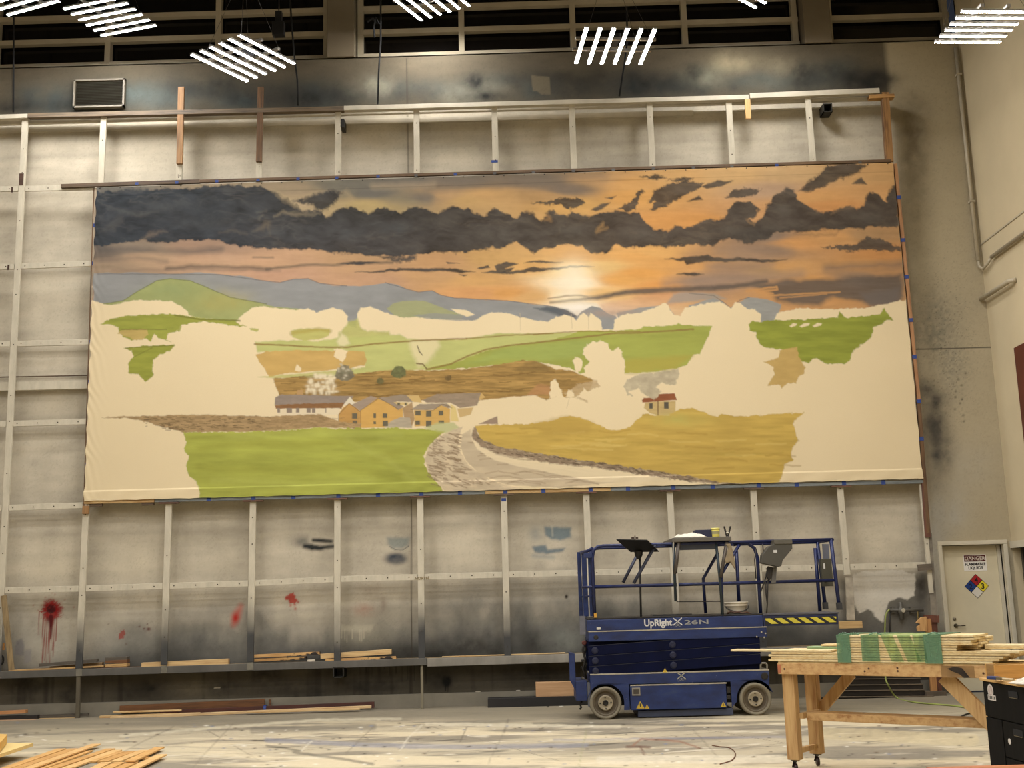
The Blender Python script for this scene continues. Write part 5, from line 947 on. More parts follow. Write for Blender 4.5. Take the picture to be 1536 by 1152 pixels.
# extension deck with hazard band
ex = lb('extension_deck', 1145, 921.5, 1257.5, 937.8, mat('extension blue', (22, 34, 74), .5, 0, .25, 5), LF+.015, LB-.02); lb('extension_lip', 1145, 919.6, 1258.5, 921.8, mat('lip grey', (92, 92, 98), .5, .3), LF+.005, LB-.02, .002, par=ex)
hs = lb('hazard_band', 1147.5, 925.4, 1255, 935.4, hblk, LF+.011, LF+.0145, .0, par=ex)
y0_ = LF+.0095; zA, zB = Z_(1200, 926.3, y0_), Z_(1200, 934.6, y0_); xA, xB = X_(1148, 930, y0_), X_(1254.6, 930, y0_); pw = (xB-xA)/6.1
for i in range(7):
    x = xA+(i-.18)*pw; sl_ = .16; wS_ = .088
    pts = [(x, zA), (x+wS_, zA), (x+wS_+sl_*.62, zB), (x+sl_*.62, zB)]
    cl = []
    lo, hi = xA, xB
    def clip(poly, f, inside):
        out = []
        for j in range(len(poly)):
            a, b = poly[j], poly[(j+1) % len(poly)]
            ia, ib = inside(a), inside(b)
            if ia: out.append(a)
            if ia != ib: t_ = (f-a[0])/(b[0]-a[0]); out.append((f, a[1]+t_*(b[1]-a[1])))
        return out
    pts = clip(pts, lo, lambda p: p[0] >= lo); pts = clip(pts, hi, lambda p: p[0] <= hi) if pts else pts
    if len(pts) > 2: build('hazard_stripe', MB().prism([(p[0], y0_, p[1]) for p in pts], (0, .001, 0)), yel, ex)
# guard rails
rt = .021
N_, F_ = LF+.03, LB-.03
ztop = (Z_(1010, 815, N_)+Z_(1100, 814, N_))/2; zmid = (Z_(1010, 876, N_)+Z_(1200, 872.5, N_))/2; zdk = Z_(1010, 925, N_)
xs0, xs1, xe = X_(888, 818, N_), X_(1106, 815, N_), X_(1249, 813, N_)
def T(nm, pts, r=rt, mt=None, lab=None): return build(nm, MB().tube(pts, r, 10), mt or tubeb, lift, smooth=True, label=lab)
for y in (N_, F_):
    dz = .0
    T('top_rail', [(xs0, y, zdk+.02), (xs0, y, ztop-.14), (xs0+.02, y, ztop-.05), (xs0+.07, y, ztop-.01), (xs0+.14, y, ztop), (X_(1000, 815), y, ztop), (xe, y, ztop)])
    T('mid_rail', [(xs0, y, zmid), (X_(1258, 872, N_)-.03, y, zmid)], .019)
    T('corner_post', [(xe-.02, y, ztop), (xe+.02, y, zdk+.04)], .024)
    build('post_shoe', MB().box((xe-.01, y-.035, zdk+.03), (xe+.05, y+.035, zdk+.12)), mat('shoe grey', (58, 58, 60), .5, .3), lift)
T('end_rail', [(xe, N_, ztop), (xe, F_, ztop)]); T('end_rail', [(xe+.01, N_, zmid), (xe+.01, F_, zmid)], .019)
# inner sliding rail with its rounded corner
for y in (N_+.06,):
    a1 = X_(1100, 822, y); b1 = X_(1134, 822, y); c1 = X_(1141, 920, y)
    T('sliding_rail', [(a1, y, ztop-.03), (a1+.12, y, ztop-.01), (b1-.10, y, ztop-.02), (b1-.02, y, ztop-.08), (b1+.01, y, ztop-.2), (c1, y, zdk)], .022)
T('rear_post', [W(1104.5, 826, F_), W(1109, 915, F_)], .024); T('rear_post', [W(1222.5, 822, F_), W(1230, 917, F_)], .024)
for nm, y, pts in (('folding_brace', N_, [(983, 817.5), (950.5, 875)]), ('folding_brace', F_, [(956.5, 831), (934.5, 874)]), ('folding_brace', N_, [(1109, 817), (1082, 861.5), (1083.5, 925)]), ('folding_brace', F_, [(1077, 829), (1054.8, 868), (1058.5, 920)])):
    T(nm, [W(u, v, y) for u, v in pts], .021, mat('brace grey', (62, 66, 82), .5, .2, .2, 10) if len(pts) == 2 else None)
# gate end at the left
for (u0, u1, v0, v1, y) in ((867, 872.5, 828, 925, F_-.1), (873.5, 881, 826, 925, F_-.2), (883, 887, 834, 925, N_+.1)):
    build('gate_post', MB().box((X_(u0, 870, y), y-.02, Z_(870, v1, y)), (X_(u1, 870, y), y+.02, Z_(870, v0, y))), blue, lift, bev=.004)
T('gate_rail', [(xs0, N_, ztop-.03), (xs0-.06, N_+.08, ztop-.06), (xs0-.12, N_+.3, ztop-.07), (xs0-.11, F_, ztop-.05), (xs0, F_, ztop-.03)], .02)
T('gate_rail', [(xs0, N_, zmid), (xs0-.12, N_+.2, zmid), (xs0-.12, F_, zmid)], .016); T('gate_rail', [(xs0-.02, N_+.05, zdk+.28), (xs0-.12, F_, zdk+.28)], .012)
build('gate_hinge', MB().box((X_(876, 830), N_-.03, Z_(880, 837)), (X_(888, 830), N_+.03, Z_(880, 829))), blue, lift, bev=.004)
build('latch_plate', MB().box((X_(870, 940), LF+.05, Z_(874, 952)), (X_(878.5, 940), LF+.07, Z_(874, 924))), mat('grey plate', (106, 106, 112), .5, .2, .2), lift)
# entry ladder / step arm on the left end
q0, q1 = X_(855, 1005), X_(863.5, 1005)
build('step_arm', MB().prism([(q0, LF+.1, Z_(855, 979)), (q1, LF+.1, Z_(860, 981)), (q1, LF+.1, Z_(860, 1034)), (q1-.01, LF+.1, Z_(860, 1036)), (q0, LF+.1, Z_(855, 1022))], (0, .22, 0)), blue, lift, bev=.004)
build('end_box', MB().box((X_(864, 1036), LF+.04, Z_(872, 1052)), (X_(881, 1036), LB-.04, Z_(872, 1021.5))), blue, lift, bev=.006)
build('end_plate', MB().box((X_(881.5, 1036), LF+.02, Z_(883, 1060)), (X_(885.5, 1036), LF+.09, Z_(883, 1024))), mat('end grey', (96, 98, 104), .5, .3), lift)
T('tow_hook', [W(873, 1052, LF+.1), W(870, 1057, LF+.1), W(872, 1061, LF+.1), W(869.5, 1064, LF+.1)], .012, darkm)
for i, (pts, c) in enumerate([([(877, 962), (874, 975), (878, 990), (874, 1003), (880, 1018)], darkm), ([(875, 964), (879, 972), (876, 984), (880, 996), (876, 1010)], darkm), ([(872, 991), (880, 990)], darkm), ([(871, 1001), (879, 1003)], darkm), ([(872, 1016), (878, 1020), (884, 1024)], mat('hose pale', (128, 120, 100), .6))]):
    T('hydraulic_hose', [W(u, v, LF+.12+.05*i) for u, v in pts], .014, c)
build('valve', MB().lathe(W3(876, 964, LF+.15), (0, -1, 0), [(0, .03), (.04, .03), (.05, .02)], 12), mat('valve red', (90, 40, 28), .6), lift)
# platform control box on the rail
cbm = mat('control box grey', (70, 67, 58), .5, 0, .1, 6)
cy0 = LF-.01
def Wy(u, v, y=cy0): return W(u, v, y)
ctl = build('control_box', MB().prism([Wy(u, v) for u, v in ((1157.5, 817), (1184.5, 816.5), (1185, 823.5), (1170.5, 841), (1168.5, 849.5), (1164, 850.8), (1138.8, 845), (1140, 833), (1149, 821))], (0, -.14, 0)), cbm, lift, bev=.006)
build('rail_hood', MB().box((X_(1157.5, 813, cy0), cy0-.15, Z_(1170, 817, cy0)), (X_(1184.5, 813, cy0), cy0+.08, Z_(1170, 810, cy0))), mat('hood grey', (88, 84, 72), .5), ctl, bev=.006)
build('box_label', MB().box((X_(1160, 826, cy0-.141), cy0-.143, Z_(1162, 829, cy0-.141)), (X_(1165.5, 826, cy0-.141), cy0-.1405, Z_(1162, 825, cy0-.141))), whitem, ctl)
build('handle_bracket', MB().prism([Wy(u, v) for u, v in ((1159, 851), (1164.5, 850), (1163, 874), (1156, 874.5))], (0, -.03, 0)), mat('bracket grey', (100, 98, 94), .5, .2), ctl)
build('grip', MB().prism([Wy(u, v, cy0-.05) for u, v in ((1152, 849), (1160, 851), (1157, 868), (1154, 871), (1149, 863))], (0, .05, 0)), darkm, ctl, bev=.008)
for pts in ([(1150, 862), (1146, 874), (1141, 888)], [(1152, 870), (1151.5, 885), (1151, 905), (1150, 920)], [(1148.5, 872), (1149, 890), (1151, 906)], [(1144, 816), (1145, 830), (1145, 845)], [(1134, 824), (1132, 840), (1134, 868)]): T('control_cable', [W(u, v, cy0-.02) for u, v in pts], .008, darkm)
# manual case hanging at the right end
mc = build('document_case', MB().box((X_(1231, 858, F_-.08), F_-.14, Z_(1239, 879.5, F_-.08)), (X_(1247, 858, F_-.08), F_-.04, Z_(1239, 838, F_-.08))), mat('case olive', (66, 64, 50), .5, 0, .15, 6), lift, bev=.008)
build('strap', MB().bar(W(1239.5, 840, F_-.06), W(1238, 816, F_-.03), .085, .006), mat('strap grey', (92, 94, 104), .7), mc); build('case_label', MB().box((X_(1235, 848, F_-.141), F_-.142, Z_(1236, 853, F_-.14)), (X_(1237.5, 848, F_-.14), F_-.1402, Z_(1236, 845, F_-.14))), whitem, mc)
# ---- things lying or clamped on the lift
tz = W(1050, 810, LF).z
tray = empty('side_table', (X_(1052, 812), LF+.15, zdk), 'grey folding side table standing on the lift deck, loaded with rags and tubs', 'table')
g1 = mat('table grey', (92, 86, 74), .6, 0, .12, 6); xa, xb = X_(1007.5, 810), X_(1096, 810); za, zb2 = Z_(1052, 806), Z_(1052, 812.5)
build('tabletop', MB().box((xa, LF-.06, zb2), (xb, LB+.18, za)), g1, tray, bev=.008)
build('apron', MB().box((X_(1020, 819), LF+.02, Z_(1046, 824.5)), (X_(1073, 819), LF+.04, zb2)), mat('apron slate', (38, 42, 50), .5), tray)
build('leg', MB().tube([W(1018, 813, LF-.02), W(1012.5, 861, LF-.02)], .024, 8), mat('leg brown grey', (88, 80, 72), .5, .2), tray, smooth=True); build('leg', MB().tube([W(1010, 814, LF), W(1013.5, 902, LF)], .018, 8), mat('leg slate', (44, 56, 62), .5, .2), tray, smooth=True)
build('leg', MB().tube([W(1090, 813, LF-.02), W(1081, 866, LF-.02)], .022, 8), MATS['leg brown grey'], tray, smooth=True); build('leg', MB().tube([W(1074, 814, LF+.02), W(1079.5, 865, LF+.02), W(1084, 922, LF+.02)], .018, 8), MATS['leg slate'], tray, smooth=True)
build('spreader', MB().tube([W(1015, 902.5, LF), W(1082, 902, LF)], .006, 6), darkm, tray); build('white_strip', MB().bar(W(1015.5, 860, LF-.05), W(1017.8, 902, LF-.05), .02, .01), mat('strip white', (176, 170, 156), .6), tray)
build('white_strip', MB().bar(W(1009, 842, LF-.05), W(1010.5, 808, LF-.05), .012, .01), MATS['strip white'], tray)
def lump(nm, pts, y, th, mt, **k):                          # soft crumpled thing from its outline
    P_ = [W(u, v, y) for u, v in pts]; mb = MB().prism(P_, (0, th, 0)); o = build(nm, mb, mt, **k)
    return o
def cloth(nm, u0, u1, v0, v1, y0, y1, mt, amp, seed, **k):     # heaped rag: displaced grid closed below
    n = 26; mb = MB(); xa_, xb_ = X_(u0, v1, y0), X_(u1, v1, y0); zb_, zt2 = Z_((u0+u1)/2, v1, y0), Z_((u0+u1)/2, v0, y0); vs = []
    for j in range(n):
        for i in range(n):
            s_, t_ = i/(n-1), j/(n-1); e = min(s_, 1-s_, t_, 1-t_)*5; h = (zt2-zb_)*min(1, e)*(.55+amp*float(fbm(np.array(s_*5+seed), np.array(t_*4), seed, 3)))
            vs.append((xa_+(xb_-xa_)*s_+.01*math.sin(j+seed), y0+(y1-y0)*t_, zb_+max(h, .002)))
    mb.add(vs, [(j*n+i, j*n+i+1, (j+1)*n+i+1, (j+1)*n+i) for j in range(n-1) for i in range(n-1)])
    o = build(nm, mb, mt, smooth=True, **k); so = o.modifiers.new('thick', 'SOLIDIFY'); so.thickness = .006; return o
ragw = mat('rag white', (222, 214, 196), .9, 0, .05, 20)
cloth('rag', 1012, 1060, 796.5, 806.2, LF-.02, LF+.35, ragw, 1.1, 4, label='crumpled white rags heaped on the grey side table', cat='rag')
y = LF+.12
bx = build('box', MB().box((X_(1043, 800, y), y, za+.002), (X_(1070, 800, y), y+.2, Z_(1056, 794.5, y))), mat('navy box', (24, 26, 56), .6, 0, .15), label='dark navy box behind the white rags on the side table', cat='box', bev=.005)
y = LF+.06
tb = empty('tub', (X_(1074.5, 800, y+.06), y+.07, za+.001), 'small yellow plastic tub on the side table, with a grey label', 'tub')
xa2, xb2 = X_(1068.5, 800, y), X_(1081, 800, y); yc2 = y+.07; rr = (xb2-xa2)/2; ztb = Z_(1074, 790.5, y)
build('tub_body', MB().lathe(((xa2+xb2)/2, yc2, za+.001), (0, 0, 1), [(0, rr*.85), (.01, rr*.9), ((ztb-za)*.78, rr)], 24), mat('tub yellow', (222, 206, 96), .4, 0, .05), tb, smooth=True); build('tub_lid', MB().lathe(((xa2+xb2)/2, yc2, za+(ztb-za)*.78), (0, 0, 1), [(0, rr*1.08), (.018, rr*1.08), (.02, rr*.9)], 24), mat('lid yellow', (230, 220, 120), .4, 0, .05), tb, smooth=True)
build('tub_label', MB().lathe(((xa2+xb2)/2, yc2, za+(ztb-za)*.32), (0, 0, 1), [(0, rr*.96), ((ztb-za)*.3, rr*1.0)], 24), mat('label grey', (160, 154, 110), .5), tb)
y = LF+.05
cl_ = empty('spring_clamp', W3(1091, 805, y), 'black spring clamp standing jaws up on the table corner', 'clamp')
for s_ in (-1, 1): build('jaw', MB().tube([W(1091+s_*.8, 805, y), W(1091+s_*2.6, 798, y), W(1091+s_*4.8, 789.5, y)], .011, 6), darkm, cl_)
build('spring', MB().lathe(W3(1091, 799.5, y), (1, 0, 0), [(-.02, .014), (.02, .014)], 10), chrome, cl_)
rg = MB(); prof = [(1088, 816), (1093, 822), (1087.5, 840), (1089, 845), (1096, 843), (1100, 850), (1104, 856), (1103, 846), (1101, 836), (1099, 824), (1096, 815)]
rg = build('rag', MB().prism([W(u, v, LF-.05) for u, v in prof], (0, .04, 0)), mat('rag tan', (142, 126, 98), .95, 0, .2, 14), label='tan rag hanging from the right corner of the side table', cat='rag', bev=.012)
# black stand clamped on the rail
sd = empty('tray_stand', (X_(960, 925, LF+.2), LF+.2, zdk), 'black stand with a tilted tray, rising from the lift deck above the left rail', 'stand'); y = LF+.1
build('pole', MB().tube([W(961.5, 925, y), W(959.5, 832, y)], .013, 8), darkm if False else blackm, sd, smooth=True)
build('stand_tray', MB().add([W(924.5, 808.5, LF-.32), W(971, 809.5, LF-.32), W(988.5, 826.5, LF+.12), W(946, 827, LF+.12), W(924.5, 809.7, LF-.32), W(971, 810.7, LF-.32), W(988.5, 827.7, LF+.12), W(946, 828.2, LF+.12)], [(0,1,2,3),(7,6,5,4),(0,4,5,1),(1,5,6,2),(2,6,7,3),(3,7,4,0)]), blackm, sd)
build('stand_head', MB().lathe(W3(958, 833, y), (0, 0, 1), [(-.05, .02), (0, .05), (.05, .055), (.06, .03)], 14), blackm, sd)
cp = build('clamp_bar', MB().bar(W(952.5, 820, LF-.06), W(952.3, 803.5, LF-.06), .02, .03), mat('clamp steel', (150, 140, 124), .4, .5), sd); build('clamp_head', MB().bar(W(947, 807, LF-.03), W(957, 807, LF-.03), .02, .05), mat('clamp brown', (70, 50, 36), .6), cp)
build('tape_corner', MB().prism([W(984, 822, LF+.06), W(988.6, 824.5, LF+.06), W(988.6, 827, LF+.06)], (0, .005, 0)), whitem, sd)
# things on the deck
y = LF+.12; bq = W(1108.5, 918, y)
bk = empty('bucket', (bq.x, y+.15, zdk+.02), 'low white plastic bucket with a rim, on the lift deck behind the blue side', 'bucket'); rb = X_(1125, 910, y)-bq.x
build('bucket_body', MB().lathe((bq.x, y+.15, zdk+.02), (0, 0, 1), [(0, rb*.82), (.02, rb*.86), (.085, rb*.92), (.09, rb), (.10, rb), (.105, rb*.93), (.12, rb*.95), (.125, rb*1.04), (.14, rb*1.04), (.14, rb*.9), (.05, rb*.85)], 32), mat('bucket white', (222, 212, 190), .4, 0, .04), bk, smooth=True)
build('bail_handle', MB().tube([Vector((bq.x+rb*1.04*math.cos(a), y+.15-rb*1.06*math.sin(a), zdk+.11-.07*math.sin(a))) for a in np.linspace(0, math.pi, 14)], .006, 6), darkm, bk)
hp_ = [W(1090, 921, y), W(1096, 917, y), W(1102, 919, y-.04), W(1108, 917.5, y-.04), W(1114, 920, y-.04), W(1120, 918, y-.04), W(1127, 921, y)]
build('cord', MB().tube(hp_, .012, 8), mat('cord brown', (86, 58, 40), .6), label='short brown cord coiled in front of the white bucket', cat='cord', smooth=True)
build('plank', MB().box((X_(979, 920, LF+.08), LF+.08, zdk+.022), (X_(1038, 920, LF+.08), LF+.36, zdk+.03)).box((X_(979, 920, LF+.08), LF+.08, zdk+.002), (X_(1038, 920, LF+.08), LF+.1, zdk+.022)), mat('dark tray', (36, 36, 36), .5, 0, .2, 5), label='long flat black tray with a pale rim lying on the lift deck', cat='tray')
# ================================================================== WORKBENCH AND WHAT LIES ON IT
ang = math.radians(-38); e1 = Vector((math.cos(ang), math.sin(ang), 0)); n1 = Vector((-e1.y, e1.x, 0)); O1 = G(1166, 994.4, .9); O1.z = 0
def BP(a, b, z): return O1+e1*a+n1*b+Vector((0, 0, z))
def onplane(u, v, o, n):                       # where the sight line meets a standing plane
    d = Vector(ray(u, v)); c = Vector(CAM); t = (o-c).dot(n)/d.dot(n); return c+d*t
def Ba(u, v, b=0.): p = onplane(u, v, O1+n1*b, n1); return (p-O1).dot(e1), p.z
def bb(mb, a0, a1, b0, b1, z0, z1): return mb.obox(BP((a0+a1)/2, (b0+b1)/2, (z0+z1)/2), e1*(a1-a0)/2, n1*(b1-b0)/2, Vector((0, 0, (z1-z0)/2)))
dougx = wood('bench timber', (212, 172, 114), (164, 114, 62), 'X', -ang); dougz = wood('bench timber upright', (208, 170, 112), (160, 112, 60), 'Z')
pine = wood('pine board', (226, 200, 144), (186, 146, 88), 'X', -ang, knots=False); pinel = wood('pine board pale', (236, 216, 166), (204, 170, 112), 'X', -ang, knots=False)
bench = empty('workbench', BP(.9, .25, 0), 'rolling raw timber workbench carrying the stacked boards, right of the blue lift', 'workbench')
zb0, zb1 = Ba(1168, 1011.2)[1], .9; BL = 2.3; BWd = .60
build('front_rail', bb(MB(), 0, BL, 0, .04, zb0, zb1), dougx, bench, bev=.004); build('back_rail', bb(MB(), 0, BL, BWd-.04, BWd, zb0, zb1), dougx, bench, bev=.004); build('end_rail', bb(MB(), 0, .04, .041, BWd-.041, zb0, zb1), dougx, bench, bev=.004)
build('benchtop', bb(MB(), 0.005, BL, 0.005, BWd-.005, zb1+.0005, zb1+.012), pine, bench)
a_s = Ba(1425, 1010)[0]; build('soot_patch', bb(MB(), Ba(1412, 1010)[0], Ba(1462, 1010)[0], -.0015, -.0003, zb0+.002, zb1-.003), mat('soot smear', (150, 116, 70), .8, 0, .4, 5, (1, 1, 1)), bench, label='dark scorched smear on the rail')
build('soot_streak', MB().prism([BP(Ba(u, v)[0], -.0028, Ba(u, v)[1]) for u, v in ((1421, 1003), (1432, 1000), (1443, 1002), (1449, 1009), (1455, 1016.5), (1446, 1017), (1439, 1011), (1430, 1007.5))], n1*.001), mat('soot black', (48, 38, 26), .9, 0, .5, 14), bench)
for u, v in ((1176.5, 1003.5), (1297, 1007), (1303, 1003), (1346, 1002), (1346.5, 1006.5), (1475, 1010)):
    a, z = Ba(u, v); build('knot', MB().lathe(BP(a, -.0005, z), -n1, [(0, .009), (.001, .007)], 8), mat('knot', (84, 50, 28), .7, 0, .1), bench)
a, z = Ba(1169, 1003); build('red_end_mark', bb(MB(), .001, .03, -.0014, -.0003, z-.035, z+.035), mat('red pencil', (178, 108, 74), .8, 0, .2), bench)
def leg(a0, b0):
    l = build('leg', bb(MB(), a0, a0+.105, b0, b0+.085, .105, zb0+.02), dougz, bench, bev=.004)
    c = BP(a0+.05, b0+.045, 0)
    cs = build('caster', MB().box((c.x-.03, c.y-.03, .093), (c.x+.03, c.y+.03, .105)).prism([(c.x-.022, c.y-.02, .093), (c.x-.03, c.y+.012, .04), (c.x-.005, c.y+.03, .04), (c.x+.022, c.y+.02, .093)], (.0, .004, 0)), mat('caster steel', (58, 54, 50), .4, .6), l)
    build('caster_wheel', MB().lathe((c.x-.014, c.y, .038), (1, 0, 0), [(0, .02), (.002, .036), (.026, .036), (.028, .02)], 20), mat('caster wheel', (46, 24, 18), .5), l, smooth=True)
a0 = Ba(1173.5, 1030, .04)[0]; leg(a0, .041); a1_ = Ba(1211, 1030, BWd-.20)[0]; leg(a0+.005, BWd-.13)
leg(BL-.25, .041); leg(BL-.25, BWd-.13)
zt_ = Ba(1210, 1129, .2)[1]; build('leg_tie', bb(MB(), a0+.04, a0+.08, .127, BWd-.131, .15, .19), dougz, bench)
zs = Ba(1202, 1068.5, .16)[1]; zs0 = Ba(1202, 1080, .16)[1]
build('shelf_board', bb(MB(), a0+.106+.039, BL-.1, .16, .36, zs0, zs), dougx, bench, bev=.004)
build('shelf_tie', bb(MB(), a0+.106, a0+.144, .10, .46, zs-.045, zs+.0), dougz, bench)
p0, p1 = onplane(1277, 1010, O1+n1*(BWd-.07), n1), onplane(1230, 1066, O1+n1*(BWd-.07), n1); build('brace', MB().bar(p1, p0, .09, .04, tuple(-n1)), dougz, bench, bev=.003)
p0, p1 = onplane(1416, 1014, O1+n1*.09, n1), onplane(1500, 1098, O1+n1*.09, n1); build('brace', MB().bar(p1, p0, .12, .04, tuple(-n1)), dougz, bench, bev=.003)
# boards
zt0 = zb1+.0135; th = .0196; BWW = .15
ordn = ['lowest', 'second', 'third', 'fourth', 'fifth', 'sixth', 'seventh', 'eighth', 'ninth', 'tenth', 'top']
rowsn = ['front', 'middle', 'rear']
al0, al1 = Ba(1153.5, 986)[0], Ba(1519, 986)[0]; au0, au1 = Ba(1256, 965)[0], Ba(1460, 965)[0]
rnd = random.Random(3)
def board(a0, a1, b0, z0, label, t=th, w_=BWW, mt=None, tilt=0., group='pine boards stacked on the workbench'):
    mb = bb(MB(), a0, a1, b0, b0+w_, z0+.0012, z0+t-.0016); 
    return build('board', mb, mt or rnd.choice([pine, pinel]), bev=.002, label=label, cat='board', group=group)
zz_ = zt0
for L_ in range(11):
    for r_ in range(3):
        lo = L_ < 4; x0 = (al0 if lo else au0)+rnd.uniform(-.01, .01)+(.02*(L_ % 2) if lo else .012*(L_ % 3)); x1 = (al1 if lo else au1)+rnd.uniform(-.02, .02)-(.05*(3-L_) if lo else 0)
        if L_ in (5, 6) and r_ == 0: x1 -= .12
        board(x0, x1, -.004+rnd.uniform(-.003, .003)+r_*(BWW+.006), zz_, '%s pine board in the %s row of the tall green-wrapped stack on the workbench' % ((ordn[L_]+' long') if lo else ordn[L_], rowsn[r_]))
    zz_ += th
ztop_ = zz_
z4 = zt0+4*th
# loose boards to the left, on the lower layers
board(Ba(1096, 974)[0], Ba(1247, 974)[0], .0, z4, 'long thin pale board jutting furthest left from the bench stack', mt=pinel, w_=.12)
board(Ba(1182, 971, .17)[0], au0-.03, .16, z4, 'short pale board behind the jutting one, left of the green wrap', mt=pinel, w_=.14)
board(Ba(1210, 967, .17)[0], au0-.03, .165, z4+th, 'green tinted board second from the top of the left steps', mt=mat('board green film', (150, 178, 130), .4, 0, .1), w_=.13)
board(Ba(1231, 964, .17)[0], au0-.03, .17, z4+2*th, 'top step board just left of the green wrap', mt=pine, w_=.13)
# right of the bundle
board(Ba(1452, 976)[0]+.06, Ba(1529, 977)[0], .0, z4, 'pale board lying out to the right beyond the wrapped bundle', mt=pinel, w_=.14)
board(Ba(1461, 970, .2)[0]+.08, Ba(1560, 970)[0]+.1, .2, z4+th, 'board far right, one step above the pale one, behind', mt=pine, w_=.14)
board(Ba(1461, 966, .2)[0]+.08, Ba(1532, 965)[0]+.06, .2, z4+2*th, 'board far right with green film on it, topmost of the right end', mt=pinel, w_=.14)
# green stretch film
def film(name, a):
    mt, nt, b = new_mat(name); b.inputs['Base Color'].default_value = L4((112, 152, 120)); b.inputs['Roughness'].default_value = .35
    tr = nt.nodes.new('ShaderNodeBsdfTransparent'); tr.inputs[0].default_value = (.86, .95, .86, 1); mx = nt.nodes.new('ShaderNodeMixShader')
    n = noise(nt, 14, (1, 1, .3), 3); r = ramp(nt, n.outputs[0], [(.3, (max(a-.15, 0),)*3+(1,)), (.7, (min(a+.1, 1),)*3+(1,))]); nt.links.new(r.outputs[0], mx.inputs[0]); nt.links.new(tr.outputs[0], mx.inputs[1]); nt.links.new(b.outputs[0], mx.inputs[2])
    nt.links.new(mx.outputs[0], nt.nodes['Material Output'].inputs[0]); return mt
fd, fm, fl = film('film dense', .58), film('film mid', .34), film('film thin', .16)
wrap = empty('stretch_wrap', BP((au0+au1)/2, .2, zt0), 'green plastic stretch film wound in bands round the board bundle', 'film')
bF, bB = -.014, 3*(BWW+.006)+.006
for (u0, u1, s_, mt) in ((1255.5, 1275.5, 0, fd), (1292, 1318.5, 0, fm), (1322, 1340, 14, fl), (1346, 1366, 14, fl), (1370, 1386, 4, fl), (1386, 1412, 0, fd)):
    a_, b_ = Ba(u0, 960)[0], Ba(u1, 960)[0]; sh = (Ba(u0+s_, 960)[0]-a_); zt2 = ztop_+.003; zb_ = zt0-.002 if mt is fd else zt0+.01
    if mt is fd and u0 < 1300: pass
    mb = MB().prism([BP(a_, bF, zt2), BP(b_, bF, zt2), BP(b_+sh, bF, zb_), BP(a_+sh, bF, zb_)], n1*.002); bb(mb, a_, b_, bF, bB, zt2, zt2+.002); bb(mb, a_, b_, bB, bB+.002, zb_, zt2)
    build('film_band', mb, mt, wrap)
cr = MB()
for u0, u1 in ((1258, 1274), (1272, 1288), (1304, 1322), (1392, 1410)):
    n = 10
    pts = [BP(Ba(u0+(u1-u0)*i/n, 957)[0], bF+.02, ztop_+.006+.018*abs(math.sin(i*1.7+u0))*math.sin(math.pi*i/n)) for i in range(n+1)]
    cr.tube(pts, .006, 6)
build('film_crease', cr, film('film pale', .8), wrap)
# ================================================================== BLACK DRAWER CASE
zc_ = .86; K0 = G(1472.8, 1016.6, zc_); K1 = G(1536, 1026.6, zc_); e2 = (K1-K0); e2.z = 0; e2.normalize(); n2 = Vector((-e2.y, e2.x, 0)); K0.z = 0
def KP(a, b, z): return K0+e2*a+n2*b+Vector((0, 0, z))       # a toward the camera, b away from the face (right)
def Ka(u, v, off=0): p = onplane(u, v, K0-n2*off, n2); return (p-K0).dot(e2), p.z
def kb_(mb, a0, a1, b0, b1, z0, z1): return mb.obox(KP((a0+a1)/2, (b0+b1)/2, (z0+z1)/2), e2*(a1-a0)/2, n2*(b1-b0)/2, Vector((0, 0, (z1-z0)/2)))
case = empty('drawer_case', KP(.5, .3, 0), 'black painted plywood case with hand slots and a round white sticker, bottom right corner', 'case')
bw = wood('black stained ply', (17, 16, 15), (7, 7, 6), 'Z', knots=False, rough=.7); bw.node_tree.nodes['Principled BSDF'].inputs['Specular IOR Level'].default_value = .12
build('case_body', kb_(MB(), 0, 1.25, .012, .62, .03, zc_-.018), bw, case, bev=.003); build('case_top', kb_(MB(), -.02, 1.27, -.012, .64, zc_-.018, zc_), wood('ply top', (214, 172, 108), (160, 116, 64), 'Y', knots=False), case, bev=.002)
def KZ(v, u=1510): return Ka(u, v)[1]
aL = Ka(1503, 1080)[0]; zsp = Ka(1503, 1080)[1]
for (a0_, a1_2, z0_, z1_) in ((.0, 1.25, zsp+.004, zc_-.022), (aL, 1.25, .36, zsp-.004), (aL, 1.25, .04, .352), (.0, aL-.005, .04, zsp-.004)):
    dw = build('drawer_front', kb_(MB(), a0_+.004, a1_2-.004, 0.0, .011, z0_, z1_), bw, case, bev=.002)
    if a0_ > 0 or z1_ > .8:
        hu = Ka(1519, 1033)[0] if z1_ > .8 else Ka(1526.5, 1090)[0]; hz_ = z1_-.055
        build('hand_slot', kb_(MB(), hu-.07, hu+.07, -.003, 0.0, hz_-.02, hz_+.02), mat('slot black', (5, 5, 5), .9, 0, 0), dw)
        build('slot_edge', kb_(MB(), hu-.06, hu+.06, -.004, -.0035, hz_-.026, hz_-.021), mat('slot edge', (96, 84, 58), .7), dw)
sa_, sz_ = Ka(1485.8, 1036); stc = build('sticker', MB().lathe(KP(sa_, -.0005, sz_), -n2, [(0, .045), (.001, .045)], 28), mat('sticker white', (214, 208, 200), .4, 0, .03), case, label='round white sticker')
build('sticker_emblem', MB().lathe(KP(sa_, -.0016, sz_), -n2, [(0, .032), (.0006, .032)], 24), mat('emblem rose', (176, 150, 142), .5, 0, .15, 60), stc)
for k in range(3): build('emblem_line', kb_(MB(), sa_-.022+k*.018, sa_-.014+k*.018, -.0030, -.0023, sz_-.024, sz_+.024), MATS['sticker white'], stc)
lz_ = Ka(1488, 1046.5)[1]; lp = build('sticker_plate', kb_(MB(), sa_-.05, sa_+.075, -.0014, -.0005, lz_-.018, lz_+.018), MATS['sticker white'], case)
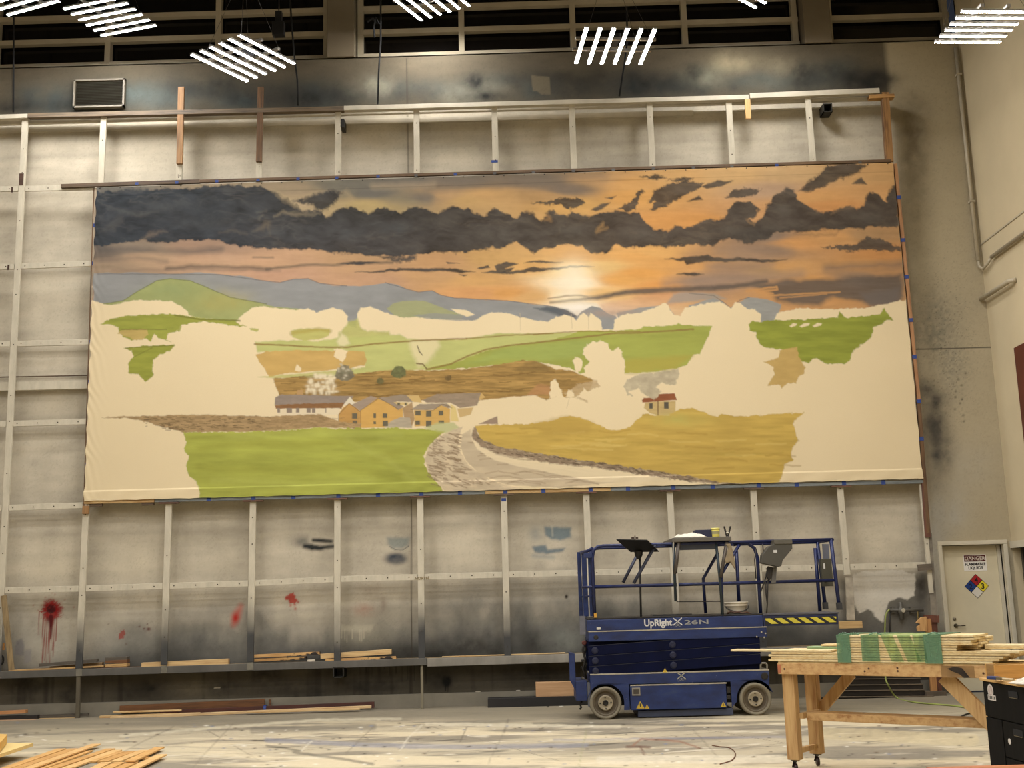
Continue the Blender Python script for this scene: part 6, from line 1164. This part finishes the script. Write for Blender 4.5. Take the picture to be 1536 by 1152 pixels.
for k in range(5): build('sticker_mark', kb_(MB(), sa_-.04+k*.022, sa_-.026+k*.022, -.0022, -.0015, lz_-.011, lz_+.011), mat('sticker ink', (60, 58, 56), .5), lp)
da, dz = Ka(1514.5, 1112); build('white_dot', MB().lathe(KP(da, -.0005, dz), -n2, [(0, .02), (.001, .02)], 20), MATS['sticker white'], case)
# open wooden tray on the case
tc_ = G(1493, 1018.5, zc_); wt = empty('wooden_tray', (tc_.x+.15, tc_.y+.1, zc_), 'shallow golden wood open box standing on the black case', 'tray'); gold = wood('golden ply', (206, 158, 84), (150, 108, 52), 'X', knots=False)
h_ = .095; x0, y0, x1, y1 = tc_.x, tc_.y, tc_.x+.50, tc_.y+.16
build('tray_wall', MB().box((x0, y0, zc_+.001), (x1, y0+.015, zc_+h_)), gold, wt, bev=.002); build('tray_wall', MB().box((x0, y1-.015, zc_+.001), (x1, y1, zc_+h_)), gold, wt); build('tray_wall', MB().box((x0, y0+.0155, zc_+.001), (x0+.015, y1-.0155, zc_+h_)), wood('tray side', (160, 124, 70), (120, 84, 44), 'Y', knots=False), wt); build('tray_wall', MB().box((x0+.24, y0+.0155, zc_+.001), (x0+.255, y1-.0155, zc_+h_)), gold, wt)
build('tray_floor', MB().box((x0+.016, y0+.016, zc_+.0005), (x1-.016, y1-.016, zc_+.006)), mat('tray inside', (60, 40, 22), .8), wt)
def heap(name, u0, v0, u1, v1, zb_, mt, hgt, seed, **k):
    a, b = G(u0, v0, zb_), G(u1, v1, zb_); n = 18; mb = MB(); d = (b-a); pr = Vector((-d.y, d.x, 0)).normalized()*.16; vs = []
    for j in range(n):
        for i in range(n):
            s_, t_ = i/(n-1), j/(n-1); e = min(1, min(s_, 1-s_, t_, 1-t_)*4); h = hgt*e*(.6+1.2*float(fbm(np.array(s_*4+seed), np.array(t_*3.), seed, 3))); q = a+d*s_+pr*t_; vs.append((q.x, q.y, zb_+.003+max(h, 0)))
    mb.add(vs, [(j*n+i, j*n+i+1, (j+1)*n+i+1, (j+1)*n+i) for j in range(n-1) for i in range(n-1)]); o = build(name, mb, mt, smooth=True, **k); so = o.modifiers.new('thick', 'SOLIDIFY'); so.thickness = .005; return o
heap('rag', 1512, 1026, 1548, 1029, zc_, mat('rag striped', (210, 200, 182), .9, 0, .12, 30), .05, 5, label='white work rag bunched on the front of the black case', cat='rag')
bp = G(1484, 1020.5, zc_); bq_ = G(1509, 1022.5, zc_); br = empty('paintbrush', bp, 'brush with blue bristles lying at the corner of the black case', 'brush')
dd = (bq_-bp).normalized(); mid = bp+dd*.09
build('bristle', MB().bar(bp+Vector((0, 0, .018)), mid+Vector((0, 0, .018)), .05, .022, (0, 0, 1)), mat('bristle blue', (34, 50, 96), .8, 0, .2, 40), br, bev=.006); build('ferrule', MB().bar(mid+Vector((0, 0, .018)), mid+dd*.04+Vector((0, 0, .018)), .046, .018, (0, 0, 1)), chrome, br); build('handle', MB().tube([mid+dd*.04+Vector((0, 0, .016)), mid+dd*.14+Vector((0, 0, .016))], .009, 8), mat('handle pale', (190, 170, 130), .5), br)
# low cart nearest the camera
pz = .475; c0, c1 = G(1386, 1149.3, pz), G(1552, 1147.6, pz)
ct = empty('low_cart', ((c0.x+c1.x)/2, c0.y-.15, 0), 'orange wooden edge of a low cart cutting across the bottom right corner', 'cart'); y_ = (c0.y+c1.y)/2
build('cart_deck', MB().bar(Vector((c0.x, y_-.13, pz-.02)), Vector((c1.x, y_-.13, pz-.02)), .26, .04, (0, 0, 1)), wood('cart plank', (190, 116, 70), (130, 74, 40), 'X'), ct, bev=.003)
for x in (c0.x+.05, c1.x-.05):
    for yy in (y_-.05, y_-.21): build('leg', MB().box((x-.03, yy-.03, 0), (x+.03, yy+.03, pz-.041)), dougz, ct)
# ================================================================== LUMBER ON THE LEDGE, AGAINST THE WALL, ON THE FLOOR
lum = wood('old lumber', (200, 162, 104), (120, 84, 44), 'X'); lum2 = wood('clean lumber', (216, 184, 130), (170, 126, 72), 'X', knots=False); lumd = wood('grey lumber', (92, 84, 72), (48, 42, 34), 'X', knots=False); lumr = wood('red brown lumber', (120, 78, 40), (66, 40, 20), 'X'); lumk = mat('black lumber', (24, 20, 17), .6, 0, .25, 3); stained = None
def stained_wood():
    mt, nt, b = new_mat('black stained pine'); b.inputs['Roughness'].default_value = .7
    n = noise(nt, 2, (1, 12, 12), 5); r = ramp(nt, n.outputs[0], [(.3, L4((170, 122, 66))), (.65, L4((214, 172, 110)))]); k = noise(nt, 4, (1, 1, 2.4), 4, .6); kr = ramp(nt, k.outputs[0], [(.54, (0, 0, 0, 1)), (.60, (1, 1, 1, 1))])
    mx = nt.nodes.new('ShaderNodeMixRGB'); mx.inputs[2].default_value = L4((34, 26, 20)); nt.links.new(kr.outputs[0], mx.inputs[0]); nt.links.new(r.outputs[0], mx.inputs[1]); nt.links.new(mx.outputs[0], b.inputs['Base Color']); return mt
stained = stained_wood()
def lum_px(nm, u0, v0, u1, v1, wd, y, th, mt, label, group, lift_=0., cat='board'):
    a, b = W(u0, v0, y), W(u1, v1, y); a.z += lift_; b.z += lift_
    return build(nm, MB().bar(a, b, wd, th), mt, bev=.003, label=label, cat=cat, group=group)
LG, WG = 'offcuts lying on the frame ledge', 'lumber lying on the floor along the wall'
lum_px('board', 16, 1006.2, 158, 998.8, .022, .10, .16, lum, 'longest thin board on the left end of the ledge, under the crossed dark ones', LG)
lum_px('board', 60, 997.5, 147, 990.5, .042, .06, .09, lumd, 'dark grey board sloping up to the right, left end of the ledge', LG)
lum_px('board', 76, 1001.5, 154.5, 995, .038, .15, .09, wood('dull lumber', (150, 124, 88), (90, 70, 46), 'X'), 'dull brown board under the sloping dark grey one on the ledge', LG)
for i, (v, mt, l) in enumerate(((998.3, lum, 'lowest'), (992.7, lumr, 'middle'), (988.3, lumd, 'top dark'))): lum_px('block', 160, v, 192.5, v-1.3, .042, .09, .14, mt, '%s block of the short three-high block pile on the ledge' % l, LG, cat='block')
lum_px('board', 145, 1003.3, 209, 1001, .024, .04, .05, lumr, 'thin brown strip on the ledge below the three-high block pile', LG)
lum_px('board', 213.5, 998.3, 343.5, 992.3, .082, .10, .09, lum2, 'clean pale two by four on the ledge across the third stud from the left', LG)
lum_px('board', 143, 1003.6, 246, 1000.2, .014, -.015, .03, lum2, 'thin pale lath along the front lip of the ledge', LG)
lum_px('board', 382, 984.2, 480, 979.8, .045, .08, .09, stained, 'black stained pine board on the ledge right of the fourth stud, upper one', LG)
lum_px('board', 382, 990.2, 460, 986.6, .040, .10, .09, stained, 'black stained pine board on the ledge right of the fourth stud, lower one', LG)
lum_px('board', 481.5, 984.6, 587.5, 977.2, .070, .10, .09, lum2, 'thick clean board on the ledge across the fifth stud, upper one', LG)
lum_px('board', 489, 990.6, 594.5, 986.2, .040, .08, .10, stained, 'spotted board on the ledge across the fifth stud, lower one', LG)
lum_px('block', 461.5, 991.2, 472.5, 990.6, .03, .05, .05, mat('white chip', (206, 196, 176), .7), 'tiny white painted chip on the ledge between the two stained piles', LG, cat='block')
lum_px('board', 663, 985.3, 848, 979.2, .014, .02, .04, lum2, 'long thin lath lying on the right part of the ledge', LG)
a, b = W(17.5, 1006, .04), W(5.5, 893, -.035); build('leaning_post', MB().bar(a, b, .075, .035), wood('leaning stick', (156, 134, 96), (104, 84, 54), 'Z', knots=False), label='long brown stick leaning on the frame at far left', cat='stick', bev=.003)
lum_px('block', -14, 971, 6, 969.5, .10, .12, .05, wood('orange block', (200, 142, 72), (150, 92, 40), 'X'), 'orange wood block held behind the leaning stick at the left picture edge', 'blocks behind the leaning stick', cat='block')
rc = W(-1, 990, .12); build('hose_coil', MB().tube([rc+Vector((.055*math.cos(t), .01*t/6, .075*math.sin(t))) for t in np.linspace(0, 12.2, 50)], .012, 8), blackm, label='black coil of hose on the ledge at the left picture edge', cat='hose', smooth=True)
# floor, left
def fl_px(nm, u0, v0, u1, v1, wd, y, th, mt, label, cat='board'): return lum_px(nm, u0, v0, u1, v1, wd, y, th, mt, label, WG, cat=cat)
fl_px('board', -30, 1070.5, 40, 1067, .045, .02, .09, wood('orange pine', (196, 140, 88), (150, 96, 52), 'X'), 'orange pine board, highest of the pile on the floor at far left')
fl_px('board', -30, 1078.3, 58, 1075.2, .055, .03, .09, lumk, 'black board in the pile on the floor at far left')
fl_px('board', -30, 1082.8, 55, 1080.2, .030, -.05, .08, wood('pinkish pine', (196, 160, 124), (150, 110, 78), 'X', knots=False), 'pinkish board in front of the black one at far left')
fl_px('board', 59, 1079.2, 116, 1077.8, .030, .04, .05, lum2, 'pale board on the floor just left of the prop post'); fl_px('board', 59, 1074.3, 133, 1071.6, .038, .09, .05, lumd, 'grey board edge on the floor crossing behind the prop post')
fl_px('board', 180, 1063.8, 397, 1053.6, .10, .15, .04, lumr, 'wide rusty brown plank on edge leaning at the kerb')
fl_px('board', 240, 1070.2, 561.5, 1057.0, .085, .08, .04, wood('mahogany lumber', (84, 42, 28), (44, 22, 16), 'X', knots=False), 'long dark red plank on the floor behind the pale ones')
fl_px('board', 170, 1068.2, 272, 1065.4, .022, -.02, .06, lum2, 'short thin pale strip on top of the long floor pile')
fl_px('board', 150, 1075.5, 300, 1070.5, .036, -.09, .05, lum2, 'pale board on the floor, left half of the long run'); fl_px('board', 166, 1077.0, 557, 1060.0, .036, -.15, .05, wood('long pale lumber', (222, 192, 144), (180, 140, 90), 'X', knots=False), 'longest pale board on the floor in front of the dark red plank')
fl_px('board', 370, 1068.7, 540, 1063.3, .022, -.21, .05, lum2, 'thin pale strip lowest at the right end of the long floor pile')
tpz = W(398.5, 1054, .12); build('tape_roll', MB().lathe((tpz.x, .095, .05), (1, 0, 0), [(-.02, .04), (-.02, .05), (.02, .05), (.02, .04)], 20), tape, label='blue tape roll against the kerb at the end of the rusty plank', cat='tape'); 
a, b = W(405, 1060, .14), W(405, 1049, .14); build('block', MB().bar(a, b, .03, .03), lumr, label='small upright brown peg beside the blue tape at the kerb', cat='block')
pa, pb = W(803.5, 1032, .0), W(862, 1032, .0); zt2, zb2_ = W(830, 1022.3, .0).z, W(830, 1044, 0.).z
build('plywood_offcut', MB().box((pa.x, -.09, zb2_), (pb.x+.12, .05, zt2)), wood('plywood', (200, 160, 116), (160, 116, 74), 'X', knots=False, contrast=.5), label='pale plywood box panel resting on the black plank left of the lift', cat='board', bev=.004)
zt3 = W(800, 1046.5, -.05).z; build('plank', MB().box((W(732, 1055, -.05).x, -.12, .0), (W(905, 1052, -.05).x, .10, zb2_-.001)), lumk, label='long black plank on the floor running behind the lift wheel', cat='plank', bev=.003)
# slats fanned on the floor
slm = [wood('slat %s' % n, c, d, 'X', -.9, knots=False) for n, c, d in (('amber', (222, 174, 104), (190, 138, 72)), ('honey', (214, 164, 94), (178, 126, 64)), ('straw', (228, 186, 122), (200, 150, 86)))]
SL = [((62, 546, 545, 376), 'outermost left'), ((160, 546, 650, 376), 'second from the left'), ((262, 546, 850, 334), 'longest, reaching furthest back'), ((368, 546, 780, 394), 'fourth from the left, shorter'), ((478, 546, 980, 376), 'fifth from the left'), ((600, 546, 1040, 388), 'sixth from the left'),
      ((800, 490, 1065, 404), 'short one behind the cross gap, leftmost'), ((905, 490, 1170, 398), 'short one behind the cross gap, second'), ((1020, 488, 1275, 390), 'short one behind the cross gap, third'), ((1150, 486, 1415, 362), 'rear right one above the others'), ((1200, 466, 1330, 452), 'tiny stub at the right between two longer ones'),
      ((850, 546, 940, 498), 'near one before the cross gap, leftmost'), ((960, 546, 1060, 498), 'near one before the cross gap, second'), ((1070, 546, 1180, 494), 'near one before the cross gap, third'), ((1190, 546, 1435, 428), 'outermost right, tip furthest right')]
for i, (q, l) in enumerate(SL):
    s_ = 1/5.908; u0, v0, u1, v1 = q[0]*s_, 1060+q[1]*s_, q[2]*s_, 1060+q[3]*s_; zf = .012+.0012*(i % 3)+(.022 if i in (9, 14, 2) else 0)
    a, b = G(u0, v0, zf), G(u1, v1, zf)
    if q[1] > 540: a = a+(a-b).normalized()*.45
    d_ = (b-a); w_ = .104
    build('slat', MB().bar(a, b, w_, .016, (0, 0, 1)), slm[i % 3], bev=.002, label='amber wood slat on the floor, '+l, cat='slat', group='amber slats spread on the floor bottom left')
# plywood pieces at the left edge
zp = .14; py = wood('yellow plywood', (232, 208, 140), (206, 170, 96), 'X', knots=False, contrast=.5)
tp_ = [G(-70, 1114, zp), G(50, 1114.2, zp), G(-18, 1137, zp), G(-110, 1140, zp)]
sh = build('plywood_sheet', MB().prism([p for p in tp_], (0, 0, -.035)), py, label='yellow plywood sheet raised off the floor at the left edge', cat='board', bev=.002)
bl_ = G(-30, 1131, zp); build('block', MB().box((bl_.x-.3, bl_.y-.0, 0), (bl_.x+.02, bl_.y+.12, zp-.036)), lumk, label='dark block under the yellow plywood sheet', cat='block')
zq = zp+.10; tq_ = [G(-40, 1098, zq), G(11, 1101.5, zq), G(1, 1113.5, zq), G(-50, 1112, zq)]
build('plywood_offcut', MB().prism(tq_, (0, 0, -.09)), wood('amber plywood', (222, 180, 96), (190, 140, 64), 'X', knots=False, contrast=.5), label='small amber plywood piece on top of the yellow sheet', cat='board')
# ================================================================== WALL FITTINGS AND THINGS BEHIND THE BENCH
air = empty('air_station', W(1353, 915, YW-.06), 'grey compressed air regulator and pipe fixed to the wall behind the bench', 'regulator')
yA = YW-.08; gp = mat('air pipe grey', (96, 92, 82), .5, .2, .2, 10)
build('air_pipe', MB().tube([W(1334, 915, yA), W(1385, 915.2, yA)], .022, 10), gp, air, smooth=True); build('drop_pipe', MB().tube([W(1334.5, 915, yA), W(1334.8, 935, yA), W(1336, 1000, yA)], .012, 8), mat('drop black', (30, 28, 26), .5), air, smooth=True)
q = W(1353, 930, yA); z_t = W(1352.5, 903, yA).z; build('filter_body', MB().lathe((q.x, yA, q.z), (0, 0, 1), [(0, .02), (.01, .032), ((z_t-q.z)*.35, .035), ((z_t-q.z)*.4, .05), ((z_t-q.z)*.65, .05), ((z_t-q.z)*.7, .028), (z_t-q.z, .026)], 16), gp, air, smooth=True)
q = W(1355, 915.5, yA-.05); build('gauge', MB().lathe((q.x, yA-.03, q.z), (0, -1, 0), [(0, .03), (.025, .03), (.027, .024)], 18), mat('gauge face', (180, 172, 150), .3), air)
build('brass_drop', MB().tube([W(1376.5, 915, yA), W(1377, 928, yA)], .014, 8), mat('brass', (140, 122, 76), .4, .6), air); build('backing_bracket', MB().box((W(1338, 914, yA).x, yA, W(1338, 919, yA).z), (W(1343, 914, yA).x, YW-.001, W(1338, 911, yA).z)).box((W(1366, 914, yA).x, yA, W(1366, 919, yA).z), (W(1371, 914, yA).x, YW-.001, W(1366, 911, yA).z)), gp, air)
hg = mat('hose green', (150, 160, 84), .5, 0, .08)
hose = [W(1334, 914, yA-.02), W(1329, 922, yA-.04), W(1327.5, 940, yA-.05), W(1327, 975, yA-.05), W(1328, 1012, -.25), W(1331, 1025, -.6)]+[G(u, v, .012) for u, v in ((1345, 1046.5), (1370, 1053), (1400, 1056), (1430, 1058.5), (1460, 1063))]
def smooth_path(P_, n=8):
    out = []
    for i in range(len(P_)-1):
        p0, p1, p2, p3 = P_[max(i-1, 0)], P_[i], P_[i+1], P_[min(i+2, len(P_)-1)]
        for k in range(n):
            t = k/n; out.append(.5*((2*p1)+(p2-p0)*t+(2*p0-5*p1+4*p2-p3)*t*t+(3*p1-p0-3*p2+p3)*t**3))
    return out+[P_[-1]]
build('air_hose', MB().tube(smooth_path(hose), .011, 8), hg, label='yellow green air hose dropping from the regulator and trailing across the floor under the bench', cat='hose', smooth=True)
cab = [G(u, v, .012) for u, v in ((1441, 1075), (1452, 1070.5), (1466, 1069.5), (1480, 1072))]; build('floor_cable', MB().tube(smooth_path(cab), .009, 8), blackm, label='black cable loop on the floor under the right end of the bench', cat='cable', smooth=True)
cb2 = [G(u, v, .008) for u, v in ((1068, 1118), (1080, 1120), (1095, 1122), (1103, 1130), (1098, 1140), (1080, 1146))]; build('floor_cable', MB().tube(smooth_path(cb2), .005, 6), mat('cord rust', (112, 72, 50), .7), label='thin rust brown cord curled on the floor left of the workbench', cat='cable', smooth=True)
# dark steel channels stacked by the wall
chm = mat('channel steel', (44, 38, 32), .5, .3, .35, 3); che = mat('channel edge', (116, 102, 82), .6, .2, .3, 8)
for i, (v, u0, u1, y) in enumerate(((1049.5, 1232, 1400, -.20), (1040, 1245, 1386, -.06), (1031.5, 1262, 1384, .0), (1022.5, 1268, 1380, .04), (1014.5, 1262, 1382, .06))):
    a, b = W(u0, v, y), W(u1, v-1.5, y); r_ = empty('steel_channel', (a+b)/2, '%s of the dark steel channels piled at the wall behind the bench' % ['lowest and longest', 'second from the floor', 'third from the floor', 'fourth from the floor', 'topmost'][i], 'channel', 'dark steel channels at the wall behind the bench')
    build('web', MB().bar(a, b, .068, .05), chm, r_, bev=.003); build('flange', MB().bar(a+Vector((0, -.012, .036)), b+Vector((0, -.012, .036)), .008, .07), che, r_)
tb_ = empty('timber_bracket', W(1394, 980, .0), 'orange and red timber prop with a notched block, left of the cream door', 'bracket'); om = wood('orange bracket', (186, 134, 78), (120, 76, 40), 'Z'); rm = wood('red bracket', (108, 62, 42), (70, 34, 24), 'Z')
def zX(v, u=1394, y=-.05): return W(u, v, y).z
zpf = 0.0
build('prop', MB().bar(Vector((W(1401, 1040, -.05).x, -.05, 0)), W(1391, 928, -.05), .09, .05), om, tb_, bev=.003); build('prop', MB().bar(Vector((W(1409, 1040, -.05).x, .0, 0)), W(1399, 924, .0), .10, .05), rm, tb_, bev=.003)
build('notched_block', MB().prism([W(u, v, -.09) for u, v in ((1374.5, 934), (1382, 926), (1390, 925), (1390, 947), (1377, 947), (1376, 940), (1380, 937.5), (1380, 935.5))], (0, .05, 0)), wood('pale block', (214, 168, 108), (160, 112, 60), 'Z'), tb_, bev=.003)
build('cross_block', MB().bar(W(1386, 927.5, -.03), W(1408, 928.5, -.03), .10, .05), rm, tb_); build('foot_block', MB().box((W(1388, 1046, -.1).x, -.16, 0), (W(1418, 1046, -.1).x, .06, .06)), mat('foot grime', (88, 76, 60), .8, 0, .3), tb_)
rg_ = W(1236, 966, .15); build('cable_reel', MB().lathe((rg_.x, .08, rg_.z-.06), (0, -1, 0), [(0, .07), (.02, .075), (.05, .06)], 24), mat('reel black', (28, 24, 22), .6), label='round black fitting on the ledge behind the board stack', cat='fitting')
for u, v, s_, c, l in ((777, 1036.5, .03, (196, 188, 170), 'white paint chip on the kerb left of the plywood panel'), (716, 1035.5, .035, (186, 178, 158), 'pale paint chip on the kerb right of the pale prop post'), (842, 1060.5, .03, (236, 230, 214), 'small white scrap on the floor in front of the black plank'), (822, 1061, .02, (50, 40, 30), 'small dark scrap on the floor in front of the black plank')):
    a = W(u, v, -.0) if v < 1050 else G(u, v, 0); zk = kz if v < 1050 else .0; yk = YW-.03 if v < 1050 else a.y
    build('paint_chip', MB().prism([(a.x-s_, yk, zk+.001), (a.x+s_*.2, yk-.012, zk+.001), (a.x+s_, yk+.004, zk+.001), (a.x, yk+.016, zk+.001)], (0, 0, .012)), mat('chip %d' % u, c, .7), label=l, cat='scrap')
